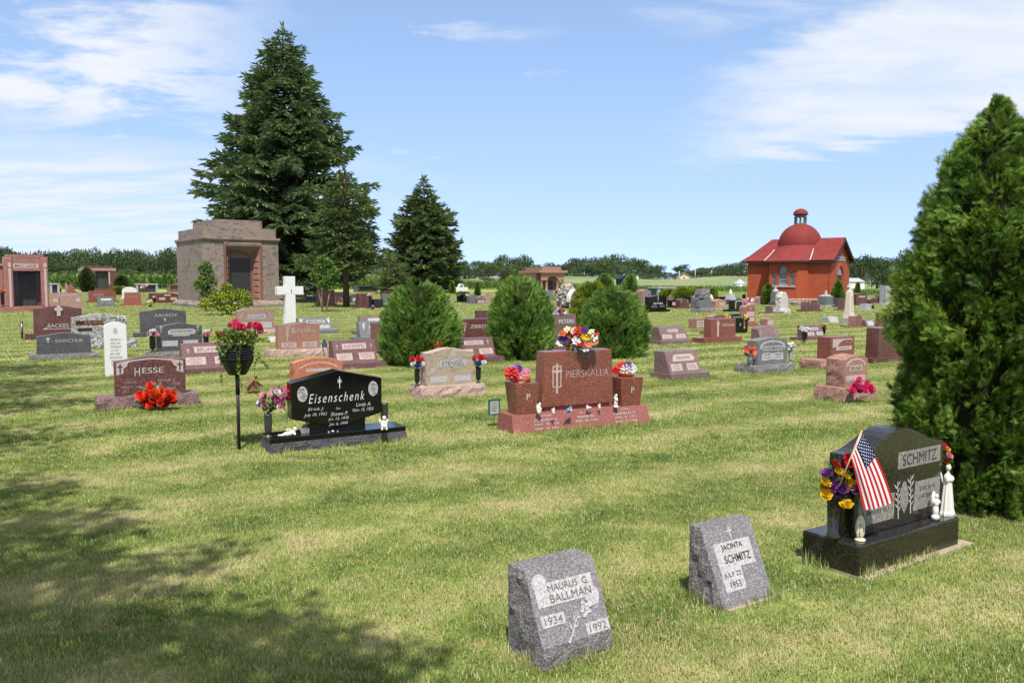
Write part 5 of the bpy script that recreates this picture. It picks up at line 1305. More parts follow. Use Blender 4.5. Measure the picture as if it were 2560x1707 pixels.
MB().prism([(x, h2 + z) for x, z in pts], y0, y0 + d).build('tablet', GR['black'], HX, bevel=.006)
MB().box(cxm - hw * .62, cxm + hw * .62, y0 + .012, y0 + d - .012, h2, h2 + .115).build('pedestal', GR['black'], HX, bevel=.003)
hgt = pts[3][1]; f = Face(HX, cxm, y0, h2, 2 * hw, hgt, 0); HXF = f
f.text('Eisenschenk', -.01, .56, .62, .15, T_WHITE, shear=.32, bold=-.008, gap=1.3)
def starburst(f, x, z, w, h, mat):
    mb = MB(); asp = f.w / f.h
    for i in range(12):
        a = math.pi * 2 * i / 12; l = w * (.5 if i % 2 else .36)
        d_ = (math.cos(a), math.sin(a)); q = (-d_[1] * w * .05, d_[0] * w * .05)
        mb.add([f.P(x + q[0], z + q[1] * asp, .004), f.P(x - q[0], z - q[1] * asp, .004), f.P(x + d_[0] * l, z + d_[1] * l * asp, .004)], [(0, 1, 2)])
    mb.build('carved_rays', mat, f.root)
    f.cross(x, z - h * .62, w * .30, h, mat, t=.16, arm=.66, off=.005)
starburst(f, .02, .82, .075, .19, T_WHITE)
for (x_, z_, sd) in ((-.385, .645, 1), (.40, .66, 2)):
    ov = f.poly([(x_ + .055 * math.cos(a), z_ + .125 * math.sin(a)) for a in [2 * math.pi * k / 20 for k in range(20)]], GR['frost'], name='etched_oval')
    g = random.Random(sd); mb = MB()
    for k in range(7):
        zz = z_ - .09 + .028 * k; w_ = g.uniform(.02, .045); xx = x_ + g.uniform(-.02, .02)
        mb.add([f.P(xx - w_, zz, .004), f.P(xx + w_, zz + g.uniform(-.01, .01), .004), f.P(xx + w_ * .8, zz + .012, .004), f.P(xx - w_ * .5, zz + .010, .004)], [(0, 1, 2, 3)])
    mb.build('etched_scene', T_GRAY, HX)
for (s, x_, z_, w_, h_) in (('Erick J.', -.245, .385, .17, .06), ('July 10, 1952', -.25, .295, .25, .062), ('Son', .0, .375, .05, .035), ('Shawn P.', .01, .285, .19, .06), ('Jan. 13, 1978', .0, .20, .23, .058), ('Jan. 6, 1999', .0, .115, .21, .058),
                            ('Linda A.', .285, .41, .17, .06), ('Nov. 15, 1954', .28, .32, .24, .062)):
    f.text(s, x_, z_, w_, h_, T_WHITE, shear=.3, bold=-.012)
def hb(u, v): return G(u, v, h2)
P = hb(671, 1092); its = []
g = random.Random(21)
for k in range(26):
    a = g.uniform(0, 6.28); q = math.sqrt(g.random()); its.append((684 + 40 * q * math.cos(a), 992 + 34 * q * math.sin(a), g.uniform(9, 15), g.choice(['magenta', 'pink', 'magenta', 'white', 'lilac', 'pink', 'magenta']), g.choice(['rose', 'lily'])))
bouquet('flower_vase', 'steel vase of pink and white flowers on the black monument', P, its, P.y, 90, .035, (.22, .036, M_STEEL, VASE), seed=3, spread=.05)
g = random.Random(5)
mb = MB(); Bq = bpy.data.objects[-1] if False else None
rt = [o for o in COL.objects if o.get('label', '').startswith('steel vase of pink')][0]
for k in range(7):
    p0 = At(702, 1010, P.y) - P; p2 = At(712 + 3.2 * k + g.uniform(-2, 2), 1054 + g.uniform(-8, 5), P.y - .03) - P
    mb.tube([p0, p0.lerp(p2, .5) + Vector((.02, 0, .03)), p2], .0012, 4)
o = mb.build('trailing_grass', plain('green_blade', lin(40, 96, 72), .5), rt); o['kind'] = 'stuff'
P = G(972, 1044, h2 * .9); P = hb(966, 1066) + n * .05
r0 = thing('flower_vase', 'empty patterned steel vase at the right end of the black monument', 'vase', P)
vase(r0, .235, .038, M_STEEL)
P = hb(958, 1073) - n * .02; r0 = thing('cherub_figurine', 'white seated cherub figurine at the right end of the black monument', 'figurine', P, rot - .3)
blob('body', [(0, 0, .035, .034, .028, .036), (0, -.004, .078, .026, .022, .03), (.004, -.010, .120, .022, .022, .024), (-.020, -.034, .040, .013, .02, .022), (.022, -.034, .040, .013, .02, .022), (-.022, -.022, .066, .009, .018, .012), (.022, -.022, .066, .009, .018, .012), (-.034, .028, .078, .016, .008, .03, (0, -.3, 0)), (.034, .028, .078, .016, .008, .03, (0, .3, 0)), (-.022, -.050, .013, .012, .018, .012), (.024, -.050, .013, .012, .018, .012)], M_WHITE, r0, .0045)
P = hb(722, 1089) - n * .03; r0 = thing('cherub_figurine', 'white reclining cherub figurine with tan wings beside the steel vase', 'figurine', P, rot)
blob('body', [(-.02, 0, .024, .05, .024, .024), (.03, 0, .034, .03, .024, .026), (.052, -.004, .066, .021, .02, .022), (-.07, -.005, .018, .03, .014, .013), (-.105, -.008, .020, .012, .010, .012), (.045, -.02, .02, .012, .02, .014)], M_WHITE, r0, .0045)
for s in (-1, 1): blob('wing', [(.0 + s * .012, .01, .058, .03, .008, .014, (0, .5 + s * .2, 0))], M_CREAM, r0, .004)
P = hb(772, 1082); r0 = thing('fieldstone', 'rough gray flat stone set upright before the black monument', 'stone', P, rot)
mb = tablet_mesh([(-.075, 0), (.055, 0), (.088, .05), (.075, .07), (.01, .085), (-.045, .08), (-.08, .03)], .03, .25, 0, 0, 0, .006, 4); mb.build('stone_face', GR['gray_rock'], r0)
for i, (u_, v_, rr, lb) in enumerate(((822, 1081, .010, 'left of three white pebbles before the black monument'), (832, 1080, .016, 'largest of three white pebbles before the black monument'), (844, 1079, .008, 'right and smallest of three white pebbles before the black monument'))):
    P = hb(u_, v_); o = blob('pebble', [(0, 0, rr * .6, rr, rr * .8, rr * .62), (rr * .3, rr * .1, rr * .5, rr * .7, rr * .6, rr * .5)], M_WHITE, None, rr * .25); o.location = P; tag(o, lb, 'pebble', 'white pebbles on the black base')

# --- red monument with two planters
Pn, Qn = G(1285, 1090), G(1630, 1057); r = Qn - Pn; Wd = r.length; rot = math.atan2(r.y, r.x); r.normalize(); n = Vector((-r.y, r.x, 0)); bd = .42
C = Pn + r * Wd / 2 + n * bd / 2; hb_ = .205
PK = thing('headstone', 'wide red granite monument flanked by two tapered granite planters', 'headstone', (C.x, C.y, 0), rot, 'headstones in the cemetery')
sl = .085
MB().frustum(-Wd / 2, Wd / 2, -bd / 2, bd / 2, -.04, -Wd / 2 + .02, Wd / 2 - .02, -bd / 2 + sl, bd / 2, hb_).build('base', GR['red_lt'], PK, bevel=.005)
fb = Face(PK, 0, -bd / 2, 0, Wd, hb_, sl / (hb_ + .04)); fb.y0 += .04 * fb.slope
for (x_, lns) in ((-.265, ('FATHER', 'CELESTINE G.', 'NOV. 18, 1924', 'MAR. 29, 2009')), (.02, ('MOTHER', 'MARIE W.', 'APR. 26, 1926')), (.31, ('SON', 'GERALD E.', 'JAN. 9, 1951', 'AUG. 4, 1968'))):
    for k, s in enumerate(lns):
        z_ = .86 - .215 * k; fb.text(s, x_, z_, (.06 if k == 0 and len(s) < 4 else .085 if k == 0 else .165 if len(s) > 8 else .13), .13 if k else .10, T_LIGHT, bold=.004)
y0 = -bd / 2 + .17; d = .19; S = Pn + n * (.17) + Vector((0, 0, hb_ + .045))
a0, a1 = along(S, r, 1355), along(S, r, 1534); cxp = (a0 + a1) / 2 - Wd / 2; tw = a1 - a0; th = rise(S + r * (a0 + a1) / 2, 876)
MB().prism([(cxp + x, hb_ + .045 + z) for x, z in outline('flat', tw, th, taper=.075)], y0, y0 + d).build('tablet', GR['red'], PK, bevel=.006)
MB().box(cxp - tw / 2 + .04, cxp + tw / 2 - .04, y0 + .03, y0 + d - .02, hb_, hb_ + .05).build('plinth', GR['red_lt'], PK)
f = Face(PK, cxp, y0, hb_ + .045, tw, th, 0); PKF = f
f.text('PIERSKALLA', .12, .575, .60, .135, T_MID, bold=.0)
f.cross(-.30, .24, .14, .54, GR['frost_warm'], t=.10, arm=.74)
f.poly([(-.36, .35), (-.24, .35), (-.24, .74), (-.36, .74)], GR['frost_warm'], off=.0012, name='carved_frame', th=.002)
f.poly([(-.345, .37), (-.255, .37), (-.255, .72), (-.345, .72)], GR['red'], off=.0017, name='carved_recess', th=.001)
for (ul, ur, vt, vbt, key) in ((1284, 1343, 957, 1042, 'l'), (1548, 1604, 943, 1020, 'r')):
    S2 = Pn + n * .10 + Vector((0, 0, hb_)); a0, a1 = along(S2, r, ul + (8 if key == 'l' else 6)), along(S2, r, ur - (2 if key == 'l' else 4)); cx_ = (a0 + a1) / 2 - Wd / 2; bw = a1 - a0; hh = rise(S2 + r * (a0 + a1) / 2, vt)
    tw2 = bw * 1.22
    MB().frustum(cx_ - bw / 2, cx_ + bw / 2, -bd / 2 + .10, -bd / 2 + .10 + .20, hb_, cx_ - tw2 / 2, cx_ + tw2 / 2, -bd / 2 + .075, -bd / 2 + .345, hb_ + hh).build('planter', GR['red'], PK, bevel=.005)
    ff = Face(PK, cx_, -bd / 2 + .10, hb_, bw, hh, -.025 / hh); ff.text('P', .05, .56, .20, .20, T_LIGHT, bold=.02)
    cW = PK.matrix_basis @ Vector((cx_, -bd / 2 + .20, hb_ + hh)); Yc = (C + r * cx_ + n * (-bd / 2 + .20)).y; base = C + r * cx_ + n * (-bd / 2 + .20) + Vector((0, 0, hb_ + hh))
    if key == 'l': its = [(1280, 936, 34, 'coral', 'ball'), (1300, 943, 26, 'white', 'ball'), (1294, 924, 26, 'violet', 'daisy'), (1283, 922, 20, 'lilac', 'daisy'), (1314, 932, 26, 'pink', 'daisy'), (1304, 949, 22, 'white', 'daisy'), (1272, 930, 22, 'coral', 'daisy'), (1290, 948, 20, 'coral', 'ball')]; lb = 'coral, white and purple flowers in a terracotta pot, left planter'
    else: its = [(1550, 923, 30, 'coral', 'ball'), (1566, 927, 30, 'white', 'ball'), (1540, 928, 22, 'red', 'daisy'), (1570, 914, 20, 'violet', 'daisy'), (1580, 922, 24, 'white', 'daisy'), (1574, 934, 20, 'white', 'ball'), (1558, 914, 22, 'coral', 'daisy')]; lb = 'red and white flowers in a terracotta pot, right planter'
    rt = bouquet('potted_flowers', lb, base, its, base.y, 30, .03, seed=31 + ord(key), spread=.06)
    MB().lathe([(0, 0), (.085, 0), (.09, .035), (.095, .05), (.08, .05), (.075, .02), (0, .02)], 18, cap=False).build('pot', M_TERRA, rt)
# saddle of flowers on top
top = C + r * cxp + n * (y0 + d / 2) + Vector((0, 0, hb_ + .045 + th)); its = []
colsx = [(1413, 850, 20, 'violet', 'daisy'), (1408, 834, 20, 'orange', 'daisy'), (1425, 835, 20, 'crimson', 'daisy'), (1429, 845, 24, 'yellow', 'daisy'), (1447, 830, 26, 'coral', 'ball'), (1424, 868, 24, 'yellow', 'daisy'), (1466, 840, 26, 'yellow', 'daisy'), (1440, 852, 22, 'white', 'lily'),
         (1455, 852, 26, 'cream', 'daisy'), (1453, 862, 22, 'red', 'daisy'), (1484, 846, 22, 'white', 'lily'), (1486, 856, 20, 'peach', 'daisy'), (1470, 860, 22, 'peach', 'daisy'), (1436, 828, 20, 'cream', 'daisy'), (1462, 826, 18, 'violet', 'daisy'), (1436, 864, 20, 'pink', 'daisy'), (1398, 860, 18, 'white', 'lily'),
         (1442, 872, 20, 'white', 'lily'), (1464, 872, 20, 'white', 'lily'), (1478, 830, 18, 'cream', 'lily'), (1418, 824, 18, 'cream', 'lily'), (1402, 846, 16, 'violet', 'daisy'), (1473, 868, 16, 'cream', 'lily'), (1490, 838, 16, 'coral', 'daisy')]
rt = bouquet('flower_saddle', 'large mixed bouquet lying on top of the red granite monument', top, colsx, top.y - .06, 120, .05, seed=12, spread=.10)
for k in range(12):
    u0 = 1428 + 5 * k; fern(At(u0, 858, top.y - .12) - top, At(u0 + random.uniform(-12, 16), 886 + random.uniform(-6, 10), top.y - .15) - top, .012, LEAF_FERN, rt, 7)
# figurines on the base
def pkb(u, v): return G(u, v, hb_)
P = pkb(1348, 1036); r0 = thing('angel_figurine', 'white angel figurine turned sideways by the left planter of the red monument', 'figurine', P, rot + .9)
blob('body', [(0, 0, .03, .026, .024, .034), (0, 0, .075, .022, .02, .035), (0, -.006, .112, .017, .017, .02), (0, .022, .07, .03, .008, .05), (0, -.02, .06, .014, .012, .014)], M_WHITE, r0, .0045)
P = pkb(1384, 1035); r0 = thing('angel_figurine', 'tiny white praying angel figurine left of the blue bird', 'figurine', P, rot)
blob('body', [(0, 0, .018, .016, .014, .02), (0, 0, .04, .012, .012, .018), (0, -.002, .062, .010, .010, .011), (-.014, .008, .045, .010, .005, .014), (.014, .008, .045, .010, .005, .014)], M_WHITE, r0, .003)
P = pkb(1422, 1032); r0 = thing('bird_figurine', 'blue songbird figurine with white breast on the red base', 'figurine', P, rot + .2)
M_BIRD = plain('blue_glaze', lin(86, 128, 172), .35, .5)
blob('body', [(0, 0, .034, .036, .022, .024, (0, -.35, 0)), (.03, 0, .058, .018, .017, .017), (-.048, 0, .018, .028, .010, .006, (0, -.4, 0)), (.05, 0, .056, .008, .004, .004), (0, 0, .012, .012, .012, .012)], M_BIRD, r0, .0035)
blob('breast', [(.018, -.008, .030, .02, .018, .02)], M_WHITE, r0, .0035)
P = pkb(1470, 1025); r0 = thing('dove_figurine', 'white dove figurine right of the blue bird on the red base', 'figurine', P, rot)
blob('body', [(0, 0, .024, .026, .018, .02), (-.012, 0, .048, .012, .011, .012), (.034, 0, .026, .018, .012, .006, (0, -.3, 0)), (.01, -.008, .032, .02, .012, .012)], M_WHITE, r0, .0035)
P = pkb(1499, 1023); r0 = thing('angel_figurine', 'tiny white angel figurine between the dove and the robed figure', 'figurine', P, rot)
blob('body', [(0, 0, .018, .014, .013, .02), (0, 0, .04, .011, .011, .016), (0, -.002, .058, .009, .009, .010), (-.012, .008, .042, .009, .005, .013), (.012, .008, .042, .009, .005, .013)], M_WHITE, r0, .003)
P = pkb(1540, 1019); r0 = thing('robed_figurine', 'tall white kneeling figurine against the right planter of the red monument', 'figurine', P, rot)
blob('body', [(0, 0, .012, .034, .03, .014), (0, .004, .05, .024, .022, .045), (0, .004, .10, .024, .02, .03), (0, -.002, .14, .016, .017, .02), (0, -.018, .09, .014, .014, .02), (0, .012, .12, .022, .014, .03)], M_WHITE, r0, .0045)
# framed card on a stake behind the left planter
P = G(1236, 1070); hh = rise(P, 1000); r0 = thing('picture_frame', 'small glass memorial card in a green frame beside the red monument', 'sign', P, rot)
zb = rise(P, 1034)
MB().box(-.055, .055, 0, .012, zb, hh).build('card', plain('pale_card', lin(176, 182, 180), .4), r0)
mb = MB(); mb.box(-.068, -.055, -.006, .018, zb - .012, hh + .012).box(.055, .068, -.006, .018, zb - .012, hh + .012).box(-.055, .055, -.006, .018, hh, hh + .012).box(-.055, .055, -.006, .018, zb - .012, zb)
o = mb.build('frame', plain('green_frame', lin(46, 96, 84), .5), r0)
MB().tube([(0, .01, -.05), (0, .01, zb)], .004, 6).build('stake', M_BLACKMET, r0)
ff = Face(r0, 0, 0, zb, .11, hh - zb, 0); ff.lines(0, .5, .8, .7, 6, T_DARK, off=.002, seed=3)

# --- planter on a post
P = G(598, 1126); PL = thing('hanging_planter', 'black ribbed pot of red geraniums on a tall black post', 'planter', P)
zr = lambda v: rise(P, v)
MB().tube([(0, 0, -.1), (0, 0, zr(937))], .016, 10).build('post', M_BLACKMET, PL); MB().tube([(0, 0, zr(985)), (0, 0, zr(937))], .021, 10).build('post_sleeve', M_BLACKMET, PL)
z0, z1, z2 = zr(936), zr(902), zr(864); cx_ = At(593, 900, P.y).x - P.x
prof = [(0, z0), (.084, z0), (.088, z0 + .005), (.155, z1), (.160, z1 + .01)]
for k in range(5):
    z = z1 + .012 + (z2 - z1 - .02) * k / 5; dz = (z2 - z1) / 5; prof += [(.150, z), (.163, z + dz * .25), (.163, z + dz * .7), (.150, z + dz * .95)]
prof += [(.17, z2), (.155, z2), (.14, z2 - .04), (0, z2 - .04)]
MB().lathe(prof, 10, (cx_, 0, 0), smooth=False, cap=False).build('pot', M_BLACKPL, PL)
g = random.Random(17); pts = []
for k in range(420):
    a, q = g.uniform(0, 6.28), math.sqrt(g.random()); zz = z2 + (zr(815) - z2) * (g.random() ** .8) * (1 - .35 * q); pts.append((cx_ + .20 * q * math.cos(a), .17 * q * math.sin(a), zz))
leaf_spray('geranium_leaves', pts, .04, LEAF_VINE, PL, 3, narrow=.45)
fl = [(588, 806, 15, 'hotpink'), (597, 815, 15, 'hotpink'), (606, 818, 16, 'crimson'), (590, 817, 14, 'crimson'), (626, 813, 14, 'crimson'), (640, 815, 16, 'crimson'), (648, 816, 14, 'crimson'), (651, 827, 14, 'crimson'), (574, 813, 10, 'magenta'), (552, 835, 13, 'crimson'), (578, 828, 9, 'magenta'), (616, 832, 8, 'magenta')]
for (u_, v_, s_, c_) in fl: blossom('ball', c_, At(u_, v_, P.y - g.uniform(-.02, .08)) - P, s_ * 1.35 * ppm(P.y), PL, rnd=g)
mb = MB()
for (u_, v_, s_, c_) in fl: q = At(u_, v_, P.y) - P; mb.tube([(cx_ + (q.x - cx_) * .4, q.y * .3, z2), q], .002, 4)
o = mb.build('flower_stalks', LEAF_VINE, PL); o['kind'] = 'stuff'
for vi, pth in enumerate((((560, 860), (548, 890), (554, 930), (556, 965)), ((556, 855), (545, 868), (552, 900)), ((590, 866), (594, 905), (600, 950), (606, 972)), ((628, 862), (646, 890), (664, 912), (670, 925)), ((632, 866), (640, 900), (636, 940), (642, 968), (644, 990)), ((640, 850), (660, 852), (684, 858)), ((600, 866), (598, 890), (601, 928)), ((575, 862), (562, 880), (560, 896)))):
    ps = [At(u_, v_, P.y - .165 - .01 * k) - P for k, (u_, v_) in enumerate(pth)]
    vo = MB().tube(ps, .0025, 5).build('vine', LEAF_VINE, PL); lp = []
    for k in range(len(ps) - 1):
        for q in range(6): lp.append(ps[k].lerp(ps[k + 1], (q + .5) / 6))
    leaf_spray('vine_leaves', lp, .036, LEAF_VINE, vo, 40 + vi, narrow=.45)
# little wooden bird house standing behind
P = G(634, 985); r0 = thing('bird_house', 'small weathered wooden bird house on a stake behind the planter', 'bird house', P, R32)
z0, z1 = rise(P, 976), rise(P, 944); w_ = .075; hh = z1 - z0
MB().prism([(-w_, z0), (w_, z0), (w_, z0 + hh * .55), (0, z1 - .015), (-w_, z0 + hh * .55)], -.07, .07).build('box', M_WOOD, r0)
for s in (-1, 1):
    mb = MB(); mb.add([(0, -.10, z1), (s * (w_ + .04), -.10, z0 + hh * .38), (s * (w_ + .04), .10, z0 + hh * .38), (0, .10, z1), (0, -.10, z1 - .014), (s * (w_ + .04), -.10, z0 + hh * .38 - .014), (s * (w_ + .04), .10, z0 + hh * .38 - .014), (0, .10, z1 - .014)], [(0, 1, 2, 3), (4, 5, 6, 7), (0, 1, 5, 4), (2, 3, 7, 6), (1, 2, 6, 5)]); mb.build('roof_board', M_WOOD, r0)
MB().lathe([(0, 0), (.02, 0)], 12, (0, 0, 0), cap=False); MB().prism([(.018 * math.cos(k), z0 + hh * .4 + .018 * math.sin(k)) for k in [i * .6283 for i in range(10)]], -.073, -.069).build('entrance_hole', M_BLACKPL, r0)
MB().tube([(0, 0, -.05), (0, 0, z0)], .012, 6).build('stake', M_WOOD, r0)
# bits on the grass
o = blob('fallen_petal', [(0, 0, .012, .016, .012, .008), (.012, .004, .016, .010, .010, .008)], FC['pink'], None, .004); o.location = G(728, 1151); tag(o, 'pink fallen petal on the grass before the black monument', 'petal')
# ------------------------------------------------------------------ stones of the middle distance
S_ = lambda label, mat, tab, base=None, kind='flat', **k: stone('headstone', label, mat, tab, base, kind, **k)
def slant_panels(f, text=None, two=True, tc=None, mat='frost_warm', top=(.0, .70, .52, .22), low=.30):
    f.panel(*top, GR[mat])
    if text: f.text(text, top[0], top[1], top[2] * .82, top[3] * .62, tc or T_GRAY)
    else: f.lines(top[0], top[1], top[2] * .85, top[3] * .7, 1, tc or T_GRAY, seed=int(f.w * 991))
    if two:
        for s in (-1, 1):
            f.panel(s * .26, low, .36, .30, GR[mat]); f.lines(s * .26, low, .32, .24, 3, tc or T_GRAY, seed=int(f.h * 777) + s)

# left group
f = S_('mahogany monument with a curved top and corner crosses behind red flowers', 'mahogany', (288, 465, 891), (243, 1030, 498, 997), 'serp', d=.2, bd=.36, hs=.90, rough=.008, side_mat='mahogany_rock', base_rough=.02, base_mat='mahogany_rock', rot=math.radians(28), key='hesse')
f.poly([(-.47, .80), (-.36, .85), (-.20, .90), (0, .93), (.2, .90), (.36, .85), (.47, .80), (.47, .86), (.3, .92), (0, .97), (-.3, .92), (-.47, .86)], GR['frost_warm'], name='carved_border')
for s in (-1, 1):
    f.poly([(s * .47, .55), (s * .47, .86), (s * .30, .88), (s * .33, .76), (s * .38, .70), (s * .37, .60)][::s], GR['frost_warm'], off=.0031, name='carved_corner'); f.cross(s * .42, .60, .07, .24, T_DARK, t=.14, off=.006)
f.text('H', -.185, .62, .075, .21, T_LIGHT, bold=.0); f.text('ESSE', .035, .64, .30, .145, T_LIGHT, bold=.0)
f.text('VIRGIL  J.', -.25, .345, .26, .075, T_MID, bold=-.01); f.text('MARIE E.', .23, .365, .26, .075, T_MID, bold=-.01)
f.text('MAY 1', -.33, .235, .14, .07, T_MID, bold=-.01); f.text('1920', .36, .26, .12, .07, T_MID, bold=-.01); f.text('OCT.', -.35, .125, .10, .07, T_MID, bold=-.01)
P = G(394, 1027); g = random.Random(2); its = []
for k in range(30): a = k * 2.4; q = math.sqrt((k + .5) / 30); its.append((393 + 48 * q * math.cos(a), 995 + 22 * q * math.sin(a), g.uniform(13, 18), 'scarlet', 'rose'))
its += [(388, 984, 20, 'orange', 'rose'), (398, 990, 17, 'orange', 'rose'), (384, 992, 16, 'yellow', 'rose'), (376, 986, 15, 'orange', 'rose'), (410, 985, 13, 'pink', 'daisy'), (392, 970, 12, 'white', 'daisy'), (377, 965, 18, 'scarlet', 'rose')]
rt = bouquet('flower_spray', 'bright red and orange flower spray before the mahogany monument', P, its, P.y, 90, .05, seed=8, spread=.09)
for (a_, b_) in (((372, 985), (318, 985)), ((380, 975), (340, 962)), ((392, 970), (378, 950)), ((398, 968), (402, 952)), ((410, 975), (440, 966)), ((370, 995), (325, 1000)), ((415, 985), (452, 975))):
    fern(At(a_[0], a_[1], P.y + .06) - P, At(b_[0], b_[1], P.y + .05) - P, .05, LEAF_FERN, rt, 12)

f = S_('low gray stone with a cross and curved top, left of the white slab', 'gray_dark', (92, 229, 832), (75, 903, 246, 888), 'serp', d=.2, bd=.34, hs=.86, base_rough=.015, base_mat='gray_rock', taper=.03)
f.cross(-.29, .55, .08, .26, T_LIGHT, t=.12); f.text('SAWCHUK', .10, .62, .52, .16, T_LIGHT, bold=-.006); f.lines(-.2, .28, .3, .14, 2, T_GRAY, seed=2); f.lines(.25, .30, .3, .14, 2, T_GRAY, seed=3)
f = S_('plain white upright slab with rounded top behind the mahogany monument', 'marble', (264, 320, 805, 944), None, 'oval', d=.10, hs=.935, bevel=.004)
f.poly([(.10 * math.cos(a), .84 + .055 * math.sin(a)) for a in [k * .6283 for k in range(10)]], GR['frost'], name='carved_badge')
f.lines(0, .46, .62, .52, 8, GR['gray_lt'], seed=12)
f = S_('coarse pale gray stone with two bronze plaques behind the white slab', 'gray_coarse', (181, 318, 785), (168, 876, 342, 853), 'serp', d=.24, bd=.42, hs=.88, rough=.02, base_rough=.03)
f.panel(-.18, .68, .50, .15, GR['bronze'], th=.012, off=.01, name='bronze_plaque'); f.text('RAUSCH', -.10, .68, .34, .10, T_GOLD, off=.013); f.panel(-.27, .42, .25, .11, GR['bronze'], th=.012, off=.01, name='bronze_plaque')
f = S_('wide brown monument with a cross in a notch at its centre', 'mahogany', (84, 207, 764), (62, 852, 222, 835), 'serp', d=.2, bd=.36, hs=.90, taper=.015, rot=math.radians(30))
f.panel(.02, .80, .21, .30, T_DARK, name='carved_recess'); f.cross(.02, .62, .17, .38, GR['frost_warm'], t=.22, arm=.66, off=.02, th=.018); f.text('BACKES', .0, .27, .42, .14, T_LIGHT, bold=.0)
f.poly([(-.33, .14), (-.22, .14), (-.22, .22)], T_LIGHT); f.poly([(-.2, .14), (.45, .14), (.45, .16), (-.2, .16)], T_LIGHT)
f = S_('plain dark gray upright stone with a curved top, behind the twin-cross stone', 'gray_dark', (352, 466, 772), (336, 846, 480, 832), 'serp', d=.2, bd=.34, hs=.90, bevel=.006)
f.text('RAUSCH', .05, .72, .46, .12, T_LIGHT, bold=-.004); f.cross(.03, .44, .05, .16, T_LIGHT)
f = S_('dark gray stone with two crosses and flower vases at its sides', 'gray_dark', (394, 506, 808), (372, 899, 528, 881), 'serp', d=.2, bd=.40, hs=.90, base_rough=.02, base_mat='gray_rock', bevel=.006, key='johannes')
f.poly([(-.26, .60), (.33, .60), (.37, .72), (.30, .79), (-.20, .79), (-.26, .72)], GR['frost'], name='carved_scroll'); f.text('JOHANNES', .04, .70, .50, .115, T_DARK, bold=-.004)
for s in (-1, 1): f.cross(s * .41 , .70, .075, .24, T_LIGHT, t=.10)
f.poly([(-.14, .54), (.2, .54), (.24, .58), (-.18, .58)], T_LIGHT, name='carved_tassel'); f.panel(-.22, .28, .34, .20, GR['frost']); f.panel(.24, .28, .34, .20, GR['frost'])
zb = f.base_top
far_flowers('pink and white posy in a black vase left of the twin-cross stone', 382, 834, 30, 20, ['pink', 'white', 'white'], 880, None, zb, M_BLACKPL, vase_px=9, group='posies in black vases')
far_flowers('pink and white posy in a black vase right of the twin-cross stone', 516, 833, 26, 20, ['pink', 'white'], 876, None, zb, M_BLACKPL, vase_px=8, group='posies in black vases')
f = S_('plum slanted stone with pale name panel behind the hanging planter', 'plum', (458, 596, 857), (456, 938, 604, 924), d=.30, bd=.38, slope=.42)
f.cross(-.38, .60, .06, .20, T_LIGHT, t=.10); slant_panels(f, 'BRUNNER', top=(.02, .74, .58, .24))
f = S_('brown veined stone with pale panels by the flowering yellow shrub', 'gneiss_small', (594, 686, 772), (582, 840, 702, 826), 'oval', d=.2, bd=.36, hs=.90, base_rough=.02, base_mat='beige_rock')
f.panel(.02, .62, .50, .20, GR['frost']); f.text('SCHLEPER', .02, .62, .44, .12, T_GRAY); f.panel(-.24, .22, .34, .28, GR['frost']); f.panel(.26, .22, .34, .28, GR['frost'])
for s in (-1, 1): f.sprig(s * .42, .55, s * .36, .82, T_LIGHT, 5, .05)
f = S_('tan polished stone with carved vine and rough pink base', 'beige', (696, 800, 806), (676, 897, 819, 876), 'serp', d=.2, bd=.38, hs=.92, base_rough=.02, base_mat='beige_rock')
f.sprig(-.30, .30, -.26, .92, T_LIGHT, 9, .09, seed=4); f.sprig(-.26, .92, .02, .95, T_LIGHT, 5, .05, seed=6)
f.text('B', -.13, .70, .085, .20, T_LIGHT, bold=-.01); f.text('OLFING', .18, .68, .48, .13, T_LIGHT, bold=-.01)
for s in (-1, 1): f.panel(s * .25 , .16, .36, .20, GR['frost_warm']); f.lines(s * .25, .16, .3, .14, 2, T_GRAY, seed=6 + s)
S_('tiny white marker block left of the tan stone', 'marble', (675, 692, 843, 858), None, d=.16)
# tall white cross
P = G(725, 822); CR = thing('stone_cross', 'tall white granite cross standing behind the tan stone', 'cross', P + Vector((0, 0, 0)), R32, None)
r_ = Vector((math.cos(R32), math.sin(R32), 0)); ht = rise(P, 691); za, zb_ = rise(P, 737), rise(P, 716); wv = .5 * 24.5 * ppm(P.y); wa = .5 * 66 * ppm(P.y)
MB().prism([(-wv * 1.35, -.05), (wv * 1.35, -.05), (wv * 1.05, ht * .28), (wv, za), (wa, za + .0), (wa, zb_), (wv, zb_), (wv, ht), (-wv, ht), (-wv, zb_), (-wa, zb_), (-wa, za), (-wv, za), (-wv * 1.05, ht * .28)], -.14, .14).build('cross_body', GR['marble'], CR, bevel=.01)
f = Face(CR, 0, -.14, 0, 2 * wa, ht, 0); f.cross(0, .22, .62, .66, T_WHITE, t=.025, arm=.70, off=.004); f.poly([(.02, .66), (.05, .68), (.05, .74), (.02, .76)], T_DARK, name='carved_crescent')
f = S_('gray slanted stone with white name panel behind the tan stone', 'gray_mid', (748, 832, 794), (744, 838, 846, 828), d=.30, bd=.38, slope=.42)
f.panel(.02, .70, .55, .24, GR['gray_lt']); f.text('MOSELLE', .02, .70, .44, .15, T_DARK)
for s in (-1, 1): f.sprig(s * .42, .55, s * .40, .92, T_WHITE, 5, .08); f.panel(s * .26, .28, .34, .26, GR['gray_lt'])
f = S_('gray slanted stone with white panels beside the left round bush', 'gray_mid', (902, 950, 803), (888, 852, 965, 845), d=.30, bd=.40, slope=.42); f.panel(.2, .62, .4, .2, GR['gray_lt']); f.panel(.2, .30, .4, .26, GR['gray_lt']); f.sprig(-.28, .5, -.24, .9, T_WHITE, 5, .12)
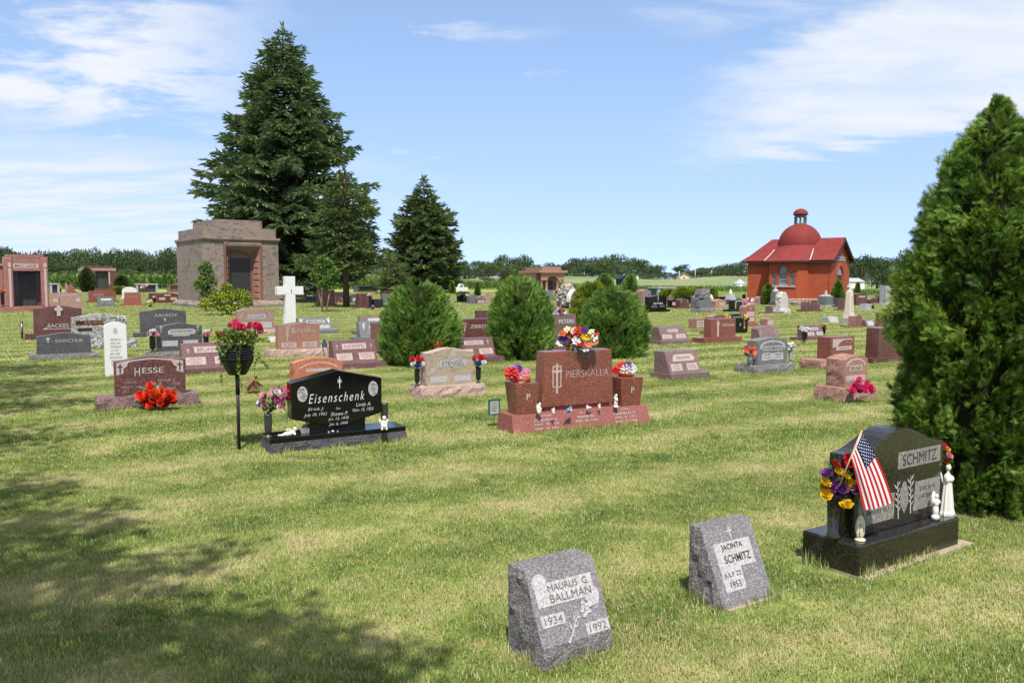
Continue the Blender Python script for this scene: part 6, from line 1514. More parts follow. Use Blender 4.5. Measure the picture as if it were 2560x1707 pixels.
f = S_('brown slanted stone half hidden behind the gray one by the left bush', 'mauve', (904, 962, 790), (890, 838, 972, 828), d=.30, bd=.38, slope=.42); f.panel(.1, .75, .5, .2, GR['frost'])
f = S_('narrow brown tapered stone against the left round bush', 'brown', (934, 956, 807), (929, 886, 962, 848), d=.2, bd=.26, taper=.06)
f = S_('plum slanted stone with two crosses and pale panels, small flag beside it', 'plum', (838, 945, 850), (836, 928, 967, 912), d=.32, bd=.40, slope=.42, key='hoppe')
for s in (-1, 1): f.cross(s * .40, .62, .055, .22, T_LIGHT, t=.08)
slant_panels(f, 'HOPPE', top=(.0, .74, .56, .24)); f.base.lines(.05, .45, .45, .30, 1, T_GRAY, seed=8)
# small flag on a stick
P = G(827, 922); FS = thing('flag', 'small furled striped flag on a stick beside the plum slanted stone', 'flag', P)
tp = At(812, 840, P.y) - P; MB().tube([(0, 0, -.05), tp], .005, 6).build('staff', M_WOOD, FS)
mb = MB(); pts = []
for j in range(9):
    q = j / 8; c_ = tp.lerp(Vector((0, 0, 0)), .10 + .55 * q); w_ = .02 + .035 * math.sin(q * 3.0)
    pts += [c_, c_ + Vector((-w_ * 1.6, -.02, .0)), c_ + Vector((-w_ * .6, -.05, -.02)), c_ + Vector((w_ * .4, -.02, -.01))]
mb.add(pts, [(j * 4 + i, j * 4 + (i + 1) % 4, (j + 1) * 4 + (i + 1) % 4, (j + 1) * 4 + i) for j in range(8) for i in range(4)], True)
ms, t, b = new_mat('furled_flag'); wv_ = t.nodes.new('ShaderNodeTexWave'); wv_.bands_direction = 'X'; wv_.inputs['Scale'].default_value = 20; wv_.inputs['Distortion'].default_value = 1.5; cc_ = t.nodes.new('ShaderNodeTexCoord'); t.links.new(cc_.outputs['Object'], wv_.inputs['Vector'])
sx_ = t.nodes.new('ShaderNodeSeparateXYZ'); t.links.new(cc_.outputs['Object'], sx_.inputs[0])
c = mixc_(t, MATH(t, 'GREATER_THAN', wv_.outputs[1], .5), lin(170, 60, 62), lin(222, 216, 210)); c = mixc_(t, MATH(t, 'GREATER_THAN', sx_.outputs[2], tp.z * .66), c, lin(62, 68, 100)); t.links.new(c, b.inputs['Base Color']); b.inputs['Roughness'].default_value = .85
mb.build('cloth', ms, FS)
f = S_('orange granite stone with arched border peeping over the black monument', 'orange', (736, 857, 895), (725, 985, 872, 968), 'oval', d=.22, bd=.36, hs=.84, rough=.010, side_mat='orange', base_rough=.015)
f.poly([(-.40, .62), (-.36, .72), (-.2, .83), (0, .87), (.2, .83), (.36, .72), (.40, .62), (.36, .62), (.30, .70), (.16, .79), (0, .82), (-.16, .79), (-.30, .70), (-.36, .62)], GR['frost_warm'], name='carved_border')
f.panel(.0, .56, .52, .12, GR['frost_warm'])
for s in (-1, 1): f.sprig(s * .43, .45, s * .42, .72, GR['frost_warm'], 5, .05)
# tan banded stone with patriotic vases
f = S_('tan banded stone with carved wheat and rough pink base', 'gneiss_tan', (1066, 1184, 871), (1052, 1001, 1213, 969), 'serp', d=.22, bd=.42, hs=.89, rough=.014, side_mat='beige_rock', base_rough=.02, base_mat='beige_rock', rot=math.radians(28), key='stengel')
f.panel(.06, .60, .56, .17, GR['frost']); f.text('STENGEL', .06, .60, .48, .12, T_GRAY)
f.sprig(-.46, .30, -.22, .56, T_LIGHT, 9, .10, seed=3); f.sprig(-.06, .70, .16, .96, T_LIGHT, 9, .10, seed=5)
for s in (-1, 1): f.panel(-.24 if s < 0 else .26, .17, .36, .17, GR['frost'])
zb = f.base_top
for (u_, v0_, fv, lb, sd) in ((1043, 906, 965, 'red, white and blue flowers in the vase left of the banded stone', 3), (1196, 902, 957, 'red, white and blue flowers in the vase right of the banded stone', 4)):
    B0 = G(u_, fv, zb); its = [(u_ - 12, v0_ - 8, 14, 'red', 'ball'), (u_ + 4, v0_ - 10, 14, 'red', 'ball'), (u_ + 12, v0_ - 6, 13, 'red', 'ball'), (u_ - 10, v0_ + 4, 14, 'white', 'ball'), (u_ + 13, v0_ + 4, 14, 'white', 'ball'), (u_ + 1, v0_ + 6, 13, 'blue', 'ball'), (u_ - 2, v0_ - 2, 12, 'white', 'ball')]
    bouquet('flower_vase', lb, B0, its, B0.y, 26, .05, (rise(B0, 922 if sd == 3 else 918), .036, M_BLACKMET, VASE), seed=sd, spread=.05, group='vases of red, white and blue flowers')
# behind the bushes
f = S_('mahogany upright stone with carved lily between the left and middle bushes', 'mahogany', (1150, 1236, 797), (1138, 872, 1252, 856), d=.22, bd=.38); f.sprig(-.38, .42, -.34, .88, T_LIGHT, 6, .07); f.text('ZIERDEN', .12, .66, .66, .16, T_LIGHT)
f = S_('plum slanted stone with pale panels in front of the carved lily stone', 'plum', (1146, 1240, 845), (1120, 914, 1260, 898), d=.32, bd=.40, slope=.42); slant_panels(f, 'ZIERDEN', top=(-.02, .76, .50, .22)); f.cross(.36, .65, .06, .24, T_LIGHT, t=.09)
S_('small mahogany stone seen just above the carved lily stone', 'mahogany', (1194, 1226, 776), (1190, 815, 1236, 808), d=.2)
f = S_('brown upright stone between the middle and right bushes, flowers on top', 'mauve', (1376, 1440, 786), (1366, 882, 1452, 868), d=.22, bd=.36); f.text('PETERS', .12, .78, .60, .13, T_WHITE, bold=.0); f.panel(-.1, .30, .3, .14, GR['frost'])
far_flowers('white and pink flower saddle on the brown stone between bushes', 1396, 778, 40, 16, ['white', 'white', 'lilac', 'crimson'], None, G(1400, 878).y, 0, kind='lily', name='flower_saddle')
o = thing('shepherd_hook', 'orange dried flower stalk behind the banded stone', 'flowers', G(1094, 935)); hz = rise(o.location, 850)
MB().tube([(0, 0, -.03), (.02, 0, hz)], .005, 5).build('stalk', M_WOOD, o); leaf_spray('dried_blooms', [(.02 + random.uniform(-.09, .07), random.uniform(-.03, .03), hz - .02 - random.uniform(0, .12)) for _ in range(26)], .06, plain('dried_orange', lin(196, 92, 40), .8), o, 7); o.name = 'dried_flower'

# right group
f = S_('mauve slanted stone on a wide base, nearer of two beside the right bush', 'mauve', (1676, 1754, 877), (1676, 953, 1774, 937), d=.40, bd=.50, slope=.42, key='slant_near'); f.poly([(-.32, .55), (.34, .55), (.40, .66), (.30, .85), (-.22, .85), (-.30, .72)], GR['frost_warm'], name='carved_scroll'); f.text('GRAHEK', .02, .70, .46, .14, T_GRAY)
for s in (-1, 1): f.panel(s * .25, .28, .34, .30, GR['frost_warm']); f.lines(s * .25, .28, .3, .24, 3, T_GRAY, seed=9 + s)
f = S_('mauve slanted stone on a wide base, farther of two beside the right bush', 'mauve', (1655, 1720, 817), (1651, 865, 1731, 853), d=.42, bd=.52, slope=.42); slant_panels(f, top=(.0, .72, .40, .22))
f = S_('tall red-brown stone with a long carved cross on a broad base', 'red', (1777, 1839, 797), (1760, 860, 1855, 846), d=.26, bd=.44, taper=.02); f.cross(-.22, .05, .11, .86, GR['frost_warm'], t=.32, arm=.80); f.text('TERHAAR', .18, .66, .52, .15, T_LIGHT)
f = S_('small red block marker standing alone on the lawn', 'rust', (1739, 1763, 797, 823), None, d=.34, rough=.008, side_mat='brown_rock'); f.panel(0, .5, .78, .72, GR['frost_warm'], name='carved_panel'); f.lines(0, .5, .7, .6, 4, T_GRAY, seed=8)
f = S_('black stone with a rounded top and yellow flowers at both sides', 'black', (1822, 1859, 784), (1815, 835, 1869, 824), 'serp', d=.2, bd=.32, hs=.86); f.text('HANSEN', .05, .78, .55, .10, T_WHITE, bold=-.01)
for s in (-1, 1): f.sprig(s * .40, .66, s * .38, .9, T_WHITE, 4, .07)
f.sprig(.25, .18, .28, .36, T_WHITE, 4, .08)
far_flowers('yellow flowers left of the black stone', 1813, 793, 24, 14, ['yellow'], None, G(1815, 835).y, 0, group='yellow flowers by the black stone'); far_flowers('yellow flowers in a dark vase right of the black stone', 1866, 794, 14, 20, ['yellow', 'yellow', 'cream'], 826, None, 0.0, M_BLACKPL, group='yellow flowers by the black stone')
S_('pink stone top showing between the long-cross stone and the black stone', 'brown', (1781, 1815, 786), (1776, 838, 1822, 830), 'oval', d=.3, rough=.01, side_mat='brown_rock')
f = S_('tall red arched stone carrying a pink and white bouquet', 'rust', (1864, 1888, 763), (1858, 819, 1894, 808), 'arch', d=.30, bd=.40, hs=.88, rough=.008, side_mat='brown_rock'); f.panel(0, .50, .80, .26, GR['frost_warm']); f.panel(0, .20, .80, .24, GR['frost_warm']); f.cross(0, .70, .16, .2, T_LIGHT, t=.1)
far_flowers('pink and white bouquet on the tall red arched stone', 1871, 754, 30, 14, ['pink', 'white', 'lilac'], None, G(1864, 815).y + .1, 0, kind='daisy')
f = S_('gray polished stone with arched panel on a rough base, flowers both sides', 'gray_mid', (1894, 1967, 845), (1884, 937, 1988, 916), 'oval', d=.26, bd=.46, hs=.90, rough=.010, side_mat='gray_rock', base_rough=.02, base_mat='gray_rock', key='ehres', rot=math.radians(29))
f.poly([(-.44, .60), (-.40, .78), (-.25, .88), (0, .92), (.25, .88), (.40, .78), (.44, .60), (.38, .60), (.34, .74), (.22, .82), (0, .86), (-.22, .82), (-.34, .74), (-.38, .60)], GR['frost'], name='carved_border'); f.cross(0, .76, .06, .20, T_LIGHT, t=.12, off=.006)
f.panel(0, .62, .68, .17, GR['frost']); f.text('EHRESMANN', 0, .62, .62, .115, T_DARK)
f.poly([(-.38, .18), (-.2, .16), (0, .20), (.2, .16), (.38, .18), (.35, .44), (.18, .46), (0, .42), (-.18, .46), (-.35, .44)], GR['frost'], name='carved_book'); f.text('PETER', -.18, .38, .20, .07, T_GRAY); f.text('MIRIAM', .19, .38, .20, .07, T_GRAY); f.lines(-.18, .27, .26, .06, 1, T_GRAY, seed=2); f.lines(.19, .27, .26, .06, 1, T_GRAY, seed=3)
zb = f.base_top
far_flowers('orange and cream flowers in a gray vase left of the gray stone', 1876, 879, 36, 30, ['peach', 'orange', 'coral', 'cream', 'peach'], 914, None, zb, GR['gray_lt'], kind='daisy', n=22, vase_px=7)
far_flowers('white and lilac flowers in a gray vase right of the gray stone', 1976, 867, 22, 28, ['white', 'lilac', 'white', 'cream'], 908, None, zb, GR['gray_lt'], kind='daisy', n=18, vase_px=6)
f = S_('mauve slanted stone with a rounded top just behind the gray stone', 'mauve', (1905, 1953, 815), (1895, 876, 1962, 866), 'oval', d=.34, bd=.42, slope=.36, hs=.86); f.panel(-.2, .22, .3, .3, GR['frost']); f.panel(.22, .22, .3, .3, GR['frost']); f.sprig(-.4, .5, -.36, .85, T_LIGHT, 4, .06); f.sprig(.4, .5, .36, .85, T_LIGHT, 4, .06)
f = S_('small pink block marker with a peaked top on the open lawn', 'pink', (1917, 1936, 794, 815), None, 'peak', d=.32, hs=.84, rough=.006, side_mat='brown_rock'); f.panel(0, .42, .72, .62, GR['frost_warm'])
f = S_('plum slanted stone with white flowers left and yellow flowers right', 'plum', (2020, 2062, 813), (2009, 853, 2068, 845), d=.36, bd=.46, slope=.42); slant_panels(f, mat='frost')
far_flowers('round white flowers in a dark vase left of the plum stone', 2011, 821, 22, 16, ['white'], 853, None, .05, M_BLACKPL, vase_px=8); far_flowers('yellow and blue flowers in a dark vase right of the plum stone', 2058, 815, 18, 16, ['yellow', 'yellow', 'blue'], 838, None, .05, M_BLACKPL, vase_px=7)
f = S_('tall red-brown stone with pale carved corner on a rough base', 'red', (2076, 2135, 842), (2050, 926, 2142, 902), d=.30, bd=.46, base_rough=.02, base_mat='brown_rock', taper=.01); f.poly([(-.42, .52), (-.42, .92), (.40, .92), (.44, .74), (.38, .86), (.05, .86), (-.12, .74), (-.20, .58)], GR['frost_warm'], name='carved_corner'); f.panel(.06, .48, .66, .18, GR['frost_warm']); f.lines(.06, .48, .6, .12, 1, T_GRAY, seed=4); f.panel(-.2, .12, .3, .2, GR['frost_warm'])
f = S_('rough-sided tan stone with arched border and pink flowers in front', 'beige', (2110, 2167, 889), (2105, 1008, 2188, 972), 'oval', d=.30, bd=.46, hs=.88, rough=.022, side_mat='brown_rock', base_rough=.03, base_mat='brown_rock', key='felner', rot=math.radians(30))
f.poly([(-.42, .66), (-.38, .80), (-.2, .90), (0, .93), (.2, .90), (.38, .80), (.42, .66), (.36, .66), (.32, .76), (.17, .84), (0, .87), (-.17, .84), (-.32, .76), (-.36, .66)], GR['frost_warm'], name='carved_border'); f.panel(0, .60, .56, .18, GR['frost_warm']); f.text('BRUNER', 0, .60, .46, .12, T_GRAY); f.panel(0, .28, .84, .18, GR['frost_warm'])
P = G(2152, 1010); g = random.Random(6); its = []
for k in range(13): a = math.pi * k / 12; its.append((2155 - 24 * math.cos(a), 970 + g.uniform(-3, 3) - 6 * math.sin(a) + 10 * abs(math.cos(a * 2)) * .3, 16, 'hotpink', 'ball'))
its += [(2148, 948, 13, 'hotpink', 'ball'), (2140, 958, 13, 'hotpink', 'ball'), (2168, 956, 13, 'hotpink', 'ball'), (2152, 958, 13, 'pink', 'ball'), (2158, 964, 12, 'white', 'ball'), (2150, 976, 14, 'hotpink', 'ball'), (2164, 976, 14, 'hotpink', 'ball')]
rt = bouquet('flower_basket', 'hot pink flower basket leaning on the rough tan stone', P, its, P.y, 40, .05, seed=4, spread=.05)
for b_ in ((2118, 952), (2124, 946), (2132, 944)): fern(At(2142, 965, P.y + .05) - P, At(b_[0], b_[1], P.y + .05) - P, .04, LEAF_FERN, rt, 9)
f = S_('tall tapered mahogany stone beside the tall evergreen', 'mahogany', (2194, 2262, 819), (2180, 911, 2285, 897), d=.28, bd=.42, taper=.06); f.cross(.25, .55, .08, .22, T_LIGHT)
f = S_('twin brown stone with pale panel half behind the tall evergreen', 'brown', (2206, 2252, 781), (2197, 817, 2266, 809), d=.28, bd=.4); f.panel(.02, .6, .4, .3, GR['frost_warm']); f.panel(-.1, .25, .3, .25, GR['frost_warm'])
f = S_('low mauve slanted block, right of the brown stone with the statuette', 'mauve', (2168, 2189, 798, 818), None, 'serp', d=.42, slope=.45, hs=.9); f.panel(.05, .5, .7, .6, GR['frost'])
f = S_('low pale gray slanted block left of the white obelisk', 'gray_lt', (2076, 2099, 792, 808), None, d=.46, slope=.5); f.panel(0, .5, .7, .6, GR['frost'])
f = S_('brown arched stone with a small white statuette in front', 'brown', (2138, 2154, 789), (2122, 820, 2160, 815), 'oval', d=.28, bd=.36, hs=.9, rough=.008, side_mat='brown_rock')
P = G(2147, 817); r0 = thing('statuette', 'small white chalice-shaped statuette before the brown arched stone', 'statue', P); MB().lathe([(0, 0), (.09, 0), (.07, .03), (.025, .10), (.03, .18), (.05, .24), (.035, .28), (.0, .34)], 12, cap=False).build('figure', M_WHITE, r0)
# white obelisk with a cross on top
P = G(2122, 808); OB = thing('obelisk', 'cream white obelisk topped by a small cross', 'monument', P, R32); m_ = ppm(P.y)
za, zb_, zc_, zd = rise(P, 795), rise(P, 786), rise(P, 728), rise(P, 708)
MB().frustum(-.20, .20, -.20, .20, -.05, -.19, .19, -.19, .19, za).build('plinth', GR['gray_lt'], OB); MB().frustum(-.155, .155, -.155, .155, za, -.14, .14, -.14, .14, zb_ + .05).build('step', GR['cream'], OB)
MB().frustum(-.125, .125, -.125, .125, zb_ + .05, -.095, .095, -.095, .095, zc_ - .12).build('shaft', GR['cream'], OB, bevel=.01)
MB().prism([(-.095, zc_ - .12), (.095, zc_ - .12), (.085, zc_ - .02), (.05, zc_ + .05), (-.05, zc_ + .05), (-.085, zc_ - .02)], -.095, .095).build('cap', GR['cream'], OB)
MB().prism([(-.03, zc_ + .05), (.03, zc_ + .05), (.035, zd - .15), (.12, zd - .15), (.12, zd - .08), (.035, zd - .08), (.035, zd), (-.035, zd), (-.035, zd - .08), (-.12, zd - .08), (-.12, zd - .15), (-.035, zd - .15)], -.035, .035).build('top_cross', GR['marble'], OB)
ff = Face(OB, 0, -.125, zb_ + .05, .25, zc_ - zb_ - .17, .03 / (zc_ - zb_)); ff.poly([(-.22, .05), (-.10, .05), (-.08, .92), (-.18, .92)], GR['gray_lt'], name='carved_strip'); ff.poly([(.10, .05), (.22, .05), (.18, .92), (.08, .92)], GR['gray_lt'], name='carved_strip')
# ------------------------------------------------------------------ stones of the far rows
FARG = 'distant headstones'
Z_ = lambda label, mat, tab, base=None, kind='flat', **k: stone('headstone', label, mat, tab, base, kind, group=FARG, **k)
# left, around the red mausoleum
f = Z_('stepped pink stone with two square panels beside the red mausoleum', 'pink', (130, 205, 732), (122, 783, 214, 776), d=.3, hs=.9, key='alex'); f.text('ALEXANDER', 0, .86, .66, .09, T_LIGHT)
for s in (-1, 1): MB().box(s * f.w * .38 - f.w * .13 + f.cx, s * f.w * .38 + f.w * .13 + f.cx, f.y0 - .06, f.y0 - .01, f.base_top, f.base_top + f.h * .80).build('side_pylon', GR['pink'], f.root); f.panel(s * .38, .58, .16, .22, GR['frost_warm'], off=.066)
f = Z_('long low red-brown stone behind the little gray-green stone', 'red', (222, 290, 727), (216, 758, 297, 752), d=.3); f.text('SLIGHT', -.12, .62, .42, .28, T_MID)
f = Z_('little gray-green stone with a white name strip', 'green_gray', (244, 287, 742), (239, 768, 294, 763), d=.24); f.panel(0, .68, .62, .24, GR['marble']); f.lines(0, .30, .8, .3, 2, T_LIGHT, seed=2)
Z_('white round-topped stone behind the glossy rust stone', 'marble', (306, 343, 717), (302, 748, 350, 744), 'arch', d=.22, hs=.62)
f = Z_('glossy rust-red stone with sloping sides', 'rust', (310, 355, 731), (302, 766, 363, 761), d=.26, taper=.14); f.sprig(-.2, .6, .3, .7, T_MID, 5, .1)
f = Z_('long brown stone with a curved top and vases beside the great mausoleum', 'mahogany', (392, 446, 732), (386, 759, 452, 755), 'oval', d=.28, hs=.8); f.panel(0, .75, .3, .18, GR['frost_warm']); f.panel(-.25, .35, .3, .28, GR['frost_warm']); f.panel(.28, .35, .3, .28, GR['frost_warm'])
Z_('dark brown stone behind the long curved brown stone', 'mahogany', (372, 410, 733), (368, 750, 416, 747), d=.25)
far_flowers('pale yellow flowers in a dark vase on the grass left of the great mausoleum', 376, 756, 18, 12, ['cream', 'white', 'yellow'], 768, None, 0, M_BLACKPL, vase_px=5)
far_flowers('red and white flowers beside the long curved brown stone', 386, 742, 13, 10, ['coral', 'white'], 758, None, 0, M_BLACKPL, vase_px=6)
far_flowers('pink flowers on a thin stand behind the glossy rust stone', 360, 716, 18, 12, ['pink', 'white', 'pink'], 746, None, 0, None)
far_flowers('yellow flowers among the stones right of the red mausoleum', 146, 719, 18, 9, ['yellow'], 733, None, 0, M_BLACKPL, vase_px=9)
Z_('pointed rust stone right of the yellow flowers', 'rust', (168, 188, 709), (164, 737, 194, 733), 'peak', d=.4, hs=.55); Z_('low plum arched stone in front of the pointed rust stone', 'plum', (167, 196, 727), (165, 738, 198, 736), 'oval', d=.3, hs=.7); Z_('tall thin pink stone left of the pointed rust stone', 'pink', (163, 170, 706), (160, 736, 173, 731), 'peak', d=.4, hs=.7)
def table_tomb(label, u0, u1, vt, vf, mat, open_=True, rot=R32, hide='door_dark'):
    P = G(u0, vf); r = Vector((math.cos(rot), math.sin(rot), 0)); n = Vector((-r.y, r.x, 0)); Wd = along(P, r, u1); h = rise(P, vt); d = 1.6
    C = P + r * Wd / 2 + n * d / 2; root = thing('above_ground_tomb', label, 'tomb', (C.x, C.y, 0), rot, 'above-ground tombs')
    MB().box(-Wd / 2, Wd / 2, -d / 2, d / 2, h * .86, h).build('roof_slab', GR[mat], root); MB().box(-Wd / 2 + .05, Wd / 2 - .05, -d / 2 + .32, d / 2 - .05, -.05, h * .86).build('wall', GR[hide if open_ else mat], root)
    for s in (-1, 1): MB().box(s * (Wd / 2 - .18) - .13, s * (Wd / 2 - .18) + .13, -d / 2 + .05, -d / 2 + .31, -.05, h * .86).build('pier', GR[mat], root)
    MB().box(-Wd / 2 + .4, Wd / 2 - .4, -d / 2 + .28, -d / 2 + .315, .1, h * .8).build('crypt_front', GR[hide], root)
    return root
table_tomb('pale gray open-fronted tomb right of the red mausoleum', 124, 151, 708, 734, 'gray_lt'); table_tomb('wide gray tomb with dark front behind the white round-topped stone', 340, 396, 709, 731, 'gray_lt'); table_tomb('brown tomb left of the great mausoleum', 421, 452, 711, 730, 'brown', hide='brown')
table_tomb('dark gray tomb right of the great mausoleum', 771, 797, 714, 731, 'gray_dark', hide='gray_mid'); table_tomb('dark twin tomb beneath the conifers', 893, 947, 714, 731, 'gray_dark', hide='gray_dark'); table_tomb('brown tomb behind the left round bush', 961, 1006, 716, 733, 'brown', hide='brown'); table_tomb('pale gray tomb with dark openings behind the clipped hedge', 1646, 1690, 718, 742, 'gray_lt')
# under the conifers
f = Z_('big red stone behind the young multi-stemmed tree', 'rust', (799, 837, 725), (795, 766, 842, 758), d=.5); f.lines(.1, .42, .5, .14, 1, T_LIGHT, seed=8)
Z_('low gray bench tomb behind the tall white cross', 'gray_mid', (764, 797, 741, 751), None, d=1.0); Z_('rust stone with a gray panel left of the conifer trunk', 'rust', (838, 862, 730), (834, 757, 866, 752), d=.4).panel(0, .5, .55, .7, GR['gray_mid'])
Z_('dark arched stone right of the conifer trunk', 'gray_dark', (878, 897, 736), (874, 759, 901, 755), 'arch', d=.3, hs=.8).panel(0, .3, .6, .5, GR['frost'])
Z_('dark bronze-brown upright stone among flowers under the conifers', 'mahogany', (898, 922, 734), (892, 772, 930, 764), d=.5); Z_('low black slanted stone right of the bronze-brown stone', 'black', (936, 960, 748), (930, 771, 966, 766), d=.4, slope=.3)
Z_('gray stone half hidden by the left round bush', 'gray_mid', (957, 975, 734), (953, 760, 980, 756), d=.4)
far_flowers('pink and white flowers on a dark stand under the conifers', 926, 738, 14, 9, ['pink', 'white'], 772, None, 0, M_BLACKPL, vase_px=5); far_flowers('red, white and violet flowers at the foot of the dark stand', 932, 767, 11, 11, ['coral', 'white', 'violet'], 775, None, 0, M_BLACKPL, vase_px=4); far_flowers('crimson flowers left of the bronze-brown stone', 892, 751, 8, 9, ['crimson', 'white'], 763, None, 0, M_BLACKPL, vase_px=5)
# centre, left of the middle bush
f = Z_('white wide monument with a round medallion at its centre', 'marble', (1138, 1170, 718), (1136, 735, 1173, 732), d=.5, key='medal'); MB().lathe([(0, 0), (.55, 0), (.6, .1), (.5, .3), (0, .3)], 20, cap=False)
o = MB().prism([(f.cx + .36 * math.cos(a), f.base_top + f.h + .05 + .36 * math.sin(a)) for a in [k * math.pi / 8 for k in range(16)]], f.y0 + .05, f.y0 + .40).build('medallion', GR['marble'], f.root); MB().prism([(f.cx + .22 * math.cos(a), f.base_top + f.h + .07 + .22 * math.sin(a)) for a in [k * math.pi / 8 for k in range(16)]], f.y0 + .02, f.y0 + .06).build('medallion_inset', GR['gray_mid'], f.root)
Z_('black arched stone with carving left of the gray arched stone', 'black', (1148, 1170, 735), (1144, 757, 1178, 754), 'oval', d=.4, hs=.75); Z_('gray round-topped stone right of the black arched stone', 'gray_mid', (1174, 1195, 737), (1170, 760, 1200, 757), 'oval', d=.4, hs=.8); f = Z_('low gray stone with two panels between red flowers and black vase', 'mauve', (1192, 1213, 743), (1188, 761, 1218, 758), 'oval', d=.3, hs=.85); f.panel(-.2, .25, .32, .4, GR['frost']); f.panel(.2, .25, .32, .4, GR['frost'])
Z_('pink arched stone left of the middle round bush', 'pink', (1208, 1229, 734), (1203, 756, 1235, 753), 'oval', d=.4, hs=.75)
far_flowers('red flowers in a black vase by the low gray stone', 1188, 745, 9, 7, ['coral'], 759, None, 0, M_BLACKPL, vase_px=5); far_flowers('pink and white flowers before the black arched stone', 1168, 740, 12, 8, ['pink', 'white'], 757, None, 0, M_BLACKPL, vase_px=6)
# centre right: beside the rock grotto
Z_('gray stone with scalloped white edge left of the rock grotto', 'green_gray', (1368, 1383, 725), (1364, 748, 1388, 744), 'arch', d=.4, hs=.7); Z_('dark gray stone left of the rock grotto', 'gray_dark', (1394, 1410, 725), (1390, 742, 1414, 739), 'oval', d=.5, hs=.8); Z_('low brown stone before the scalloped gray stone', 'brown', (1373, 1388, 744), (1370, 752, 1391, 750), d=.4)
far_flowers('white flowers in black vases left of the rock grotto', 1396, 738, 12, 14, ['white', 'white', 'coral'], 752, None, 0, M_BLACKPL, vase_px=6)
P = G(1425, 772); GT = thing('rock_grotto', 'rounded fieldstone grotto with white trimmed niche behind the bushes', 'shrine', P, R32); hh = rise(P, 706); ww = .5 * 46 * ppm(P.y)
o = blob('rock_mound', [(0, .3, hh * .45, ww, .7, hh * .52), (-ww * .4, .2, hh * .3, ww * .6, .6, hh * .34), (ww * .4, .3, hh * .35, ww * .7, .6, hh * .4), (0, .3, .3, ww * 1.05, .75, .4)], GR['gray_rock'], GT, .12)
nz_ = o.data
for v_ in nz_.vertices: q = v_.co * 3.1; v_.co += v_.normal * (noise.noise(q) * .10 + noise.noise(q * 2.7) * .05)
g = random.Random(4); rk = [MB() for _ in range(4)]; rm = []
for i in range(4):
    m0 = blob('rock', [(0, 0, 0, .10, .08, .08), (.05, .02, .02, .07, .06, .05)], (FS_M + [GR['gray_rock']])[i], None, .04); rm.append(m0.data); bpy.data.objects.remove(m0)
for k in range(170):
    vv = nz_.vertices[g.randrange(len(nz_.vertices))]
    if vv.normal.y > .45: continue
    o2 = new_obj('rock', g.choice(rm), GT); o2.location = vv.co; s_ = g.uniform(.6, 1.25); o2.scale = (s_, s_, s_); o2.rotation_euler = (g.uniform(0, 6), g.uniform(0, 6), g.uniform(0, 6))
nw = .42; arc = [(nw * math.cos(a), hh * .38 + nw * math.sin(a) * 1.1) for a in [k * math.pi / 10 for k in range(11)]]
MB().prism([(-nw, .5)] + [(nw, .5)] + arc, -.62, -.3).build('niche', GR['brown'], GT)
ring = []; 
mb = MB()
for k in range(10):
    (x0, z0), (x1, z1) = arc[k], arc[k + 1]; s0, s1 = 1.22, 1.22; mb.add([(x0, -.66, z0), (x1, -.66, z1), (x1 * s1, -.66, hh * .38 + (z1 - hh * .38) * 1.2), (x0 * s0, -.66, hh * .38 + (z0 - hh * .38) * 1.2), (x0, -.35, z0), (x1, -.35, z1), (x1 * s1, -.35, hh * .38 + (z1 - hh * .38) * 1.2), (x0 * s0, -.35, hh * .38 + (z0 - hh * .38) * 1.2)], [(0, 1, 2, 3), (0, 1, 5, 4), (2, 3, 7, 6)])
mb.box(-nw * 1.22, -nw, -.66, -.35, .4, hh * .38).box(nw, nw * 1.22, -.66, -.35, .4, hh * .38); mb.build('niche_trim', GR['marble'], GT); MB().box(-ww * 1.1, ww * 1.1, -.95, -.7, -.05, .32).build('kerb_wall', GR['beige_rock'], GT)
blob('statue', [(0, -.64, .62, .11, .08, .30), (0, -.64, .98, .07, .07, .09)], M_WHITE, GT, .03)
# right: rows before the hedge and chapel
f = Z_('polished black stone with a white cross beside red flowers', 'black', (1622, 1666, 739), (1600, 783, 1675, 775), 'serp', d=.3, bd=.6, hs=.93); f.text('NATHAN', .02, .44, .52, .14, T_WHITE); f.cross(.02, .62, .06, .36, T_LIGHT, t=.2); f.lines(-.2, .22, .4, .2, 3, T_LIGHT, seed=3); f.lines(.25, .24, .36, .16, 2, T_LIGHT, seed=5)
far_flowers('red flowers hanging left of the polished black stone', 1620, 748, 12, 22, ['coral', 'red'], 772, None, 0, M_BLACKPL, vase_px=4)
Z_('tall gray peaked slab behind the polished black stone', 'gray', (1606, 1627, 724), (1598, 764, 1634, 758), 'peak', d=.7, hs=.9, rough=.03, side_mat='brown_rock')
f = Z_('small black gabled stone with white panel, left of the brown curved stone', 'black', (1678, 1697, 748), (1671, 771, 1704, 767), 'peak', d=.35, hs=.9); f.panel(0, .4, .7, .45, GR['frost'])
f = Z_('brown curved stone with pale corners right of the black gabled stone', 'mahogany', (1699, 1723, 746), (1692, 773, 1731, 768), 'oval', d=.35, hs=.8); f.sprig(-.35, .5, -.3, .85, T_LIGHT, 4, .1); f.sprig(.35, .5, .3, .85, T_LIGHT, 4, .1)
Z_('small red stone in front of the clipped hedge', 'rust', (1669, 1684, 742), (1666, 760, 1688, 757), d=.4); f = Z_('pale gray stone with a pointed top before the clipped hedge', 'gray_lt', (1683, 1693, 737), (1681, 752, 1696, 749), 'peak', d=.5, hs=.8)
Z_('dark stone with white statuette before the clipped hedge', 'black', (1722, 1741, 742), (1718, 761, 1745, 757), d=.4); far_flowers('white flowers by the dark stone before the hedge', 1729, 748, 6, 10, ['white', 'cream'], 760, None, 0, M_BLACKPL, vase_px=4)
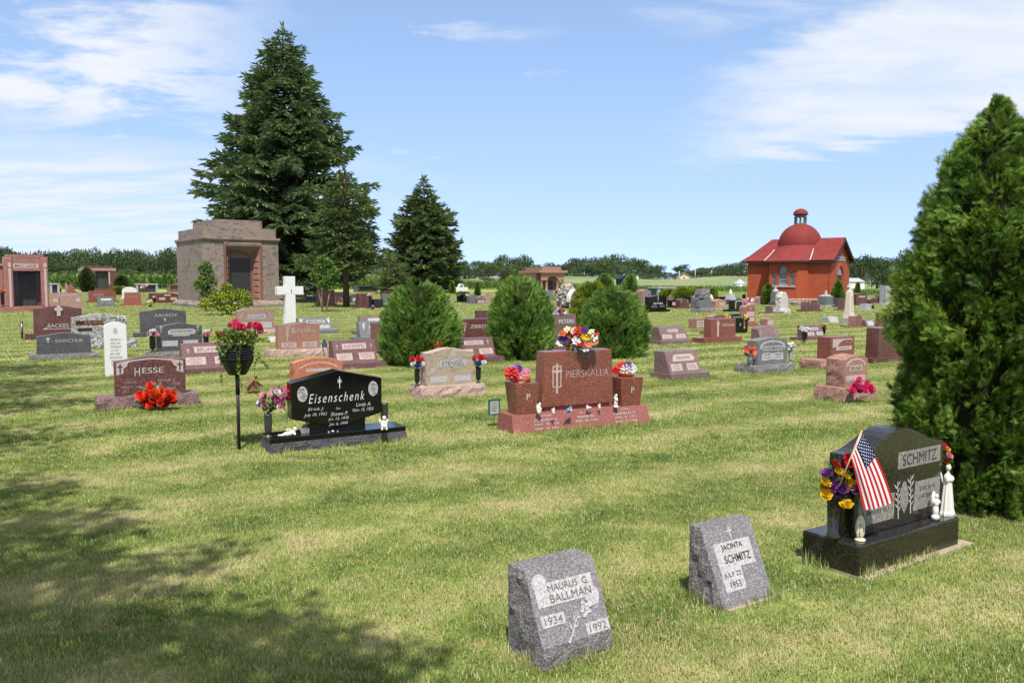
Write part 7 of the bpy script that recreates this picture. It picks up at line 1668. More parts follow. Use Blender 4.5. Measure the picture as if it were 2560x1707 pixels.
# gray carved pillar and its leaning neighbour
P = G(1764, 781); PI = thing('carved_pillar', 'gray rock-faced pillar monument with a broken top', 'monument', P, R32); z_ = lambda v: rise(P, v)
rock_box(1.0, .7, z_(770) + .05, 0, .2, -.05, .04, 3, .12).build('base', GR['gray_rock'], PI); tablet_mesh([(-.40, 0), (.40, 0), (.40, z_(745) - z_(770)), (.1, z_(742) - z_(770)), (-.2, z_(752) - z_(770)), (-.40, z_(762) - z_(770) + .3)], .45, 0, 0, 0, z_(770), .05, 2).build('scroll_block', GR['gray_mid'], PI)
rock_box(.62, .42, z_(722) - z_(745), .02, .25, z_(745), .05, 5, .12).build('broken_column', GR['gray_rock'], PI)
f = Z_('gray stone with carved side leaning left of the gray pillar', 'gray_mid', (1742, 1758, 738), (1737, 771, 1762, 766), 'serp', d=.5, hs=.8, rough=.05, side_mat='gray_rock')
P = G(1778, 764); r0 = thing('statue', 'narrow cream statue right of the gray pillar', 'statue', P); hh = rise(P, 736); MB().lathe([(0, 0), (.19, 0), (.17, .2), (.13, .25), (.12, hh * .55), (.14, hh * .72), (.07, hh * .8), (.075, hh * .9), (0.02, hh)], 12, cap=False).build('figure', GR['cream'], r0)
f = Z_('wide pink arched stone with dark flowers right of the gray pillar', 'pink', (1789, 1815, 748), (1782, 772, 1822, 768), 'oval', d=.4, hs=.75, rough=.02, side_mat='brown_rock'); f.panel(.1, .4, .5, .3, GR['frost_warm'])
P = G(1826, 762); ST = thing('statue', 'white figure on a dark pedestal left of the chapel', 'statue', P, R32); z_ = lambda v: rise(P, v)
MB().box(-.42, .42, -.3, .3, -.05, z_(749)).build('pedestal', GR['gray_dark'], ST); MB().frustum(-.3, .3, -.25, .25, z_(749), -.18, .18, -.16, .16, z_(735)).build('upper_pedestal', GR['gray_lt'], ST); blob('figure', [(0, 0, z_(733), .13, .12, .18), (0, 0, z_(728.5), .09, .08, .12), (0, 0, z_(725), .055, .055, .07)], M_WHITE, ST, .03)
Z_('low black stones in a row left of the white figure', 'black', (1798, 1815, 742), (1795, 757, 1818, 755), d=.4)
f = Z_('dark olive stone with a pale arch left of the bouquet-topped red stone', 'green_black', (1834, 1862, 749), (1827, 781, 1872, 774), 'oval', d=.35, bd=.55, hs=.92); f.poly([(-.36, .1), (-.30, .1), (-.28, .75), (0, .84), (.28, .75), (.30, .1), (.36, .1), (.34, .82), (0, .92), (-.34, .82)], T_LIGHT, name='carved_arch')
far_flowers('white and yellow flowers by the left corner of the chapel', 1860, 735, 8, 6, ['white', 'yellow'], 748, None, 0, M_BLACKPL, vase_px=6)
f = Z_('mauve slanted stone before the white rock-faced marble', 'mauve', (1933, 1955, 765), (1924, 786, 1962, 781), d=.5, slope=.4); slant_panels(f, mat='frost')
P = G(1953, 785); WM = thing('headstone', 'tall white rock-faced marble stone with octagonal head', 'headstone', P, R32, FARG); hh = rise(P, 732); hb0 = rise(P, 771); k_ = ppm(P.y)
rock_box(.74, .5, hb0 + .05, .33, .3, -.05, .04, 6, .12).build('base', GR['marble_rock'], WM); tablet_mesh([(-.27, 0), (.27, 0), (.25, .5), (.26, hh - hb0 - .24), (.13, hh - hb0), (-.12, hh - hb0), (-.26, hh - hb0 - .22), (-.25, .5)], .34, 0, .33, .10, hb0, .06, 8).build('tablet', GR['marble_rock'], WM)
P = G(1938, 764); GS = thing('statue', 'gray pillar with a cross-bearing figure before the chapel window', 'statue', P, R32); z_ = lambda v: rise(P, v)
MB().box(-.32, .32, -.3, .3, -.05, z_(756)).build('base', GR['gray_dark'], GS); MB().frustum(-.24, .24, -.22, .22, z_(756), -.18, .18, -.17, .17, z_(729)).build('pillar', GR['gray_mid'], GS); MB().lathe([(0.2, 0), (.19, .08), (.10, .16), (0, .18)], 12, (0, 0, z_(729)), cap=False).build('capital', GR['gray_lt'], GS); blob('figure', [(0, 0, z_(724) , .08, .07, .14), (0, 0, z_(719), .05, .05, .09), (.08, 0, z_(716), .03, .03, .14, (0, .4, 0))], GR['gray_lt'], GS, .03)
f = Z_('small pink stone with white posies by the chapel wall', 'pink', (1897, 1911, 741), (1889, 763, 1918, 759), 'arch', d=.35, hs=.75); far_flowers('white posy left of the small pink stone by the chapel', 1895, 748, 6, 6, ['white', 'cream'], 761, None, 0, None)
f = Z_('brown curved stone with red and white flowers before the chapel', 'mahogany', (2018, 2050, 751), (2013, 781, 2056, 775), 'serp', d=.4, hs=.85, rough=.02, side_mat='mahogany_rock'); f.sprig(-.3, .5, -.26, .9, T_LIGHT, 4, .08); f.sprig(.36, .5, .32, .9, T_LIGHT, 4, .08); f.lines(.02, .62, .4, .12, 1, T_MID, seed=3)
far_flowers('red and white flowers left of the brown curved stone', 2018, 763, 13, 16, ['coral', 'white', 'white'], 777, None, 0, None)
P = G(2064, 768); BU = thing('bust_monument', 'gray square pedestal with a bust before the chapel', 'monument', P, R32); z_ = lambda v: rise(P, v)
MB().box(-.50, .42, -.4, .4, -.05, z_(762)).build('base', GR['gray_lt'], BU); MB().box(-.36, .30, -.32, .32, z_(762), z_(740)).build('pedestal', GR['gray_mid'], BU, bevel=.02); MB().frustum(-.30, .24, -.26, .26, z_(740), -.16, .14, -.14, .14, z_(736.5)).build('cap', GR['gray_lt'], BU); blob('bust', [(0, 0, z_(735), .13, .10, .10), (0, 0, z_(730), .07, .075, .11)], GR['gray_lt'], BU, .03)
f = Z_('wide brown stone with pale carved scroll right of the chapel', 'mahogany', (2140, 2167, 733), (2136, 765, 2172, 760), 'oval', d=.5, hs=.9); f.poly([(-.25, .6), (.3, .6), (.36, .74), (-.3, .74)], GR['frost_warm'], name='carved_scroll')
Z_('gray framed dark stone left of the white obelisk', 'gray_dark', (2101, 2114, 745), (2096, 769, 2120, 764), d=.5).panel(0, .5, .7, .7, GR['black']); Z_('brown stone just left of the white obelisk', 'brown', (2110, 2118, 750), (2106, 778, 2122, 773), d=.4)
f = Z_('pale gray tapered stone with flowers at both sides', 'gray_lt', (2163, 2178, 760), (2154, 777, 2188, 775), d=.35, taper=.12)
far_flowers('pink flowers left of the pale gray tapered stone', 2159, 763, 7, 8, ['pink', 'violet'], 773, None, 0, M_BLACKPL, vase_px=4); far_flowers('pink flowers right of the pale gray tapered stone', 2182, 763, 6, 8, ['pink', 'white'], 773, None, 0, M_BLACKPL, vase_px=4)
Z_('tall gray pillar at the right near the evergreen', 'gray_lt', (2214, 2225, 714), (2206, 764, 2231, 759), d=.45, bd=.8); Z_('rounded brown stone left of the tall gray pillar', 'brown', (2191, 2204, 743), (2188, 763, 2207, 760), 'arch', d=.4, hs=.8); Z_('small dark stone left of the rounded brown stone', 'gray_dark', (2177, 2184, 750), (2174, 761, 2187, 759), d=.4); Z_('gray slanted slab behind the rounded brown stone', 'gray_mid', (2203, 2213, 738), (2201, 760, 2216, 757), d=.5, slope=.2)
far_flowers('white and pink flowers right of the tall gray pillar', 2231, 750, 13, 14, ['white', 'cream', 'pink'], 763, None, 0, None)
Z_('small gray flat stone on the lawn before the chapel', 'gray_lt', (2089, 2094, 783, 787), None, d=.3)
# thin metal marker post at far left
P = G(56, 849); r0 = thing('marker_post', 'thin galvanized post standing left of the wide brown monument', 'post', P); MB().tube([(0, 0, -.05), (0, 0, rise(P, 806))], .03, 8).build('pole', M_STEEL, r0); MB().lathe([(0, 0), (.04, 0), (.03, .03), (0, .04)], 10, (0, 0, rise(P, 806)), cap=False).build('cap', M_STEEL, r0)

# small stones of the last rows
TINY = ['tiny gray rounded stone right of the middle bush', 'tiny pink stone before the scalloped gray stone', 'tiny dark rounded stone behind the brown curved stone', 'tiny brown stone below the clipped hedge', 'tiny pale arched stone left of the gray pillar', 'tiny gray rounded stone right of the narrow cream statue', 'tiny mahogany stone below the white figure', 'tiny dark rounded stone behind the dark olive stone', 'tiny gray arched stone right of the bust', 'tiny brown rounded stone behind the pale tapered stone', 'tiny pale flat stone near the rounded brown stone', 'tiny mahogany rounded stone right of the tall gray pillar', 'tiny gray flat stone behind the polished black stone', 'tiny gray rounded stone left of the conifer trunk', 'tiny mahogany stone behind the tall white cross', 'tiny pale flat stone below the white medallion monument', 'tiny brown rounded stone left of the middle bush', 'tiny gray rounded stone right of the white marble stone', 'tiny pink flat stone left of the brown curved stone by the chapel']
for i, (u_, v_, w_, h_, m_, k_) in enumerate(((1345, 744, 13, 10, 'gray_mid', 'oval'), (1356, 752, 11, 8, 'pink', 'flat'), (1700, 757, 11, 10, 'gray_dark', 'oval'), (1713, 752, 9, 9, 'brown', 'flat'), (1748, 757, 9, 12, 'gray_lt', 'arch'), (1806, 752, 9, 8, 'gray_mid', 'oval'), (1816, 759, 9, 8, 'mahogany', 'flat'),
        (1845, 754, 10, 9, 'gray_dark', 'oval'), (2084, 768, 9, 11, 'gray_mid', 'arch'), (2172, 757, 7, 9, 'brown', 'oval'), (2186, 755, 7, 8, 'gray_lt', 'flat'), (2238, 757, 9, 9, 'mahogany', 'oval'), (1640, 754, 10, 9, 'gray_mid', 'flat'), (848, 744, 12, 9, 'gray_mid', 'oval'), (752, 742, 11, 8, 'mahogany', 'flat'), (1178, 735, 8, 7, 'gray_lt', 'flat'), (1218, 742, 9, 8, 'brown', 'oval'), (1990, 764, 9, 8, 'gray_mid', 'oval'), (2006, 766, 8, 7, 'pink', 'flat'))):
    stone('headstone', TINY[i], m_, (u_ - w_ / 2, u_ + w_ / 2, v_ - h_), (u_ - w_ * .65, v_, u_ + w_ * .65, v_ - 2), k_, d=.3, group='tiny headstones of the farthest rows', key='tiny%d' % i)
# ------------------------------------------------------------------ vegetation
BARK = plain('bark', lin(104, 86, 72), .95, .1, var=.35, scale=8, relief=.6); BARK_PALE = plain('pale_bark', lin(176, 158, 132), .9, .1, var=.2, scale=8)
L_ARB = leafy('arborvitae_leaf', [lin(36, 56, 20, 1), lin(60, 86, 27, 1), lin(90, 120, 38, 1), lin(146, 166, 68, 1)], trans=.22, patch=2.2, patch_w=.45)
L_BUSH = leafy('juniper_leaf', [lin(52, 76, 32, 1), lin(78, 108, 44, 1), lin(108, 138, 58, 1), lin(148, 172, 84, 1)], trans=.25, patch=1.6, patch_w=.45)
L_BUSHY = leafy('yellow_green_leaf', [lin(78, 98, 28, 0.95), lin(110, 128, 36, 0.95), lin(146, 160, 52, 0.95)], trans=.3, patch=1.6)
L_SPRUCE = leafy('spruce_needle', [lin(62, 80, 52, 1.2), lin(84, 104, 66, 1.2), lin(108, 126, 82, 1.2), lin(136, 148, 102, 1.2)], trans=.12, patch=.6, patch_w=.4)
L_CEDAR = leafy('cedar_needle', [lin(60, 76, 44, 1.2), lin(82, 100, 56, 1.2), lin(106, 122, 70, 1.2), lin(130, 140, 88, 1.2)], trans=.12, patch=.6, patch_w=.4)
L_BLUE = leafy('blue_spruce_needle', [lin(70, 92, 86, 1.00), lin(96, 118, 110, 1.00), lin(126, 146, 136, 1.00)], trans=.08, patch=.8)
L_OAK = leafy('oak_leaf', [lin(44, 62, 34, .7), lin(60, 80, 42, .7), lin(80, 100, 54, .7), lin(104, 122, 70, .7)], trans=.2, patch=.08, patch_w=.55)
L_TREE = leafy('young_tree_leaf', [lin(52, 76, 30, 1.00), lin(78, 104, 42, 1.00), lin(108, 132, 60, 1.00)], trans=.25, patch=1.5)
L_CORN = leafy('corn_leaf', [lin(64, 92, 38, 0.90), lin(92, 120, 52, 0.90), lin(130, 152, 80, 0.90)], trans=.25, patch=.5)
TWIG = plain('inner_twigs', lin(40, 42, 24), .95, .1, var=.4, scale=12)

def frames(d, nrm):
    d = d / np.linalg.norm(d, axis=1, keepdims=True)
    x = np.cross(d, nrm); x /= np.maximum(np.linalg.norm(x, axis=1, keepdims=True), 1e-6); z = np.cross(x, d)
    return np.stack([x, d, z], 2)          # columns: width, length, normal
def instances(TV, TF, P, R, S):
    n, k = len(P), len(TV)
    if np.ndim(S) == 1: S = np.stack([S, S, S], 1)
    V = np.einsum('nij,nkj->nki', R, TV[None] * S[:, None, :]) + P[:, None, :]
    T = TF[None] + (np.arange(n) * k)[:, None, None]
    return V.reshape(-1, 3), T.reshape(-1, TF.shape[1])
def spray_template(side=4, lobe=.03, ln=.34):
    """a flat feathery spray: slender axis with side branchlets, one triangle each"""
    V, T = [(-lobe * .8, 0, 0), (lobe * .8, 0, 0), (0, 1, .10)], [(0, 1, 2)]
    for i in range(side):
        y = .10 + .70 * i / side; l = ln * (1 - .5 * i / side) * (1.1 if i % 2 else .9)
        for s in (-1, 1):
            k = len(V); V += [(0, y - lobe, 0), (0, y + lobe * 1.6, .01), (s * l * .62, y + l * .95, .05 + .04 * y)]; T.append((k, k + 1, k + 2))
    return np.array(V), np.array(T)
SPR_NEAR, SPR_MID, SPR_FAR = spray_template(5, .042, .52), spray_template(4, .055, .42), spray_template(2, .16, .6)

def lumpy(P, f, seed): return np.array([noise.noise(Vector((p[0] * f + seed, p[1] * f, p[2] * f))) for p in P])
def evergreen(name, label, base, prof, n, size, tmpl, mat, seed, lump=.16, freq=2.2, group=None, cat='shrub', core=True, up=.75, tips=0, flat=1.0, rz=0.0, fans=0, fan_len=.3, wild=.22):
    """dense clipped-looking conifer: prof = [(z, r)...]; sprays stand out of an uneven skin"""
    g = np.random.default_rng(seed); zs_, rs_ = np.array([p[0] for p in prof]), np.array([p[1] for p in prof])
    root = thing(name, label, cat, base, rz, group)
    zz = np.linspace(zs_[0], zs_[-1], 200); w = np.interp(zz, zs_, rs_) + .04; c = np.cumsum(w); c /= c[-1]
    m = fans or n; z = np.interp(g.random(m), c, zz); a = g.random(m) * 2 * np.pi; r0 = np.interp(z, zs_, rs_)
    unit = np.stack([np.cos(a), np.sin(a), z * 0], 1); q = np.stack([np.cos(a) * rs_.max(), np.sin(a) * rs_.max(), z], 1)
    lm = lumpy(q, freq, seed) + .7 * lumpy(q, freq * 2.8, seed + 5)
    r = r0 * (1 + lump * lm) * (1 - .22 * g.random(m) ** 1.6); C = unit * r[:, None]; C[:, 2] = z + .012 * lm * zs_[-1]
    tang = np.stack([-np.sin(a), np.cos(a), z * 0], 1)
    d = unit * (.55 + .25 * g.random((m, 1))) + np.array([0, 0, up]) + g.normal(0, .22, (m, 3)); nrm = tang + g.normal(0, .45, (m, 3))
    if fans:
        k = np.arange(n) % fans; F3 = frames(d, nrm)[k]; q1 = g.random(n); q2 = g.uniform(-1, 1, n) * (1 - .55 * q1); fl = (fan_len * g.uniform(.6, 1.3, fans) * np.minimum(1, r0 / rs_.max() * 1.6 + .3))[k]
        P = C[k] + F3[:, :, 1] * ((q1 - .72) * fl)[:, None] + F3[:, :, 0] * (q2 * fl * .48)[:, None] + F3[:, :, 2] * (g.normal(0, .10, n) * fl)[:, None]
        d = F3[:, :, 1] + F3[:, :, 0] * (q2 * .9)[:, None] + g.normal(0, wild, (n, 3)); nrm = F3[:, :, 2] + g.normal(0, .35, (n, 3))
    else: P = C
    s = size * g.uniform(.65, 1.25, n); P[:, 1] *= flat
    R = frames(d, nrm); P -= R[:, :, 1] * (s * .45)[:, None]; P[:, 2] = np.maximum(P[:, 2], .0)
    V, T = instances(tmpl[0], tmpl[1], P, R, s)
    V[:, 2] = np.maximum(V[:, 2], .005)
    o = new_obj('crown', npmesh('crown', V, T, mat), root); o['kind'] = 'stuff'
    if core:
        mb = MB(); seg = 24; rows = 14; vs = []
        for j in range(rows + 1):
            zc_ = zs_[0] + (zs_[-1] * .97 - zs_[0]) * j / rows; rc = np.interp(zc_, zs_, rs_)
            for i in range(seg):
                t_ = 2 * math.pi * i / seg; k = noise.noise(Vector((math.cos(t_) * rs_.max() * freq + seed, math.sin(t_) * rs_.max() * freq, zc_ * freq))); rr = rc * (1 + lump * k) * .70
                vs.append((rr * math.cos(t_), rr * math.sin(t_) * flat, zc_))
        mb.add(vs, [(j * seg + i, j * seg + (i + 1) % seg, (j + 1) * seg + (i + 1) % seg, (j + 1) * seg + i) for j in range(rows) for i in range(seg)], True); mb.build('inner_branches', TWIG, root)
    MB().tube([(0, 0, -.1), (0, 0, zs_[-1] * .5)], max(.02, rs_.max() * .07), 8, max(.01, rs_.max() * .03)).build('trunk', BARK, root)
    return root
# tall arborvitae at the right edge
Pt = Vector((3.52, 6.12, 0)); k_ = 1.10
evergreen('arborvitae_tree', 'tall dense arborvitae at the right edge beside the dark monument', Pt, [(0, .50), (.2, .58), (.87, .62), (1.2, .62), (1.66, .58), (1.86, .52), (2.04, .48), (2.24, .44), (2.5, .33), (2.68, .22), (2.80, .11), (2.90, .05), (2.97, .02)],
          52000, .078, SPR_NEAR, L_ARB, 5, .19, 3.4, cat='tree', fans=1700, fan_len=.19, up=.42, wild=.42)
# round evergreen bushes
BUSH_SRC = {}
def bush(label, uc, vf, vt, wpx, mat, seed, turn=0.0):
    P = G(uc, vf); P.y += wpx * ppm(P.y) * .42; P.x = (uc - CU) / F * P.y; H = rise(P, vt); R_ = wpx * ppm(P.y) / 2
    if mat.name not in BUSH_SRC:
        pr = [(0, .76), (.1, .91), (.25, .99), (.42, 1.0), (.58, .95), (.72, .84), (.84, .70), (.92, .54), (.975, .36), (1.0, .20)]; pr = [(z * .95, r_ * .95) for z, r_ in pr]
        o = evergreen('evergreen_bush', label, P, [(z * H, r_ * R_) for z, r_ in pr], 26000, .11, SPR_MID, mat, seed, .12, 3.2, 'rounded evergreen bushes', 'bush', up=1.1, fans=900, fan_len=.26)
        BUSH_SRC[mat.name] = (o, R_, H); return o
    src, R0, H0 = BUSH_SRC[mat.name]; o = copy_tree(src); o.location = P; o['label'] = label; o.rotation_euler = (0, 0, turn)
    for ch in o.children: ch.scale = (R_ / R0, R_ / R0, H / H0)
    return o
bush('large rounded evergreen bush, leftmost of the three dark ones', 1048, 921, 700, 200, L_BUSH, 3); bush('rounded evergreen bush directly behind the red monument, middle of three', 1303, 905, 690, 168, L_BUSH, 9, 2.1); bush('rounded evergreen bush right of the large bouquet', 1535, 899, 716, 176, L_BUSH, 14, 4.0)
bush('yellow-green rounded bush tucked behind the right dark bush', 1476, 868, 700, 104, L_BUSHY, 21)
bush('taller yellow-green bush top showing behind the middle bush', 1296, 840, 686, 120, L_BUSHY, 25, 1.4)
def shrub(label, uc, vf, vt, wpx, mat, seed, n=2200, size=.2, kind='cone', group='small shrubs', flat=1.0, name='shrub', lump=.16):
    P = G(uc, vf); H = rise(P, vt); R_ = wpx * ppm(P.y) / 2
    pr = {'cone': [(0, .85), (.15, 1), (.4, .9), (.65, .65), (.85, .32), (1, .05)], 'oval': [(0, .6), (.15, .85), (.4, 1), (.65, .95), (.85, .65), (.96, .3), (1, .05)], 'low': [(0, .8), (.3, 1), (.65, .95), (.9, .6), (1, .2)]}[kind]
    return evergreen(name, label, P, [(z * H, r_ * R_) for z, r_ in pr], n, size, SPR_FAR, mat, seed, lump, 1.2, group, 'shrub', flat=flat)
shrub('narrow clipped evergreen by the chapel window', 1919, 763, 710, 24, L_ARB, 3, kind='oval'); shrub('conical evergreen beside the chapel door', 2094, 764, 700, 33, L_ARB, 4, 2600); shrub('small conical evergreen behind the chapel, right of its door', 2143, 748, 706, 16, L_ARB, 5, 1200)
shrub('rounded dark shrub before the small brown mausoleum', 219, 730, 669, 36, L_OAK, 6, 2600, .34, 'oval'); shrub('dark shrub left of the black shrine', 1512, 735, 684, 42, L_BUSH, 7, 2200, .3, 'oval'); shrub('dark shrub right of the black shrine', 1576, 733, 686, 32, L_BUSH, 8, 2000, .3, 'oval')
shrub('tiny conical evergreen left of the white medallion monument', 1131, 735, 702, 15, L_ARB, 9, 900, .24); shrub('tiny conical evergreen right of the white medallion monument', 1194, 740, 706, 13, L_ARB, 10, 900, .24); shrub('low yellow-green shrub below the white medallion monument', 1157, 739, 729, 34, L_BUSHY, 11, 900, .2, 'low'); shrub('low yellow-green shrub right of the small brown mausoleum', 302, 738, 716, 44, L_BUSHY, 13, 1400, .3, 'low'); shrub('dark leafy shrub right of the small brown mausoleum', 306, 735, 690, 34, L_OAK, 12, 1500, .35, 'oval')
for i, (u_, v_, vt, w_) in enumerate(((1672, 750, 724, 44), (1706, 752, 720, 52), (1744, 752, 718, 56), (1778, 752, 722, 30))): shrub(('left end of the clipped evergreen hedge', 'clipped hedge section left of its middle', 'tallest clipped hedge section behind the gray pillar', 'right end of the clipped evergreen hedge')[i], u_, v_, vt, w_, L_BUSHY, 30 + i, 1800, .26, 'low', 'clipped hedge', name='hedge')
# broad-leaved shrubs by the great mausoleum
LT = (np.array([(-.28, .35, .03), (0, 0, 0), (.28, .35, .03), (0, 1, 0)]), np.array([(0, 1, 2), (0, 2, 3)]))
def leaf_cloud(blobs, n, size, seed, skin=.6):
    g = np.random.default_rng(seed); B = np.array(blobs); w = B[:, 3] * B[:, 4] * B[:, 5]; w = w ** .67; k = g.choice(len(B), n, p=w / w.sum())
    d = g.normal(0, 1, (n, 3)); d[:, 2] = np.where(d[:, 2] < -.2, -d[:, 2] * .5, d[:, 2]); d /= np.linalg.norm(d, axis=1, keepdims=True)
    r = 1 - (1 - skin) * g.random(n); P = B[k, :3] + d * B[k, 3:6] * r[:, None] * g.uniform(.92, 1.08, (n, 1))
    ax = d * .4 + g.normal(0, .7, (n, 3)); nrm = d + g.normal(0, .5, (n, 3)) + np.array([0, 0, .4])
    return instances(LT[0], LT[1], P, frames(ax, nrm), size * g.uniform(.6, 1.3, n))
def leafy_plant(name, label, base, blobs, n, size, mat, seed, stems=3, group=None, cat='shrub', bark=BARK, r=.03, spread=.12, skin=.55):
    root = thing(name, label, cat, base, 0.0, group); V, T = leaf_cloud(blobs, n, size, seed, skin); o = new_obj('crown', npmesh('crown', V, T, mat), root); o['kind'] = 'stuff'; g = random.Random(seed)
    for k in range(stems):
        bl = blobs[k % len(blobs)]; a = g.uniform(0, 6.28); MB().tube([(spread * .4 * math.cos(a), spread * .4 * math.sin(a), -.05), (bl[0] * .4 + spread * math.cos(a) * .6, bl[1] * .4, bl[2] * .55), (bl[0], bl[1], bl[2])], r, 6, r * .35).build('stem', bark, root)
    return root
P = G(516, 779); H = rise(P, 652); m_ = ppm(P.y)
leafy_plant('shrub', 'tall dark green shrub against the great mausoleum', P, [(0, 0, H * .8, .38, .3, H * .2), (.1, 0, H * .55, .52, .4, H * .24), (-.22, 0, H * .45, .4, .35, H * .2), (.15, 0, H * .3, .42, .35, H * .2)], 2600, .13, L_TREE, 3)
P = G(566, 789); H = rise(P, 712)
yb = leafy_plant('flowering_shrub', 'sprawling yellow-flowering shrub before the great mausoleum door', P, [(-.75, 0, H * .3, .5, .45, H * .33), (-.1, .1, H * .5, .6, .5, H * .4), (.55, .1, H * .6, .55, .45, H * .25), (.9, 0, H * .35, .35, .4, H * .28), (.1, -.1, H * .2, .5, .4, H * .25), (.05, 0, H * .9, .25, .2, H * .14)], 4200, .12, L_BUSHY, 6, 5)
V, T = leaf_cloud([(-.75, -.1, H * .34, .5, .45, H * .33), (-.1, 0, H * .55, .6, .5, H * .4), (.6, 0, H * .64, .55, .45, H * .25), (.45, -.2, H * .2, .3, .3, H * .2), (.05, 0, H * .92, .25, .2, H * .14)], 230, .075, 8, .9)
o = new_obj('yellow_blooms', npmesh('yellow_blooms', V, T, FC['yellow']), yb); o['kind'] = 'stuff'
# young multi-stemmed tree
P = G(811, 780); H = rise(P, 638)
yt = leafy_plant('young_tree', 'young multi-stemmed tree right of the tall white cross', P, [(0, 0, H * .82, .45, .4, H * .18), (-.28, 0, H * .62, .45, .4, H * .18), (.38, 0, H * .62, .5, .4, H * .2), (.05, 0, H * .5, .5, .4, H * .18), (.3, 0, H * .42, .3, .3, H * .10)], 3400, .14, L_TREE, 11, 4, cat='tree', bark=BARK_PALE, r=.035, spread=.25)

# ---- conifers
NT = []
for a in (0, 2.1, 4.2):
    c_, s_ = math.cos(a), math.sin(a); NT.append([(0, 0, 0), (.11 * c_, .5, .11 * s_), (0, 1, 0), (-.11 * c_, .5, -.11 * s_)])
NT = (np.array(sum(NT, [])), np.array([(i * 4, i * 4 + 1, i * 4 + 2) for i in range(3)] + [(i * 4, i * 4 + 2, i * 4 + 3) for i in range(3)]))
def conifer(name, label, base, prof, mat, seed, whorl=.42, nb=8, tuft=.5, droop=.30, dens=1.0, z_clear=1.0, trunk_r=.28, keep=.93, group='tall conifers', asym=None, lift=.10, skip=None):
    g = np.random.default_rng(seed); zs_, rs_ = np.array([p[0] for p in prof]), np.array([p[1] for p in prof]); H = zs_[-1]
    root = thing(name, label, 'tree', base, 0.0, group); PP, DD, SS = [], [], []; limbs = MB(); z = z_clear
    while z < H - .15:
        R_ = np.interp(z, zs_, rs_); k = max(4, int(nb * (.6 + .4 * min(1, R_ / rs_.max() * 1.4))))
        for b_ in range(k):
            if g.random() > keep: continue
            a = 2 * math.pi * (b_ + g.uniform(-.35, .35)) / k + z * 2.3; Lb = R_ * g.choice([.68, .83, .94, 1.02, 1.08], p=[.2, .25, .25, .2, .1]) * g.uniform(.92, 1.06)
            if asym: Lb *= asym(a, z)
            if Lb < .12: Lb = .12
            zb_ = z + g.uniform(-.2, .2); c_ = np.array([math.cos(a), math.sin(a), 0]); t_ = np.array([-math.sin(a), math.cos(a), 0]); dr = droop * (1 - .75 * z / H)
            def pt(s): return c_ * (Lb * s) + np.array([0, 0, zb_ + Lb * (lift * s - dr * s * s + (dr * .72) * max(0, s - .55) ** 2 * 3.2)])
            limbs.tube([tuple(pt(s)) for s in (0, .33, .66, .95)], .018 + .012 * Lb, 4, .01)
            m = max(3, int(Lb / .20 * dens))
            for i in range(m):
                s = .16 + .84 * (i + g.random()) / m; p = pt(s); dv = pt(min(1.05, s + .06)) - pt(s - .06); dv /= np.linalg.norm(dv)
                wl = min(1.15, .22 + .46 * Lb * (1.04 - s) ** .8)
                for sd in (-1, 1):
                    q = int(max(1, wl / .24 * dens)); dirn = dv * .62 + t_ * sd * .78 + np.array([0, 0, -.20 - .25 * g.random()]); dirn /= np.linalg.norm(dirn)
                    for j in range(q): PP.append(p + dirn * wl * (j + .15 * g.random()) / q + g.normal(0, .05, 3)); DD.append(dirn + dv * .25 + g.normal(0, .28, 3) + np.array([0, 0, .10])); SS.append(tuft * g.uniform(.65, 1.15) * min(1, .45 + Lb * .3))
                if g.random() < .8: PP.append(p); DD.append(dv + g.normal(0, .2, 3) + np.array([0, 0, .15])); SS.append(tuft * g.uniform(.7, 1.1) * min(1, .45 + Lb * .3))
        z += whorl * g.uniform(.8, 1.2) * (.65 + .35 * R_ / rs_.max())
    for j in range(16): PP.append(np.array([0, 0, H - .6 + .05 * j])); DD.append(np.array([g.normal(0, .4), g.normal(0, .4), .8])); SS.append(tuft * .8)
    PP, DD, SS = np.array(PP), np.array(DD), np.array(SS); n = len(PP); R3 = frames(DD, g.normal(0, 1, (n, 3)))
    V, T = instances(NT[0], NT[1], PP, R3, SS); V[:, 2] = np.maximum(V[:, 2], .02)
    o = new_obj('crown', npmesh('crown', V, T, mat), root); o['kind'] = 'stuff'
    MB().tube([(0, 0, -.2), (0, 0, H * .5), (0, 0, H - .2)], trunk_r, 10, .03).build('trunk', BARK, root); o = limbs.build('limbs', BARK, root); o['kind'] = 'stuff'
    return root
P = At(720, 757, 63.0); P.z = 0
conifer('spruce_tree', 'very tall dark spruce rising behind the great mausoleum', P, [(0, 5.3), (2.0, 5.9), (4.5, 6.3), (7.0, 6.4), (9.0, 6.0), (10.4, 5.1), (12.2, 4.6), (14.1, 3.6), (15.6, 2.9), (17.3, 2.1), (18.6, 1.5), (19.7, .7), (20.2, .08)], L_SPRUCE, 4, .50, 10, .62, .24, 1.05, 2.2, .38, keep=.9)
P = G(866, 769)
conifer('cedar_tree', 'shorter conifer with bare lower trunk right of the tall spruce', P, [(0, 1.2), (2.6, 2.7), (3.6, 2.3), (5.0, 1.9), (6.2, 1.75), (7.0, 1.1), (7.7, .5), (8.2, .06)], L_CEDAR, 9, .40, 9, .50, .16, 1.1, 2.5, .21, keep=.85, lift=.16)
P = G(1062, 732)
conifer('cedar_tree', 'broad pointed conifer standing alone in the middle distance', P, [(0, 4.2), (1.8, 5.0), (4.1, 4.9), (6.5, 4.4), (8.5, 4.0), (9.8, 3.2), (11.1, 2.2), (12.3, 1.5), (13.5, .8), (14.5, .08)], L_CEDAR, 15, .62, 9, .95, .10, .85, 1.0, .3, keep=.9, lift=.22)
P = G(1122, 731)
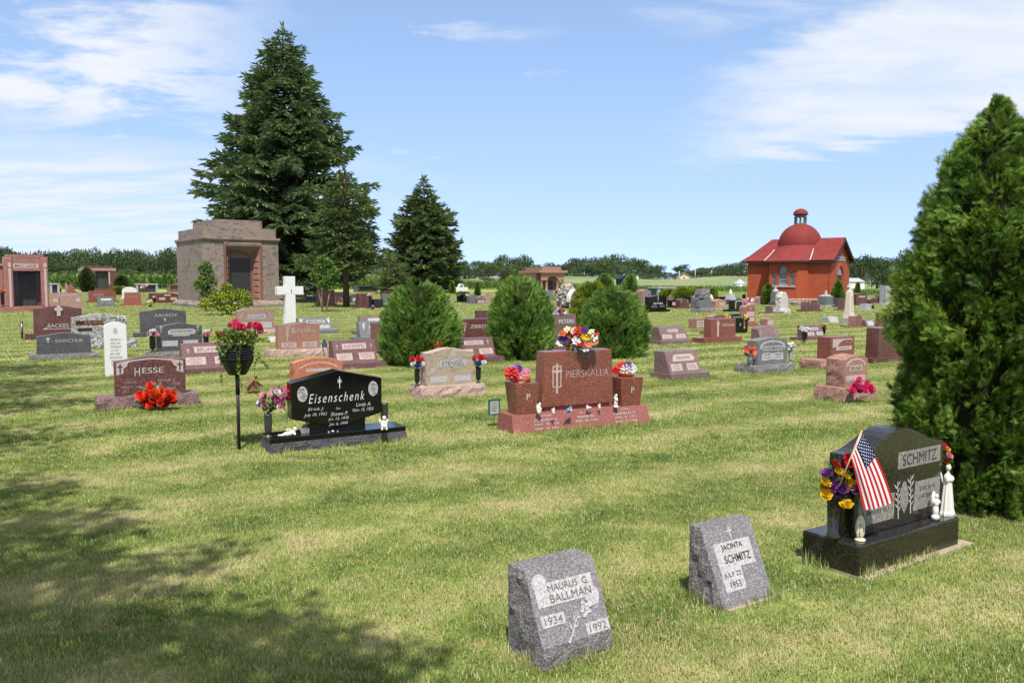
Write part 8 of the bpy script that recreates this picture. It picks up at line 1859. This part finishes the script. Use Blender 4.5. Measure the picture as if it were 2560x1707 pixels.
conifer('blue_spruce_tree', 'small bluish spruce right of the broad pointed conifer', P, [(0, 1.9), (.9, 2.0), (2.1, 1.45), (3.3, .7), (4.2, .05)], L_BLUE, 21, .36, 8, .42, .12, 1.0, .2, .09)
P = G(985, 735)
conifer('cedar_tree', 'low dark conifer behind the left round bush', P, [(0, 2.0), (1.0, 2.6), (2.4, 2.2), (3.6, 1.5), (4.8, .2)], L_CEDAR, 27, .5, 8, .5, .2, .9, .3, .16)
P = G(762, 744)
conifer('cedar_tree', 'dark low conifer between the spruce and the bare-trunked one', P, [(0, 2.2), (1.4, 2.6), (3.2, 2.3), (5.0, 1.4), (6.0, .2)], L_SPRUCE, 33, .5, 8, .5, .2, .9, .6, .18)

# ---- broad-leaved trees
def crown_blobs(seed, R_=1.0, Hc=1.0, k=11):
    g = random.Random(seed); out = [(0, 0, Hc * .55, R_ * .62, R_ * .62, Hc * .42)]
    for i in range(k):
        a = 2.399 * i + g.uniform(-.4, .4); zz = (.15 + .72 * ((i * .618) % 1.0)) * Hc; rr = R_ * .62 * math.sin(math.pi * min(.95, .25 + .62 * zz / Hc)); q = g.uniform(.26, .42)
        out.append((rr * math.cos(a), rr * math.sin(a), zz, R_ * q, R_ * q, Hc * q * .62))
    out.append((g.uniform(-.1, .1) * R_, 0, Hc * .9, R_ * .3, R_ * .3, Hc * .14)); return out
CROWNS = [leaf_cloud(crown_blobs(50 + i, k=18), 1300, .10, 50 + i, .8) for i in range(7)]
# far wood: one mass
VV, TT, off = [], [], 0
topu = [-150, 0, 60, 75, 95, 160, 240, 300, 450, 700, 920, 960, 1040, 1150, 1190, 1235, 1300, 1340, 1400, 1440, 1500, 1560, 1600, 1630, 1665, 1690, 1730, 1760, 1800, 1866, 2000, 2150, 2300, 2700]
topv = [622, 622, 630, 644, 630, 622, 628, 622, 626, 636, 652, 650, 652, 652, 655, 652, 650, 656, 656, 650, 640, 640, 646, 656, 676, 676, 668, 672, 664, 660, 655, 650, 645, 640]
g = np.random.default_rng(5); u = -150.0
while u < 2720:
    for ri, (Y, hk, rk) in enumerate(((240, .30, .75), (246, .62, .85), (254, .92, 1.0), (266, 1.0, 1.1))):
        uu = u + g.uniform(-14, 14) + ri * 17; vt = np.interp(uu, topu, topv) + g.uniform(-7, 9); x = (uu - CU) / F * Y; z0 = float(hill_z(np.array(x), np.array(min(Y, 230.0)))); ht = (CH + (700 - vt) * Y / F - z0) * hk
        R_ = rk * (g.uniform(4.2, 6.6) if ht > 6 else g.uniform(3.0, 4.6)); V, T = CROWNS[g.integers(0, 7)]; a = g.uniform(0, 6.28); c_, s_ = math.cos(a), math.sin(a); M3 = np.array([[c_, -s_, 0], [s_, c_, 0], [0, 0, 1]])
        VV.append(V @ M3.T * np.array([R_, R_, ht]) + np.array([x, Y, z0 - .3])); TT.append(T + off); off += len(V)
    u += 33
wd = new_obj('far_wood', npmesh('far_wood', np.concatenate(VV), np.concatenate(TT), L_OAK)); wd['kind'] = 'stuff'; wd['label'] = 'wooded ridge of leafy trees along the horizon'
# trees one can tell apart
CM = [npmesh('crown', leaf_cloud(crown_blobs(80 + i, k=14), 1500, .10, 80 + i, .7)[0], leaf_cloud(crown_blobs(80 + i, k=14), 1500, .10, 80 + i, .7)[1], L_OAK) for i in range(4)]
def tree(label, u_, vt, Y, wpx, var, zfoot=0.0, low=.12):
    x = (u_ - CU) / F * Y; H = CH + (700 - vt) * Y / F - zfoot; R_ = wpx * ppm(Y) / 2; root = thing('broadleaf_tree', label, 'tree', (x, Y, zfoot), 0, 'broad-leaved trees at the edge of the fields')
    o = new_obj('crown', CM[var], root); low = .0 if u_ > 2100 else low; k = 1.3 if u_ > 2100 else 1.12; o.scale = (R_ * k, R_ * k, H * (1 - low)); o.location = (0, 0, H * low); o.rotation_euler = (0, 0, var * 1.7 + u_); o['kind'] = 'stuff'
    MB().tube([(0, 0, -.3), (.1, 0, H * .3), (0, 0, H * .7)], R_ * .10, 8, R_ * .04).build('trunk', BARK, root)
    for k in range(4): a = k * 1.6 + u_; MB().tube([(0, 0, H * .28), (R_ * .3 * math.cos(a), R_ * .3 * math.sin(a), H * .5), (R_ * .55 * math.cos(a), R_ * .55 * math.sin(a), H * .66)], R_ * .045, 6, R_ * .015).build('limb', BARK, root)
tree('dark oak, left of a pair above the middle bush', 1258, 640, 196, 58, 0); tree('dark oak, right of a pair above the middle bush', 1304, 641, 198, 62, 1); tree('rounded tree below the pair of dark oaks, at left', 1215, 668, 180, 60, 2); tree('rounded tree below the pair of dark oaks, at right', 1268, 672, 178, 52, 3)
tree('rounded green tree behind the far cream house', 1706, 662, 250, 52, 2, 2.0); tree('gray-green tree right of the far cream house', 1752, 670, 245, 52, 1, 2.0); tree('broad dark tree left of the grain bin', 1846, 658, 215, 64, 0, 1.0); tree('dark tree left of the broad one by the grain bin', 1796, 668, 220, 50, 3, 1.0)
tree('tall leafy tree nearest the chapel on its right', 2152, 642, 150, 62, 1); tree('leafy tree behind the white shed', 2190, 651, 160, 66, 2); tree('leafy tree left of the tall gray pillar', 2216, 655, 145, 60, 3); tree('tall dark tree rising beside the tall arborvitae', 2262, 630, 140, 76, 0); tree('dark tree low behind the tall gray pillar', 2236, 672, 130, 60, 2); tree('leafy tree at the far right behind the arborvitae', 2330, 632, 150, 90, 1)
tree('leafy tree behind the red mausoleum at the left edge', 22, 622, 205, 84, 3); tree('bright green tree right of the broad pointed conifer', 1162, 655, 200, 52, 1); tree('low bushy tree right of the small brown mausoleum', 300, 680, 172, 70, 2)

# ---- corn
g = np.random.default_rng(8); PP, DD, SS = [], [], []
cu = [-100, 900, 1150, 1350, 1600, 1860, 2150, 2400, 2700]; cY = [150, 148, 142, 138, 112, 106, 86, 80, 78]; cH = [2.7, 2.6, 1.6, 1.25, .88, .85, .66, .6, .6]
for row in range(9):
    for uu in np.arange(-120, 2700, 4.2 if row < 4 else 6.0):
        if 2290 < uu: continue
        Y = np.interp(uu, cu, cY) + row * .9; h_ = np.interp(uu, cu, cH) * g.uniform(.85, 1.1); x = (uu + g.uniform(-1, 1) - CU) / F * Y; z0 = 0.03 if uu > 1350 else 0.0
        nl = 6 if row < 4 else 4
        for k in range(nl):
            a = g.uniform(0, 6.28); b0 = h_ * (.12 + .75 * k / nl); PP.append((x, Y, z0 + b0)); DD.append((math.cos(a) * .7, math.sin(a) * .7, .8)); SS.append((h_ * .30, h_ * .42, h_ * .4))
        PP.append((x, Y, z0)); DD.append((0.02, 0, 1)); SS.append((h_ * .10, h_, h_ * .1))
PP, DD, SS = np.array(PP), np.array(DD, float), np.array(SS)
CT = (np.array([(-.16, 0, 0), (.16, 0, 0), (.15, .55, .05), (-.15, .55, .05), (0, 1.0, -.35)]), np.array([(0, 1, 2), (0, 2, 3), (3, 2, 4)]))
V, T = instances(CT[0], CT[1], PP, frames(DD, g.normal(0, 1, (len(PP), 3)) + np.array([0, 0, .2])), SS)
co = new_obj('corn_field', npmesh('corn_field', V, T, L_CORN)); co['kind'] = 'stuff'; co['label'] = 'standing corn in rows along the back of the cemetery'

# ---- big tree outside the frame whose shade falls on the left foreground
SHADE = thing('shade_tree', 'large leafy tree left of the camera shading the lawn', 'tree', (-8.6, 1.6, 0))
g0 = random.Random(3); blobs = []
for (bx_, by_, bz_, br_) in SHADE_BLOBS: blobs.append((bx_ + 8.6, by_ - 1.6, bz_, br_, br_, br_ * .55))
V, T = leaf_cloud(blobs, 9000, .15, 4, .2); o = new_obj('crown', npmesh('crown', V, T, L_OAK), SHADE); o['kind'] = 'stuff'
MB().tube([(0, 0, -.3), (.1, 0, 2.5), (.3, .2, 6.0)], .34, 12, .16).build('trunk', BARK, SHADE)
for k, bl in enumerate(blobs): MB().tube([(.1, .1, 3.0 + .3 * (k % 4)), (bl[0] * .5, bl[1] * .5, bl[2] * .75), (bl[0], bl[1], bl[2])], .09, 6, .02).build('limb', BARK, SHADE)
grow_lawn(); stone_edges()
